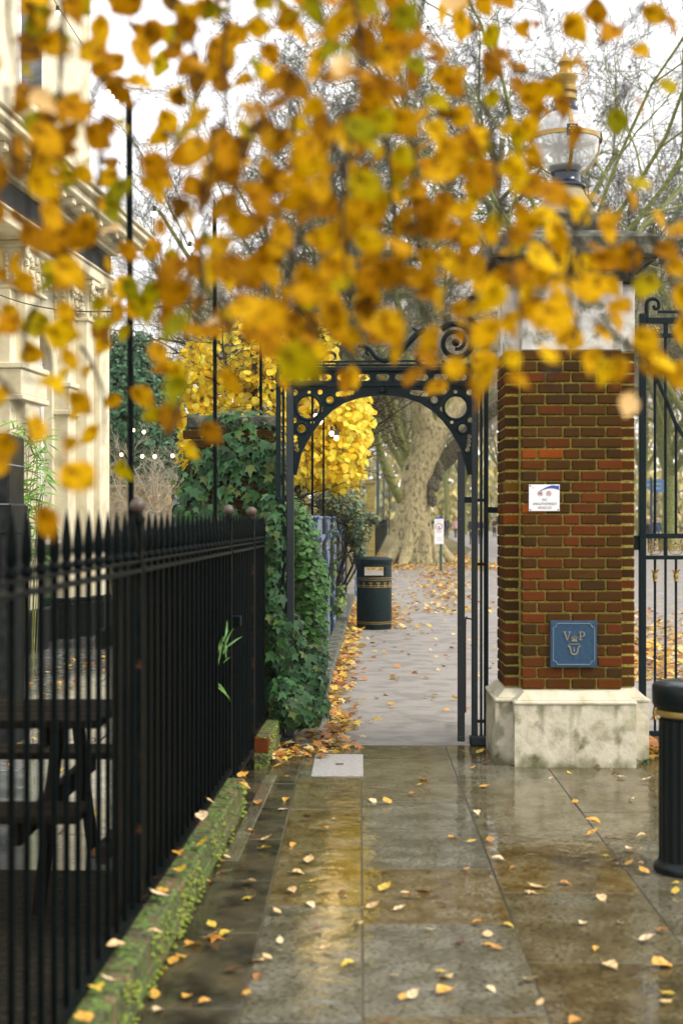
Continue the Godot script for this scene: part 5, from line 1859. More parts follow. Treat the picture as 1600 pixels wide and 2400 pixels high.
func build_plane_tree() -> void:
	var z = 51.0
	var foot = at(980, HZ, z) * Vector3(1, 0, 1)
	var t = thing("plane_tree", "great old plane tree with a leaning mottled trunk and mossy limbs by the path", "tree", foot)
	var trunk := Geo.new()
	var b = limb_px([[979, 1330, 78], [979, 1312, 62], [975, 1285, 50], [968, 1240, 44], [967, 1190, 40], [977, 1130, 38], [992, 1075, 41], [1006, 1035, 39], [1014, 1000, 32]], z, foot)
	smooth_tube(trunk, b[0], b[1], 22)
	# root flares and burrs
	for i in 9:
		var a = TAU * i / 9.0 + rf(-0.2, 0.2)
		var d = Vector3(cos(a), 0, sin(a))
		var reach = rf(0.75, 1.15)
		trunk.tube([Vector3(0, 1.2, 0) + d * 0.60, Vector3(0, 0.6, 0) + d * 0.74, Vector3(0, 0.2, 0) + d * 0.98 * reach, Vector3(0, -0.08, 0) + d * 1.25 * reach], [0.16, 0.22, 0.22, 0.14], 8, false)
	var burr := Geo.new()
	for e in [[1014, 1132, 22], [1012, 1165, 16], [1022, 1100, 18], [1016, 1150, 14], [1026, 1118, 12], [938, 1245, 9], [1001, 1232, 8], [956, 1105, 8]]:
		var p = at(e[0], e[1], z) - foot
		for q in 5:
			burr.ball(p + Vector3(rf(-0.12, 0.10), rf(-0.15, 0.15), rf(0.10, 0.38)), e[2] * rf(0.4, 0.75) / F * z, 9, 1.25)
	part("burrs", burr.mesh(), M.bark_burr, t)
	part("trunk", trunk.mesh(), M.bark_plane, t)
	var crown := Geo.new()
	var tips = []
	var limbs = [
		[[1000, 1015, 29], [986, 965, 23], [982, 905, 20], [988, 830, 18], [1000, 740, 16], [1000, 630, 14], [975, 500, 13], [955, 360, 10], [935, 220, 7]],
		[[1016, 1018, 32], [1040, 980, 28], [1068, 942, 25], [1096, 885, 22], [1122, 795, 18], [1135, 690, 16], [1150, 560, 13], [1180, 420, 10], [1200, 270, 7]],
		[[1030, 1085, 24], [1062, 1058, 20], [1100, 1010, 17], [1150, 965, 15], [1215, 920, 13], [1290, 860, 11], [1370, 780, 9], [1450, 690, 7], [1530, 600, 5]],
		[[950, 1185, 15], [925, 1150, 11], [903, 1105, 10], [886, 1055, 9], [872, 990, 8], [852, 920, 7], [825, 840, 8], [790, 750, 6], [740, 660, 5]],
		[[962, 1115, 14], [945, 1045, 12], [929, 965, 11], [910, 885, 9], [890, 795, 8], [855, 680, 9], [805, 560, 8], [740, 450, 6], [680, 350, 5]],
		[[955, 1075, 9], [928, 1005, 8], [903, 945, 7], [880, 900, 8], [850, 830, 7], [800, 760, 6], [720, 690, 5]],
		[[985, 1040, 13], [974, 950, 11], [968, 860, 10], [955, 750, 9], [925, 620, 8], [880, 470, 7], [840, 330, 6], [800, 200, 5]],
		[[1020, 1000, 18], [1060, 900, 14], [1130, 800, 12], [1230, 690, 10], [1330, 560, 9], [1420, 420, 7], [1500, 280, 5]],
	]
	var drift = [0.25, -0.4, 0.2, 0.5, -0.5, 0.8, -0.9, -0.7]
	for i in limbs.size():
		var l = limb_px(limbs[i], z, foot, drift[i])
		var lm := Geo.new()
		var s = smooth_tube(lm, l[0], l[1], 10)
		part("limb", lm.mesh(), M.bark_plane if i < 2 else (M.bark_burr if i == 2 else M.bark_moss), t)
		var dirs = []
		for k in s[0].size():
			dirs.append((s[0][mini(k + 1, s[0].size() - 1)] - s[0][maxi(k - 1, 0)]).normalized())
		sprout(crown, tips, s[0], s[1], dirs, 7.5, 0, 2, {"kids": 8, "sprays": 3, "spray_size": 1.5, "spread": 0.9, "wobble": 0.25, "lift": 0.03}, 0.4)
	part("branches", crown.mesh(), M.bark_moss, t)
	hang_twigs(t, tips, M.twig, 500, [Color(0.30, 0.13, 0.03), Color(0.42, 0.24, 0.04), Color(0.18, 0.09, 0.03), Color(0.06, 0.045, 0.03)])


func bare_tree(called: String, label: String, foot: Vector3, height: float, r: float, limbs: int, kids: int, sprays: int, spray_size: float, wood: Material, tw: Material, leaves: int, tints: Array, lean := Vector3.ZERO, fork := 0.4, depth := 2, out0 := 0.25, out1 := 0.9) -> void:
	var t = thing(called, label, "tree", foot)
	var g := Geo.new()
	var top = Vector3(0, height * fork, 0) + lean
	var pts = [Vector3(0, -0.05, 0), Vector3(0, 0.4, 0), top * 0.4 + Vector3(rf(-0.1, 0.1), 0, 0), top * 0.75, top]
	smooth_tube(g, pts, [r * 1.5, r * 1.1, r, r * 0.9, r * 0.75], 12)
	part("trunk", g.mesh(), wood, t)
	var c := Geo.new()
	var tips = []
	for i in limbs:
		var a = TAU * i / limbs + rf(-0.4, 0.4)
		var out = rf(out0, out1)
		var d = Vector3(cos(a) * out, 1.0, sin(a) * out).normalized()
		branch(c, tips, top - Vector3(0, rf(0, height * fork * 0.25), 0), d, height * (1.0 - fork) * rf(0.6, 0.85), r * rf(0.45, 0.65), 0, depth, {"kids": kids, "sprays": sprays, "spray_size": spray_size, "spread": 0.8, "wobble": 0.2, "lift": 0.07})
	part("branches", c.mesh(), wood, t)
	hang_twigs(t, tips, tw, leaves, tints)


func build_trees() -> void:
	var brown = [Color(0.30, 0.13, 0.03), Color(0.42, 0.24, 0.04), Color(0.05, 0.04, 0.03), Color(0.06, 0.045, 0.03)]
	var gold = [Color(0.70, 0.52, 0.05), Color(0.62, 0.40, 0.04), Color(0.72, 0.60, 0.12)]
	bare_tree("bare_tree", "tall bare plane tree rising behind the brick pier and lamp", at(1345, HZ, 38.0) * Vector3(1, 0, 1), 20.0, 0.13, 9, 5, 3, 1.2, M.bark_moss, M.twig, 250, brown, Vector3(-0.2, 0, 0), 0.40, 2, 0.5, 1.5)
	bare_tree("bare_tree", "bare tree standing behind the yellow tree, its fine twigs against the sky", at(690, HZ, 58.0) * Vector3(1, 0, 1), 21.0, 0.28, 7, 5, 4, 1.5, M.bark_moss, M.twig, 350, brown, Vector3(0.3, 0, 0), 0.3)
	bare_tree("bare_tree", "bare tree beyond the drive gate at the right edge", at(1640, HZ, 60.0) * Vector3(1, 0, 1), 20.0, 0.30, 7, 5, 4, 1.7, M.bark_moss, M.twig, 300, brown, Vector3.ZERO, 0.3)
	var far = [
		[948, 84, 17, "moss green trunk just behind the great plane trunk", false], [838, 120, 20, "far tree above the black railings, left of the lamps", false], [1046, 138, 22, "slim far tree behind the walkers, right of the plane trunk", true], [1088, 145, 21, "far yellow tree between the gate bars", true],
		[1174, 150, 22, "far tree beside the brick pier, seen through the narrow gap", true], [1240, 140, 22, "far tree hidden mostly by the brick pier", false], [1500, 92, 17, "far tree behind the hinge side of the drive gate", true], [1562, 72, 16, "mossy trunk seen between bars of the drive gate", false],
		[1610, 120, 20, "far yellow tree at the right edge beyond the drive gate", true], [980, 170, 22, "most distant tree behind the plane trunk", true], [790, 110, 20, "far tree behind the holly bush", true], [560, 95, 18, "far tree behind the ivy pier", false],
	]
	for f in far:
		bare_tree("park_tree", f[3], at(f[0], HZ, f[1]) * Vector3(1, 0, 1), f[2], 0.26 if f[4] else 0.33, 7, 5, 4, 2.3, M.bark_moss, M.twig_pale, 1300 if f[4] else 300, gold if f[4] else brown, Vector3(rf(-0.5, 0.5), 0, 0), 0.3)
	# low hedge of yellowing trees that closes the view
	var places = []
	var tints = []
	for i in 24000:
		var x = rf(-35, 95)
		var y = absf(rng.randfn(0.0, 6.5)) + 0.1
		places.append(look(Vector3(x, y, -185 + rf(-5, 5)), Vector3(rf(-1, 1), rf(-0.2, 1), 1), Vector3(rf(-1, 1), -1, 0), rf(0.5, 1.3)))
		var k = rf(0.7, 1.2)
		tints.append(Color(0.50 * k, 0.43 * k, 0.14 * k) if rng.randf() < 0.6 else Color(0.30 * k, 0.30 * k, 0.17 * k))
	var h = many("distant_foliage", SH.small, M.tinted_matt, self, places, tints)
	h.set_meta("label", "distant belt of yellowing foliage across the park")


func scatter_on(c: Vector3, r: Vector3, squash := 1.0) -> Array:
	# a point in the outer shell of an ellipsoid and the way out of it
	var d = Vector3(rng.randfn(), rng.randfn(), rng.randfn()).normalized()
	var k = pow(rf(0.35, 1.0), 0.5)
	return [c + Vector3(d.x * r.x, d.y * r.y, d.z * r.z) * k, Vector3(d.x / r.x, d.y / r.y, d.z / r.z).normalized()]


func build_lime() -> void:
	var z = 17.0
	var foot = at(598, HZ, 17.4) * Vector3(1, 0, 1)
	var t = thing("lime_tree", "small tree thick with bright yellow leaves behind the ivy and blue fence", "tree", foot)
	var trunk := Geo.new()
	smooth_tube(trunk, [Vector3(0, 0, 0), Vector3(0.03, 1.5, 0), Vector3(0.0, 2.6, 0.05), Vector3(-0.05, 3.8, 0)], [0.10, 0.085, 0.07, 0.03], 10)
	part("trunk", trunk.mesh(), M.bark_dark, t)
	var br := Geo.new()
	var tips = []
	for i in 16:
		var a = rf(-0.5, 3.6)
		branch(br, tips, Vector3(0.0, rf(1.3, 3.4), 0), Vector3(cos(a), rf(0.1, 0.7), sin(a) * 0.6).normalized(), rf(0.9, 1.5), 0.026, 1, 2, {"kids": 6, "sprays": 3, "spray_size": 0.5, "lift": 0.03})
	part("branches", br.mesh(), M.bark_dark, t)
	hang_twigs(t, tips, M.twig_dark, 0, [])
	# leaf masses, given as photo column, row and half sizes, with how many leaves each holds
	var lobes = [[650, 985, 210, 150, 900], [790, 1000, 85, 150, 900], [720, 930, 130, 110, 420], [480, 1000, 60, 110, 420], [560, 830, 130, 80, 420], [800, 1085, 60, 70, 330], [740, 1090, 70, 55, 260], [690, 800, 120, 70, 300], [460, 880, 50, 90, 260], [600, 900, 180, 90, 420], [835, 960, 38, 110, 300], [450, 1060, 32, 50, 150]]
	var spots = []
	for l in lobes:
		var c = at(l[0], l[1], z)
		var r = Vector3(l[2] / F * z, l[3] / F * z, 0.55)
		for i in l[4]:
			var q = scatter_on(c, r)
			var nrm = (q[1] * 0.5 + Vector3(rf(-0.6, 0.6), rf(0.0, 0.9), rf(0.1, 1.0))).normalized()
			spots.append(look(q[0] - foot, nrm, Vector3(rf(-0.6, 0.6), -1.0, rf(-0.4, 0.4)), rf(0.065, 0.105)))
	spots.sort_custom(func(a, b): return a.origin.z > b.origin.z)
	for i in 290:
		var s = spots[i * 3]
		part("leaf", SH.lime[i % 3], M.yellow_leaf[rng.randi() % 4], t, s)
	var rest = [[], [], []]
	var tints = [[], [], []]
	for i in spots.size():
		if i % 3 == 0 and i < 870:
			continue
		rest[i % 3].append(spots[i])
		var k = rf(0.8, 1.05)
		tints[i % 3].append([Color(0.92 * k, 0.70 * k, 0.03), Color(0.92 * k, 0.77 * k, 0.08), Color(0.86 * k, 0.60 * k, 0.02), Color(0.86 * k, 0.78 * k, 0.07)][rng.randi() % 4])
	var ml = leaf_mat(Color.WHITE, 0.95, 0.5)
	ml.vertex_color_use_as_albedo = true
	for k in 3:
		many("foliage", SH.lime[k], ml, t, rest[k], tints[k])


func build_evergreen() -> void:
	var foot = Vector3(-4.55, 0, -30.0)
	var t = thing("evergreen_tree", "dense dark evergreen tree beyond the pub corner", "tree", foot)
	var g := Geo.new()
	smooth_tube(g, [Vector3(0, 0, 0), Vector3(0, 2.0, 0), Vector3(0, 4.5, 0)], [0.16, 0.12, 0.05], 8)
	part("trunk", g.mesh(), M.bark_dark, t)
	var places = []
	var tints = []
	for b in [[Vector3(0, 3.9, 0), Vector3(1.25, 1.75, 1.1), 18000], [Vector3(0.55, 3.1, 0.2), Vector3(0.95, 1.2, 0.9), 10000], [Vector3(0.2, 2.0, 0.2), Vector3(1.5, 1.2, 0.9), 10000]]:
		for i in b[2]:
			var q = scatter_on(b[0], b[1])
			var cl = sin(q[0].x * 9.0) * sin(q[0].y * 8.0 + 1.0) * sin(q[0].z * 9.0)
			if cl < -0.42:
				continue
			places.append(look(q[0], (q[1] + Vector3(rf(-0.7, 0.7), rf(0, 0.9), rf(-0.3, 0.9))).normalized(), Vector3(rf(-1, 1), rf(-1, 0.3), rf(-1, 1)), rf(0.08, 0.15)))
			var k = rf(0.5, 1.7)
			tints.append(Color(0.034 * k, 0.090 * k, 0.046 * k))
	many("foliage", SH.small, M.tinted_gloss, t, places, tints)
	# bare shrubs in front of it
	for e in [["tangle of bare pale twigs in front of the dark evergreen", at(335, HZ, 24.0), 15, 1.25, 2.3], ["bare shrub with a few brown leaves against the pub corner", at(290, HZ, 22.5), 8, 0.9, 1.6]]:
		var s = thing("bare_shrub", e[0], "shrub", e[1] * Vector3(1, 0, 1))
		var sg := Geo.new()
		var tips = []
		for i in e[2]:
			var a = rf(0, TAU)
			var d = Vector3(cos(a) * rf(0.2, 0.7), 1.0, sin(a) * 0.5).normalized()
			branch(sg, tips, Vector3(cos(a), 0, sin(a)) * rf(0.05, 0.6), d, rf(0.8, 1.2) * e[4], 0.020, 1, 2, {"kids": 3, "sprays": 3, "spray_size": 0.8, "wobble": 0.25})
		part("stems", sg.mesh(), M.twig_pale, s)
		hang_twigs(s, tips, M.twig_pale, 60, [Color(0.36, 0.20, 0.07), Color(0.44, 0.28, 0.12), Color(0.28, 0.14, 0.05)])


func clump(t: Node3D, called: String, shapes: Array, mats: Array, blobs: Array, origin: Vector3, size0: float, size1: float, singles: int, tints: Array, loose: Material, droop := 0.7) -> void:
	# blobs: centre, radii, count; the leaves nearest the camera are parts of their own, the rest one mass
	var spots = []
	for b in blobs:
		for i in b[2]:
			var q = scatter_on(b[0], b[1])
			var nrm = (q[1] * 0.8 + Vector3(rf(-0.5, 0.5), rf(-0.1, 0.7), rf(-0.1, 0.7))).normalized()
			spots.append(look(q[0] - origin, nrm, Vector3(rf(-0.7, 0.7), -droop, rf(-0.4, 0.4)), rf(size0, size1)))
	spots.sort_custom(func(a, b): return a.origin.z > b.origin.z)
	var step = maxi(1, int(spots.size() * 0.7 / maxf(1, singles)))
	var taken = {}
	for i in singles:
		var k = i * step
		if k >= spots.size():
			break
		taken[k] = true
		part("leaf", shapes[i % shapes.size()], mats[rng.randi() % mats.size()], t, spots[k])
	var rest = []
	var col = []
	for i in spots.size():
		if taken.has(i):
			continue
		rest.append(spots[i])
		var c = tints[rng.randi() % tints.size()]
		var k = rf(0.7, 1.25)
		col.append(Color(c.r * k, c.g * k, c.b * k))
	many(called, shapes[0], loose, t, rest, col)


func build_ivy() -> void:
	# the pier that the ivy has swallowed
	var p = thing("ivy_pier", "square old brick pier almost hidden under ivy left of the archway", "gate pier", Vector3(-0.80, 0, -10.75), -LANE)
	part("core", box_mesh(Vector3(0.60, 2.26, 0.60), 0.01, Vector3(0, 1.13, 0)), M.mortar, p)
	var bm = brick_mesh(0.212, 0.062, 0.09, 17)
	for j in 30:
		for i in 3:
			part("brick", bm, M.bricks[[2, 6, 0, 2][rng.randi() % 4]], p, Transform3D(Basis.IDENTITY, Vector3(-0.21 + i * 0.222 + (0.0 if j % 2 else -0.04), 2.22 - j * 0.0735, 0.29)))
	part("coping", box_mesh(Vector3(0.66, 0.10, 0.66), 0.015, Vector3(0, 2.31, 0)), M.limestone_dark, p)
	var greens = [Color(0.028, 0.082, 0.030), Color(0.038, 0.105, 0.040), Color(0.020, 0.056, 0.022), Color(0.052, 0.125, 0.050), Color(0.022, 0.060, 0.022), Color(0.034, 0.095, 0.034), Color(0.09, 0.13, 0.035)]
	var t = thing("ivy", "thick dark ivy covering the front of the old pier beyond the railings", "ivy", Vector3(-0.80, 0, -10.42))
	var c = Vector3(-0.80, 1.72, -10.45)
	var st := Geo.new()
	for i in 14:
		var x = -0.80 + rf(-0.36, 0.36)
		st.tube([Vector3(x, 0.1, -10.40) - t.position, Vector3(x + rf(-0.1, 0.1), 1.1, -10.40) - t.position, Vector3(x + rf(-0.15, 0.15), 2.1, -10.40) - t.position], [0.012, 0.009, 0.004], 5)
	part("stems", st.mesh(), M.bark_dark, t)
	clump(t, "foliage", SH.ivy, M.ivy, [[c, Vector3(0.40, 0.62, 0.12), 800], [c + Vector3(0.0, -0.55, 0), Vector3(0.38, 0.45, 0.14), 420], [c + Vector3(0.28, 0.30, -0.02), Vector3(0.14, 0.34, 0.18), 170], [c + Vector3(-0.30, 0.05, 0.0), Vector3(0.14, 0.45, 0.12), 130], [c + Vector3(0.0, 0.60, -0.12), Vector3(0.36, 0.10, 0.2), 130]], t.position, 0.045, 0.120, 260, greens, M.tinted_gloss)
	# the cascade that hangs over the gate post and spreads on the path
	var cb = at(690, HZ, 10.2) * Vector3(1, 0, 1)
	var k = thing("ivy", "ivy tumbling down the gate post and spreading over the edge of the path", "ivy", cb)
	var st2 := Geo.new()
	for i in 10:
		var a = at(640 + rf(-20, 20), 1200, 10.1) - cb
		var b = at(650 + rf(-20, 30), 1450, 10.1) - cb
		var d = at(690 + rf(-60, 60), 1690, 10.2) - cb
		st2.tube([a, b, d], [0.008, 0.012, 0.016], 5)
	part("stems", st2.mesh(), M.bark_dark, k)
	clump(k, "foliage", SH.ivy, M.ivy, [[at(640, 1250, 10.1), Vector3(0.085, 0.30, 0.12), 320], [at(640, 1390, 10.1), Vector3(0.09, 0.30, 0.12), 320], [at(662, 1500, 10.15), Vector3(0.15, 0.27, 0.20), 520], [at(690, 1585, 10.25), Vector3(0.21, 0.26, 0.24), 800], [at(700, 1655, 10.2), Vector3(0.21, 0.14, 0.26), 480], [at(668, 1640, 10.0), Vector3(0.15, 0.18, 0.15), 320], [at(735, 1590, 10.7), Vector3(0.11, 0.28, 0.26), 420]], k.position, 0.040, 0.110, 290, greens, M.tinted_gloss)
	# privet behind it
	var pb = at(715, HZ, 12.0) * Vector3(1, 0, 1)
	var v = thing("privet", "bushy bright green privet leaning over the kerb behind the ivy", "shrub", pb)
	var pg := Geo.new()
	for i in 16:
		pg.tube([Vector3(rf(-0.1, 0.1), 0, rf(-0.2, 0.2)), Vector3(rf(-0.2, 0.2), 0.8, rf(-0.3, 0.3)), Vector3(rf(-0.25, 0.25), 1.5, rf(-0.4, 0.4))], [0.012, 0.009, 0.004], 5)
	part("stems", pg.mesh(), M.bark_dark, v)
	clump(v, "foliage", [SH.small], M.ivy, [[at(700, 1290, 11.8), Vector3(0.18, 0.36, 0.4), 1100], [at(722, 1380, 11.8), Vector3(0.18, 0.40, 0.4), 1500], [at(728, 1470, 11.8), Vector3(0.15, 0.35, 0.4), 800], [at(690, 1220, 11.8), Vector3(0.10, 0.20, 0.3), 220]], v.position, 0.045, 0.075, 0, [Color(0.034, 0.10, 0.020), Color(0.045, 0.135, 0.026), Color(0.022, 0.066, 0.015)], M.tinted_gloss, 0.1)
	# holly that leans over the blue fence
	var hb = at(805, HZ, 21.0) * Vector3(1, 0, 1)
	var h = thing("holly_bush", "grey green evergreen bush hanging over the blue fence above the litter bin", "shrub", hb)
	var hg := Geo.new()
	for i in 14:
		hg.tube([Vector3(-0.3, 0, 0), Vector3(rf(-0.4, 0.2), 0.9, rf(-0.3, 0.3)), Vector3(rf(-0.5, 0.45), 1.7, rf(-0.3, 0.3))], [0.02, 0.014, 0.005], 5)
	part("stems", hg.mesh(), M.bark_dark, h)
	clump(h, "foliage", [SH.small], M.ivy, [[at(800, 1190, 21.0), Vector3(0.36, 0.24, 0.4), 900], [at(835, 1235, 21.0), Vector3(0.22, 0.30, 0.35), 800], [at(842, 1290, 21.0), Vector3(0.10, 0.18, 0.2), 220], [at(770, 1175, 21.0), Vector3(0.22, 0.16, 0.4), 380], [at(870, 1215, 21.0), Vector3(0.12, 0.10, 0.2), 140]], h.position, 0.05, 0.085, 0, [Color(0.06, 0.10, 0.06), Color(0.10, 0.15, 0.095), Color(0.035, 0.065, 0.035), Color(0.16, 0.15, 0.04)], M.tinted_gloss, 0.1)
	# small weeds growing through the blue fence
	var wb = at(785, HZ, 17.5) * Vector3(1, 0, 1)
	var w = thing("fence_weeds", "straggling creeper and weeds at the foot of the blue fence", "creeper", wb)
	clump(w, "foliage", [SH.small], M.ivy, [[at(783, 1330, 17.0), Vector3(0.025, 0.25, 0.15), 40], [at(792, 1420, 17.5), Vector3(0.05, 0.12, 0.3), 80], [at(800, 1395, 19.5), Vector3(0.06, 0.16, 0.3), 80], [at(780, 1250, 17.0), Vector3(0.02, 0.12, 0.1), 20]], w.position, 0.05, 0.09, 0, [Color(0.09, 0.15, 0.03), Color(0.13, 0.16, 0.04), Color(0.05, 0.09, 0.025)], M.tinted_gloss, 0.2)


func blades(t: Node3D, m: Material, where: Vector3, n: int, l0: float, l1: float, spread: float, shape: Mesh) -> void:
	for i in n:
		var a = rf(0, TAU)
		var d = Vector3(cos(a) * spread, 1.0, sin(a) * spread)
		part("blade", shape, m, t, look(where + Vector3(rf(-0.03, 0.03), 0, rf(-0.03, 0.03)), Vector3(-cos(a), spread, -sin(a)), d, rf(l0, l1)))


func build_small_plants() -> void:
	var g1 = thing("grass_tuft", "bright green grass tuft at the right foot of the stone plinth", "grass tuft", at(1508, 1785, 9.3) * Vector3(1, 0, 1))
	blades(g1, M.grass_blade, Vector3.ZERO, 26, 0.08, 0.17, 0.9, SH.blade)
	var g2 = thing("fern_leaf", "green strap leaves poking through the railing before the garden gate", "plant", rail_at(7.4, 0.95, 0.02))
	var br := Geo.new()
	br.tube([Vector3(-0.05, -0.25, 0), Vector3(0.0, 0.0, 0.0)], [0.004, 0.003], 5)
	part("stem", br.mesh(), M.bamboo, g2)
	for i in 11:
		var o = Vector3(rf(-0.03, 0.03), rf(-0.10, 0.05), rf(-0.03, 0.03))
		part("blade", SH.blade, M.grass_blade, g2, look(o, Vector3(rf(-0.6, 0.6), 0.2, 1), Vector3(rf(-0.1, 0.7), rf(0.5, 1.2), rf(-0.3, 0.3)), rf(0.06, 0.14)))
	for i in 2:
		part("blade", SH.blade, M.bamboo, g2, look(Vector3(-0.03, -0.20 - 0.02 * i, 0), Vector3(0.3, 0.6, 1), Vector3(0.8, rf(-0.7, -0.4), 0.1), rf(0.10, 0.14)))
	var bb = at(72, HZ, 14.5) * Vector3(1, 0, 1)
	var b = thing("bamboo", "feathery green bamboo in front of the arched pub window", "bamboo", bb)
	for i in 9:
		var x = rf(-0.12, 0.06)
		var cane := Geo.new()
		var top = rf(1.7, 2.6)
		cane.tube([Vector3(x, 0, rf(-0.1, 0.1)), Vector3(x + 0.05, top * 0.6, 0), Vector3(x + rf(0.0, 0.25), top, rf(-0.1, 0.1))], [0.006, 0.005, 0.002], 6)
		part("cane", cane.mesh(), M.bark_moss, b)
	for i in 240:
		var y = rf(1.15, 2.6)
		part("leaf", SH.strap, M.bamboo if rng.randf() < 0.7 else M.grass_blade, b, look(Vector3(rf(-0.22, 0.20), y, rf(-0.15, 0.15)), Vector3(rf(-0.4, 0.4), rf(0.3, 1), 0.6), Vector3(rf(-1, 1), rf(-0.7, 0.2), rf(-0.4, 0.4)), rf(0.13, 0.24)))


# ---------------------------------------------------------------- boundary beyond the gate

func build_boundary() -> void:
	var line = func(z, off = 0.0): return Vector3(-0.62 + 0.0253 * z + off, 0, -z)
	# low kerb along the footpath
	var kg := Geo.new()
	for i in 9:
		var z0 = 11.0 + i * 1.9
		var a = line.call(z0 + 0.95, 0.10)
		kg.box(a + Vector3(0, 0.05, 0), Vector3(0.16, 0.14, 1.89), 0.012, Basis(Vector3.UP, -0.0253))
	structure("path_kerb", kg.mesh(), M.limestone_dark)
	var t = thing("blue_fence", "weathered blue panelled fence with peeling paint along the footpath", "fence", line.call(18.0))
	var zs = [12.0, 13.6, 16.4, 19.1, 21.9, 24.6, 27.6]
	for i in zs.size() - 1:
		var z0 = zs[i]
		var z1 = zs[i + 1]
		var c = line.call((z0 + z1) * 0.5) - t.position
		part("panel", box_mesh(Vector3(0.03, 1.55, z1 - z0 - 0.06), 0.004, c + Vector3(0, 0.83, 0)), M.blue_wood[i % 2], t, Transform3D(Basis.IDENTITY, Vector3.ZERO))
		part("rail", box_mesh(Vector3(0.05, 0.05, z1 - z0 - 0.06), 0.006, c + Vector3(0.03, 1.40, 0)), M.blue_wood[0], t)
		part("cap", box_mesh(Vector3(0.06, 0.03, z1 - z0), 0.006, c + Vector3(0.0, 1.615, 0)), M.blue_wood[1], t)
	for z in zs:
		part("post", box_mesh(Vector3(0.040, 1.62, 0.07), 0.006, line.call(z, 0.01) - t.position + Vector3(0, 0.81, 0)), M.blue_post, t)
	# slatted stretch farther on
	var s = thing("slatted_fence", "short stretch of blue vertical slats behind the litter bin", "fence", at(852, HZ, 32.0) * Vector3(1, 0, 1))
	for i in 14:
		var z = 29.5 + i * 0.45
		var p = Vector3(0.29 + 0.04 * (z - 29.5), 0.62, -z) - s.position
		part("slat", box_mesh(Vector3(0.04, 1.25, 0.20), 0.005, p), M.blue_wood[i % 2], s)
	for y in [0.3, 1.0]:
		part("rail", box_mesh(Vector3(0.03, 0.06, 6.2), 0.003, Vector3(0.39, y, -32.5) - s.position + Vector3(-0.05, 0, 0)), M.blue_post, s)
	# yellow brick pier
	var bp = thing("brick_pier", "yellow brick pier between the blue slats and the black railings", "pier", Vector3(0.93, 0, -45.0))
	part("core", box_mesh(Vector3(0.24, 2.7, 0.42), 0.005, Vector3(0, 1.35, 0)), M.mortar, bp)
	var bm = brick_mesh(0.212, 0.064, 0.1, 27)
	for j in 35:
		for i in 1:
			part("brick", bm, M.yellow_bricks[rng.randi() % 4], bp, Transform3D(Basis.IDENTITY, Vector3(rf(-0.008, 0.008), 0.05 + j * 0.0755, 0.175)))
	part("cap", box_mesh(Vector3(0.32, 0.1, 0.5), 0.02, Vector3(0, 2.74, 0)), M.yellow_bricks[2], bp)
	# black railings far along the grass
	var far = thing("far_railing", "black park railing running into the distance left of the plane tree", "railing", Vector3(1.55, 0, -65.0))
	var rail_line = func(z): return Vector3(1.15 + 0.0375 * (z - 52.0), 0, -z)
	for y in [0.15, 1.25]:
		var g := Geo.new()
		bar(g, rail_line.call(52.0) + Vector3(0, y, 0) - far.position, rail_line.call(150.0) + Vector3(0, y, 0) - far.position, 0.05, 0.05, Vector3.UP)
		part("rail", g.mesh(), M.iron, far)
	var bmesh = rod(Vector3.ZERO, Vector3(0, 1.42, 0), 0.016, 5)
	for i in 290:
		var z = 52.0 + i * 0.16 if i < 200 else 84.0 + (i - 200) * 0.73
		part("bar", bmesh, M.iron, far, Transform3D(Basis.IDENTITY, rail_line.call(z) - far.position))
	for i in 12:
		part("post", box_mesh(Vector3(0.08, 1.55, 0.08), 0.005, rail_line.call(52.0 + i * 8.0) - far.position + Vector3(0, 0.77, 0)), M.iron, far)

# ---------------------------------------------------------------- people, far off on the path

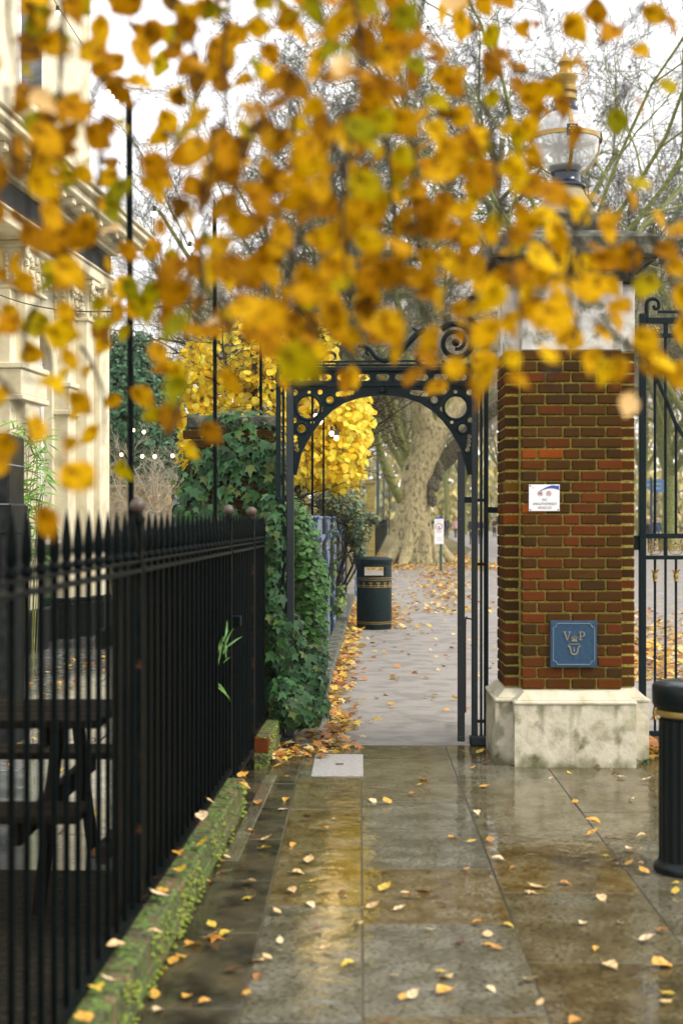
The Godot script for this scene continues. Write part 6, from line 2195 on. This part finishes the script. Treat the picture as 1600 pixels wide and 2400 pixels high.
func field_mesh(bones: Array, cell: float, blend: float) -> ArrayMesh:
	# bones: [from, to, radius, radius, colour]; one continuous skin as surface nets
	var lo = Vector3.ONE * 1e9
	var hi = -lo
	for b in bones:
		var r = maxf(b[2], b[3]) + cell * 2.0
		lo = lo.min(b[0] - Vector3.ONE * r).min(b[1] - Vector3.ONE * r)
		hi = hi.max(b[0] + Vector3.ONE * r).max(b[1] + Vector3.ONE * r)
	var nx = int((hi.x - lo.x) / cell) + 2
	var ny = int((hi.y - lo.y) / cell) + 2
	var nz = int((hi.z - lo.z) / cell) + 2
	var f := PackedFloat32Array()
	f.resize(nx * ny * nz)
	f.fill(1e3)
	var ec := []
	ec.resize(nx * ny * nz)
	var best := PackedFloat32Array()
	best.resize(nx * ny * nz)
	best.fill(1e3)
	for b in bones:
		var r = maxf(b[2], b[3]) + blend + cell * 2.0
		var c0 = (b[0].min(b[1]) - Vector3.ONE * r - lo) / cell
		var c1 = (b[0].max(b[1]) + Vector3.ONE * r - lo) / cell
		var ab = b[1] - b[0]
		var l2 = maxf(ab.length_squared(), 1e-9)
		for k in range(maxi(0, int(c0.z)), mini(nz, int(c1.z) + 2)):
			for j in range(maxi(0, int(c0.y)), mini(ny, int(c1.y) + 2)):
				for i in range(maxi(0, int(c0.x)), mini(nx, int(c1.x) + 2)):
					var p = lo + Vector3(i, j, k) * cell
					var h = clampf((p - b[0]).dot(ab) / l2, 0.0, 1.0)
					var d = (p - b[0] - ab * h).length() - lerpf(b[2], b[3], h)
					var at_ = (k * ny + j) * nx + i
					if d < best[at_]:
						best[at_] = d
						ec[at_] = b[4]
					var q = f[at_]
					if q > 900.0:
						f[at_] = d
					else:
						var m = maxf(blend - absf(q - d), 0.0) / blend
						f[at_] = minf(q, d) - m * m * blend * 0.25
	var ids := {}
	var pts = []
	var cols = []
	for k in nz - 1:
		for j in ny - 1:
			for i in nx - 1:
				var s = Vector3.ZERO
				var n = 0
				var base = (k * ny + j) * nx + i
				var v = []
				var neg = 0
				for c in 8:
					var val = f[base + (c & 1) + (nx if c & 2 else 0) + (nx * ny if c & 4 else 0)]
					v.append(val)
					if val < 0.0:
						neg += 1
				if neg == 0 or neg == 8:
					continue
				for c in 8:
					for bit in [1, 2, 4]:
						if c & bit:
							continue
						var e = c | bit
						if (v[c] < 0.0) != (v[e] < 0.0):
							var u = v[c] / (v[c] - v[e])
							var p0 = Vector3(c & 1, (c >> 1) & 1, (c >> 2) & 1)
							var p1 = Vector3(e & 1, (e >> 1) & 1, (e >> 2) & 1)
							s += p0.lerp(p1, u)
							n += 1
				ids[base] = pts.size()
				pts.append(lo + (Vector3(i, j, k) + s / n) * cell)
				var col = ec[base]
				cols.append(col if col != null else Color(0.02, 0.02, 0.02))
	var nrm = []
	for p in pts:
		nrm.append(Vector3.ZERO)
	var faces = []
	var strides = [1, nx, nx * ny]
	for k in range(1, nz - 1):
		for j in range(1, ny - 1):
			for i in range(1, nx - 1):
				var base = (k * ny + j) * nx + i
				for ax in 3:
					var a = f[base]
					var b = f[base + strides[ax]]
					if (a < 0.0) == (b < 0.0):
						continue
					var u = strides[(ax + 1) % 3]
					var w = strides[(ax + 2) % 3]
					var q = [base, base - u, base - u - w, base - w]
					if not (ids.has(q[0]) and ids.has(q[1]) and ids.has(q[2]) and ids.has(q[3])):
						continue
					var dir = Vector3(ax == 0, ax == 1, ax == 2) * (1.0 if a < 0.0 else -1.0)
					var id = [ids[q[0]], ids[q[1]], ids[q[2]], ids[q[3]]]
					for tr in [[id[0], id[1], id[2]], [id[0], id[2], id[3]]]:
						var kx = (pts[tr[2]] - pts[tr[0]]).cross(pts[tr[1]] - pts[tr[0]])
						if kx.dot(dir) < 0.0:
							kx = -kx
						faces.append(tr)
						for m in tr:
							nrm[m] += kx
	var g := Geo.new()
	g.colored = true
	for tr in faces:
		g.tint = cols[tr[0]]
		g.tri_n(pts[tr[0]], pts[tr[1]], pts[tr[2]], nrm[tr[0]].normalized(), nrm[tr[1]].normalized(), nrm[tr[2]].normalized())
	return g.mesh()


func person(label: String, where: Vector3, facing: float, h: float, coat: Color, legs: Color, hair: Color, coat_len: float, stride: float, hand_in: float) -> void:
	var t = thing("person", label, "person", where, facing)
	var skin = Color(0.45, 0.26, 0.18)
	var shoe = Color(0.015, 0.013, 0.012)
	var k = h / 1.72
	var b = []
	var hip = 0.90
	for s in [-1, 1]:
		var sw = stride * s
		var knee = Vector3(s * 0.09, 0.48, 0.10 * sw + 0.04)
		var ankle = Vector3(s * 0.085, 0.09, 0.26 * sw)
		b.append([Vector3(s * 0.09, hip, 0), knee, 0.088, 0.058, legs])
		b.append([knee, ankle, 0.056, 0.040, legs])
		b.append([ankle + Vector3(0, -0.04, -0.03), ankle + Vector3(0, -0.055, 0.13), 0.040, 0.032, shoe])
		var sh = Vector3(s * 0.175, 1.38, 0)
		var el = Vector3(s * 0.235, 1.10, -0.08 * sw)
		var wr = Vector3(s * lerpf(0.23, 0.10, hand_in), lerpf(0.86, 1.02, hand_in), lerpf(-0.14 * sw + 0.04, 0.17, hand_in))
		b.append([sh, el, 0.062, 0.050, coat])
		b.append([el, wr, 0.048, 0.038, coat])
		var hd = (wr - el).normalized()
		b.append([wr, wr + hd * 0.07, 0.030, 0.030, skin])
		for fi in 4:
			var o = Vector3((fi - 1.5) * 0.017, 0, 0)
			b.append([wr + hd * 0.07 + o, wr + hd * (0.15 + 0.012 * (1.5 - absf(fi - 1.5))) + o * 1.2 + Vector3(0, 0, 0.015), 0.011, 0.009, skin])
		b.append([wr + hd * 0.03, wr + hd * 0.08 + Vector3(-s * 0.035, 0, 0.03), 0.012, 0.010, skin])
	b.append([Vector3(0, 0.93, 0), Vector3(0, 1.15, 0), 0.135, 0.130, coat])
	b.append([Vector3(-0.05, 1.15, 0), Vector3(-0.09, 1.36, 0), 0.110, 0.095, coat])
	b.append([Vector3(0.05, 1.15, 0), Vector3(0.09, 1.36, 0), 0.110, 0.095, coat])
	b.append([Vector3(-0.16, 1.39, 0), Vector3(0.16, 1.39, 0), 0.070, 0.070, coat])
	if coat_len > 0.0:
		b.append([Vector3(-0.05, 0.95, 0), Vector3(-0.06, 0.95 - coat_len, 0.0), 0.12, 0.13, coat])
		b.append([Vector3(0.05, 0.95, 0), Vector3(0.06, 0.95 - coat_len, 0.0), 0.12, 0.13, coat])
	b.append([Vector3(0, 1.42, 0), Vector3(0, 1.53, 0.01), 0.055, 0.052, skin])
	b.append([Vector3(0, 1.59, 0.015), Vector3(0, 1.635, 0.0), 0.075, 0.085, skin])
	b.append([Vector3(0, 1.605, 0.09), Vector3(0, 1.585, 0.108), 0.010, 0.014, skin])
	for s in [-1, 1]:
		b.append([Vector3(s * 0.082, 1.615, 0.0), Vector3(s * 0.086, 1.585, 0.0), 0.014, 0.012, skin])
	for i in b.size():
		b[i][0] *= k
		b[i][1] *= k
		b[i][2] *= k
		b[i][3] *= k
	var m = mat(Color.WHITE, 0.8)
	m.vertex_color_use_as_albedo = true
	part("body", field_mesh(b, 0.022, 0.045), m, t)
	var hb = [[Vector3(0, 1.645, -0.018) * k, Vector3(0, 1.66, -0.03) * k, 0.088 * k, 0.086 * k, hair], [Vector3(0, 1.60, -0.05) * k, Vector3(0, 1.54, -0.055) * k, 0.065 * k, 0.05 * k, hair]]
	part("hair", field_mesh(hb, 0.02, 0.03), m, t)
	var face := Geo.new()
	for s in [-1, 1]:
		face.ball(Vector3(s * 0.032, 1.62, 0.082) * k, 0.011, 8)
	part("eyes", face.mesh(), M.black, t)
	var mouth := Geo.new()
	mouth.box(Vector3(0, 1.555, 0.083) * k, Vector3(0.045, 0.010, 0.012), 0.003)
	part("mouth", mouth.mesh(), mat(lin(0.25, 0.08, 0.07), 0.6), t)


func build_people() -> void:
	var dark = Color(0.016, 0.018, 0.022)
	var black = Color(0.010, 0.010, 0.012)
	person("man in a black coat walking away right of the speed sign", at(1045, HZ, 116.0) * Vector3(1, 0, 1), PI, 1.78, black, dark, Color(0.03, 0.02, 0.015), 0.1, 0.8, 0.0)
	person("figure in dark clothes half hidden by the speed sign", at(1037, HZ, 128.0) * Vector3(1, 0, 1), PI, 1.74, dark, black, Color(0.02, 0.015, 0.01), 0.1, -0.7, 0.0)
	person("person in a pale pink jacket beside the open gate leaf", at(1067, HZ, 122.0) * Vector3(1, 0, 1), PI * 0.9, 1.62, Color(0.55, 0.32, 0.32), dark, Color(0.25, 0.16, 0.08), 0.05, 0.7, 0.0)
	person("person in a long black coat behind the gate bars, left of a pair", at(1106, HZ, 88.0) * Vector3(1, 0, 1), 0.1, 1.70, black, black, Color(0.02, 0.015, 0.01), 0.35, 0.7, 0.5)
	person("person in black with hands together behind the gate bars, right of a pair", at(1125, HZ, 90.0) * Vector3(1, 0, 1), -0.1, 1.66, dark, black, Color(0.05, 0.03, 0.02), 0.30, -0.7, 0.9)
	person("fair haired woman in a long dark coat beside the brick pier", at(1158, HZ, 124.0) * Vector3(1, 0, 1), 0.0, 1.66, dark, black, Color(0.6, 0.52, 0.42), 0.42, 0.5, 0.9)
	person("person in a dark blue jacket seen through the drive gate, under the finger post", at(1538, HZ, 70.0) * Vector3(1, 0, 1), 0.3, 1.70, Color(0.012, 0.03, 0.07), black, Color(0.02, 0.015, 0.01), 0.1, 0.6, 0.6)
	person("smaller person in black seen through the drive gate, left of the blue jacket", at(1521, HZ, 72.0) * Vector3(1, 0, 1), 0.2, 1.58, black, black, Color(0.03, 0.02, 0.012), 0.1, -0.6, 0.3)


# ---------------------------------------------------------------- fallen leaves

func build_fallen() -> void:
	var left = [[1030, 190], [1120, 225], [1310, 240], [1180, 372], [1320, 342], [1290, 395], [1415, 435], [1145, 493], [1195, 535], [1195, 575], [1350, 550], [1060, 620], [1040, 635], [1047, 680], [965, 730], [1125, 730], [1155, 800], [1385, 605], [1410, 640], [1340, 685], [1420, 728], [1350, 780], [1405, 825], [1290, 875], [985, 940], [1055, 960], [950, 985], [995, 975], [860, 1025], [855, 1075], [780, 1110], [725, 1150], [1285, 1015], [1475, 940], [1210, 1095], [1250, 1085], [1035, 1140], [1185, 1155], [1120, 1250], [875, 1255], [915, 1290], [710, 1270], [650, 1310], [710, 1330], [1465, 1035], [1480, 480], [1525, 440], [1255, 195], [1340, 150], [1300, 120], [1370, 75], [1260, 165]]
	var right = [[590, 90], [570, 130], [620, 135], [665, 120], [650, 180], [800, 190], [900, 178], [590, 205], [650, 290], [380, 258], [347, 280], [345, 325], [125, 347], [225, 367], [765, 390], [970, 248], [1055, 230], [1190, 195], [1235, 212], [1265, 240], [1080, 365], [1340, 347], [1375, 258], [1185, 460], [1395, 510], [965, 532], [1125, 512], [1200, 527], [1320, 580], [1365, 580], [1205, 610], [685, 545], [575, 545], [490, 525], [355, 603], [743, 630], [795, 658], [563, 673], [1110, 635], [1000, 735], [932, 755], [845, 772], [1180, 790], [1410, 690], [1230, 640], [1270, 650], [1300, 650], [1350, 645], [1550, 735], [1530, 785], [175, 770], [20, 775], [375, 770], [340, 800], [445, 820], [110, 850], [240, 860], [90, 925], [420, 950], [595, 920], [740, 927], [670, 985], [525, 1000], [695, 1020], [740, 1040], [1095, 925], [1280, 920], [1360, 995], [1440, 950], [1425, 1115], [1350, 1140], [1205, 1105], [1170, 1030], [845, 1175], [470, 1145], [500, 1175], [240, 1160], [510, 1225], [660, 1215], [300, 1265], [270, 1275], [1090, 1365], [1515, 1277], [220, 1365], [615, 400], [1440, 640], [1470, 1240], [60, 1100], [900, 1300]]
	var all = []
	for p in left:
		all.append(Vector2(p[0] / 1.96, p[1] / 1.96 + 1700.0))
	for p in right:
		all.append(Vector2(p[0] / 1.96 + 800.0, p[1] / 1.96 + 1700.0))
	var named = []
	var hue = ["buff", "orange", "cream", "yellow", "brown", "dark brown", "russet"]
	for i in all.size():
		var q = all[i]
		var z = EYE * F / (q.y - HZ)
		var pos = at(q.x, q.y, z)
		pos.y = 0.012
		var tone = [0, 0, 0, 1, 1, 2, 2, 3, 3, 6, 4, 5][rng.randi() % 12]
		var across = "mid pavement"
		if q.x < 640:
			across = "beside the mossy kerb"
		elif q.x < 850:
			across = "on the ochre flags"
		elif q.x > 1380:
			across = "on the bollard's side"
		elif q.x > 1130:
			across = "right of the centre joint"
		var along = "at the archway threshold"
		if q.y > 2290:
			along = "at the bottom edge"
		elif q.y > 2180:
			along = "in the nearest row"
		elif q.y > 2080:
			along = "level with the bollard"
		elif q.y > 1960:
			along = "half way along"
		elif q.y > 1860:
			along = "a stride before the plinth"
		elif q.x > 1120:
			along = "close to the plinth"
		var where = across + ", " + along
		var turn = rf(0, TAU)
		var o := MeshInstance3D.new()
		o.mesh = SH.maple if (i % 11 == 5) else SH.fallen[i % 6]
		o.material_override = M.fallen[tone]
		o.transform = look(pos, Vector3(rf(-1, 1), 0, rf(-1, 1)) * (0.08 if rng.randf() < 0.6 else 0.3) + Vector3.UP, Vector3(cos(turn), 0, sin(turn)), rf(0.036, 0.070) + (0.03 if rng.randf() < 0.15 else 0.0))
		put(o, "fallen_leaf", self)
		named.append([o, "%s %sleaf %s" % [hue[tone], "lobed " if i % 11 == 5 else "", where], q.x, "fallen leaves on the wet pavement"])
	# leaves lying on the mossy kerb
	for i in 16:
		var z = [3.9, 4.2, 4.25, 4.6, 4.75, 5.2, 5.25, 5.9, 6.0, 6.5, 6.55, 6.9, 7.2, 7.4, 7.6, 5.55][i]
		var o := MeshInstance3D.new()
		o.mesh = SH.fallen[i % 6]
		var tone = [1, 3, 2, 0, 0, 2, 1][i % 7]
		o.material_override = M.fallen[tone]
		var turn = rf(0, TAU)
		o.transform = look(rail_at(z, 0.222, rf(0.02, 0.10)), Vector3(rf(-0.3, 0.3), 1.0, rf(-0.3, 0.3)), Vector3(cos(turn), 0, sin(turn)), rf(0.055, 0.085))
		put(o, "fallen_leaf", self)
		named.append([o, "%s leaf lying on top of the mossy kerb" % hue[tone], -z, "fallen leaves on the mossy kerb"])
	# tell look-alikes apart by their order from left to right
	var same = {}
	for e in named:
		if not same.has(e[1]):
			same[e[1]] = []
		same[e[1]].append(e)
	var order = ["first", "second", "third", "fourth", "fifth", "sixth", "seventh", "eighth", "ninth"]
	for l in same:
		var list = same[l]
		list.sort_custom(func(a, b): return a[2] < b[2])
		for i in list.size():
			var text = l
			if list.size() > 1:
				text = "%s, %s" % [l, (order[mini(i, 8)] + (" from the left" if list[i][3].ends_with("pavement") else " from the garden gate end"))]
			tag(list[i][0], text, "leaf", list[i][3])
	# drifts that nobody could count
	var places = []
	var tints = []
	var tone_of = func():
		var k = rf(0.7, 1.1)
		return [Color(0.62 * k, 0.36 * k, 0.04 * k), Color(0.68 * k, 0.47 * k, 0.08 * k), Color(0.44 * k, 0.18 * k, 0.03 * k), Color(0.66 * k, 0.50 * k, 0.22 * k), Color(0.26 * k, 0.11 * k, 0.03 * k)][rng.randi() % 5]
	var drop = func(x, z, y, s):
		var a = rf(0, TAU)
		places.append(look(Vector3(x, y, -z), Vector3(rf(-0.6, 0.6), 1.0, rf(-0.6, 0.6)), Vector3(cos(a), 0, sin(a)), s))
		tints.append(tone_of.call())
	for i in 900:      # along the foot of the kerb
		var z = rf(9.7, 27.0)
		drop.call(-0.44 + 0.0253 * z + absf(rng.randfn(0, 0.10)) + (0.08 if z < 11.5 else 0.0), z, 0.012 + rf(0, 0.03), rf(0.06, 0.11))
	for i in 130:       # under the ivy
		drop.call(rf(-0.62, -0.10), rf(9.35, 10.6), 0.012 + rf(0, 0.025), rf(0.06, 0.11))
	for i in 260:       # beside the bin
		var z = rf(20.6, 30.0)
		drop.call(0.70 + absf(rng.randfn(0, 0.22)), z, 0.012 + rf(0, 0.02), rf(0.07, 0.12))
	for i in 1900:      # round the plane tree
		var z = rf(44.0, 64.0)
		var x = rf(0.9, 2.4) if rng.randf() < 0.45 else rf(3.8, 5.2)
		drop.call(x + rng.randfn(0, 0.25), z, 0.015 + rf(0, 0.05), rf(0.09, 0.17))
	for i in 330:       # thin scatter on the tarmac
		drop.call(rf(-0.1, 1.9), rf(10.4, 48.0), 0.012, rf(0.05, 0.10))
	for i in 900:       # line of leaves by the right side of the path
		var z = rf(24.0, 50.0)
		drop.call(0.055 * z + 0.55 + rng.randfn(0, 0.35), z, 0.014, rf(0.07, 0.13))
	for i in 1700:      # behind the drive gate
		var z = 14.0 + absf(rng.randfn(0, 5.0))
		drop.call(rf(0.17, 0.30) * z, z, 0.014 + rf(0, 0.02), rf(0.07, 0.13))
	for i in 300:       # in the corner behind the bollard
		drop.call(2.03 + rf(-0.05, 0.8), 9.55 + rf(-0.12, 0.4), 0.015 + rf(0, 0.06), rf(0.07, 0.12))
	for i in 260:       # garden paving
		drop.call(rf(-3.2, -1.0), rf(4.2, 18.0), 0.015, rf(0.05, 0.09))
	var st = many("leaf_litter", SH.maple, M.tinted_leaf, self, places, tints)
	st.set_meta("label", "drifts of yellow and russet leaves along path, drive and kerb")


# ---------------------------------------------------------------- the leafy branches close to the camera

func sprig(a: Vector2, b: Vector2, z: float, n: int, tones: Array, label: String, size := 1.0) -> void:
	var p0 = at(a.x, a.y, z)
	var p1 = at(b.x, b.y, z + rf(-0.12, 0.12))
	var t = thing("leafy_branch", label, "branch", p0, 0.0, "yellow leafy branches hanging before the lens")
	var mid = (p0 + p1) * 0.5 + Vector3(rf(-0.09, 0.09), 0.02, rf(-0.08, 0.08))
	var pts = []
	var rr = []
	for i in 9:
		var u = i / 8.0
		pts.append(p0.lerp(mid, u).lerp(mid.lerp(p1, u), u) - p0)
		rr.append(lerpf(0.0045, 0.0018, u))
	var g := Geo.new()
	g.tube(pts, rr, 5)
	part("twig", g.mesh(), M.twig_dark, t)
	for i in n:
		var u = clampf((i + rf(0.0, 0.9)) / n, 0.02, 1.0)
		var p = p0.lerp(mid, u).lerp(mid.lerp(p1, u), u) - p0
		var side = 1.0 if i % 2 == 0 else -1.0
		var tip = Vector3(side * rf(0.1, 1.0), rf(-1.2, -0.15), rf(-0.5, 0.5))
		var nrm = Vector3(rf(-0.7, 0.7), rf(-0.2, 0.8), rf(0.25, 1.0) * (1.0 if rng.randf() < 0.7 else -1.0))
		var s = rf(0.045, 0.082) * size
		var stem = tip.normalized() * s * 0.28 + Vector3(side * rf(0.0, 0.055), rf(-0.03, 0.03), rf(-0.05, 0.05))
		part("leaf", SH.near[rng.randi() % 6], M.near_leaf[8 if rng.randf() < 0.012 else tones[rng.randi() % tones.size()]], t, look(p + stem, nrm, tip, s))
		if i % 2 == 0:
			part("petiole", rod(p, p + stem, 0.0009, 3), M.twig_dark, t)


func build_canopy() -> void:
	var gold = [0, 0, 0, 1, 1, 2, 3, 6, 4]
	var rust = [0, 2, 2, 3, 3, 7, 1]
	var olive = [0, 4, 4, 5, 5, 3, 2, 1]
	var bright = [1, 1, 6, 0, 0, 2]
	# each: start and end in the photograph, distance, number of leaves, tones, what sets it apart
	var list = [
		[40, -80, 70, 300, 2.5, 11, olive, "dark olive leafy branch at the top left corner"], [120, -80, 100, 420, 2.7, 13, rust, "rusty leafy branch second from the left edge at the top"], [185, -60, 205, 500, 2.6, 13, olive, "olive leafy branch hanging before the upper pub wall"],
		[15, 220, 60, 640, 2.5, 12, rust, "rusty leafy branch before the pub cornice at the left edge"], [90, 330, 125, 740, 2.6, 12, rust, "rusty leafy branch over the gold fascia letters"], [235, 380, 175, 800, 2.4, 13, olive, "big olive leafed branch before the pub cornice corner"], [150, 500, 250, 850, 2.7, 10, gold, "golden branch before the corner capital of the pub"],
		[255, 560, 318, 770, 2.9, 7, gold, "short golden branch ending beside the nearest light pole"], [0, 600, 25, 810, 2.5, 6, rust, "short rusty branch at the left edge before the pub capital"], [95, 720, 70, 940, 2.7, 6, gold, "short golden branch before the arched pub window"], [-10, 900, 45, 1190, 2.3, 8, bright, "bright yellow branch low at the left edge before the cabinet"], [190, 830, 240, 1085, 3.0, 6, gold, "golden branch before the corner pier of the pub"],
		[262, -70, 285, 50, 2.6, 5, rust, "short rusty branch at the top against white sky"], [340, -70, 395, 160, 2.6, 8, rust, "rusty branch at the top against the open sky"], [300, 70, 285, 330, 2.8, 7, gold, "small golden branch above the nearest light pole"], [420, 20, 440, 340, 2.6, 9, rust, "rusty branch left of centre at the top"], [245, 200, 250, 420, 2.7, 6, rust, "small rusty branch left of the nearest light pole"], [385, 330, 392, 440, 3.0, 2, rust, "two rusty leaves hanging in the open sky"], [300, 330, 332, 480, 3.0, 4, gold, "sparse golden twig beside the nearest light pole"], [350, 610, 385, 715, 3.0, 4, olive, "little curled twig in the open sky above the wire"], [435, 560, 425, 700, 2.9, 4, olive, "small olive twig left of the second light pole"],
		[475, 640, 395, 1070, 2.45, 13, gold, "long golden branch hanging before the dark evergreen"], [505, 700, 515, 905, 2.3, 6, olive, "heavy olive leaves hanging before the ivy pier top"], [560, 560, 575, 740, 2.8, 7, rust, "rusty branch between the second and third light poles"], [665, 600, 700, 740, 2.5, 5, gold, "golden branch tip above the yellow tree"], [690, 740, 715, 905, 2.8, 6, rust, "rusty branch before the left end of the iron beam"], [655, 780, 660, 880, 2.9, 3, rust, "rusty leaf pair left of the archway"],
		[480, -80, 520, 380, 2.6, 14, gold, "golden branch hanging at the top, fifth of the dense curtain"], [560, -80, 540, 420, 2.4, 14, olive, "olive branch near the top centre left"], [630, -80, 650, 360, 2.7, 13, gold, "golden branch at the top before fine bare twigs"], [520, 300, 480, 700, 2.6, 13, rust, "rusty branch over the second light pole"], [610, 300, 600, 660, 2.5, 13, gold, "golden branch over the third light pole"],
		[710, -80, 730, 330, 2.6, 14, rust, "rusty branch at the top left of centre"], [790, -80, 770, 380, 2.4, 15, olive, "olive branch at the top in the centre"], [860, -80, 880, 400, 2.7, 15, gold, "golden branch at the top just right of centre"], [930, -80, 960, 300, 2.5, 13, olive, "olive yellow branch at the top right of centre"], [1010, -80, 1000, 330, 2.6, 13, rust, "rusty branch right of centre at the top"], [1090, -70, 1120, 260, 2.7, 12, gold, "golden branch at the top beside the lamp"],
		[690, 260, 720, 690, 2.5, 14, rust, "rusty branch over the sky above the yellow tree"], [760, 280, 800, 780, 2.6, 16, gold, "golden branch hanging above the left of the iron beam"], [840, 300, 850, 840, 2.4, 17, gold, "long golden branch hanging over the middle of the iron beam"], [900, 320, 915, 740, 2.7, 16, rust, "rusty branch above the keystone boss of the arch"], [960, 280, 975, 690, 2.5, 15, gold, "golden branch above the plane trunk"], [1020, 300, 1030, 650, 2.6, 14, rust, "rusty branch left of the great iron spiral"], [1070, 330, 1085, 680, 2.4, 12, gold, "bright yellow branch over the great iron spiral"], [1130, 260, 1140, 700, 2.6, 14, gold, "golden branch between the archway and the brick pier"],
		[985, 740, 995, 925, 2.8, 5, gold, "hanging golden leaves before the right spandrel circles"], [1040, 760, 1070, 930, 2.7, 6, rust, "rusty leaves before the right bracket of the arch"], [1120, 700, 1125, 935, 2.6, 8, bright, "bright yellow leaves between bracket and brick pier"], [720, 560, 760, 860, 2.5, 9, olive, "olive leaves before the left of the pierced frieze"], [800, 700, 830, 890, 2.7, 8, gold, "golden leaves before the middle of the pierced frieze"],
		[1150, 330, 1235, 860, 2.5, 15, bright, "bright yellow branch slanting over the left side of the pier cap"], [1265, 20, 1300, 200, 2.8, 6, gold, "golden branch over the gilt crown of the lamp"], [1195, 190, 1320, 265, 2.8, 4, gold, "golden leaves over the top of the lamp globe"], [1180, 250, 1215, 560, 2.6, 9, gold, "golden branch just left of the lamp globe"], [1310, 470, 1345, 840, 2.5, 11, bright, "bright yellow branch over the middle of the pier cap"], [1395, 490, 1365, 830, 2.6, 10, bright, "bright yellow branch over the right of the pier cap"], [1440, 440, 1470, 700, 2.7, 8, gold, "golden branch over the right end of the pier cap"], [1390, 770, 1545, 925, 2.7, 9, bright, "yellow sprig pointing at the drive gate hinge"], [1520, 560, 1600, 740, 2.8, 6, gold, "golden leaves above the drive gate"], [1400, 130, 1500, 40, 2.8, 5, rust, "rusty leaves in the pale sky at upper right"], [1440, 220, 1400, 320, 2.8, 4, olive, "olive leaf beside the right of the lamp globe"], [1312, 890, 1322, 970, 3.0, 1, gold, "single yellow leaf hanging before the upper brickwork"], [1190, 60, 1210, 200, 2.8, 4, rust, "few rusty leaves between curtain and lamp crown"], [1255, 540, 1270, 700, 2.5, 7, gold, "golden leaves over the left of the pier cap moulding"],
	]
	for l in list:
		sprig(Vector2(l[0], l[1] - 20.0), Vector2(l[2], l[3] - 40.0), l[4] * rf(0.86, 1.12), int(l[5] * 1.2) if l[5] > 5 else l[5], l[6], l[7], 0.97)


func _ready() -> void:
	rng.seed = 4711
	set_view()
	make_materials()
	make_shapes()
	build_ground()
	build_pub()
	build_pier()
	build_boundary()
	build_plane_tree()
	build_trees()
	build_lime()
	build_evergreen()
	build_lamp()
	build_small_gate()
	build_drive_gate()
	build_railings()
	build_garden()
	build_ivy()
	build_bollard()
	build_bin()
	build_speed_sign()
	build_street_lamps()
	build_finger_post()
	build_poles()
	build_cables()
	build_people()
	build_small_plants()
	build_fallen()
	build_canopy()
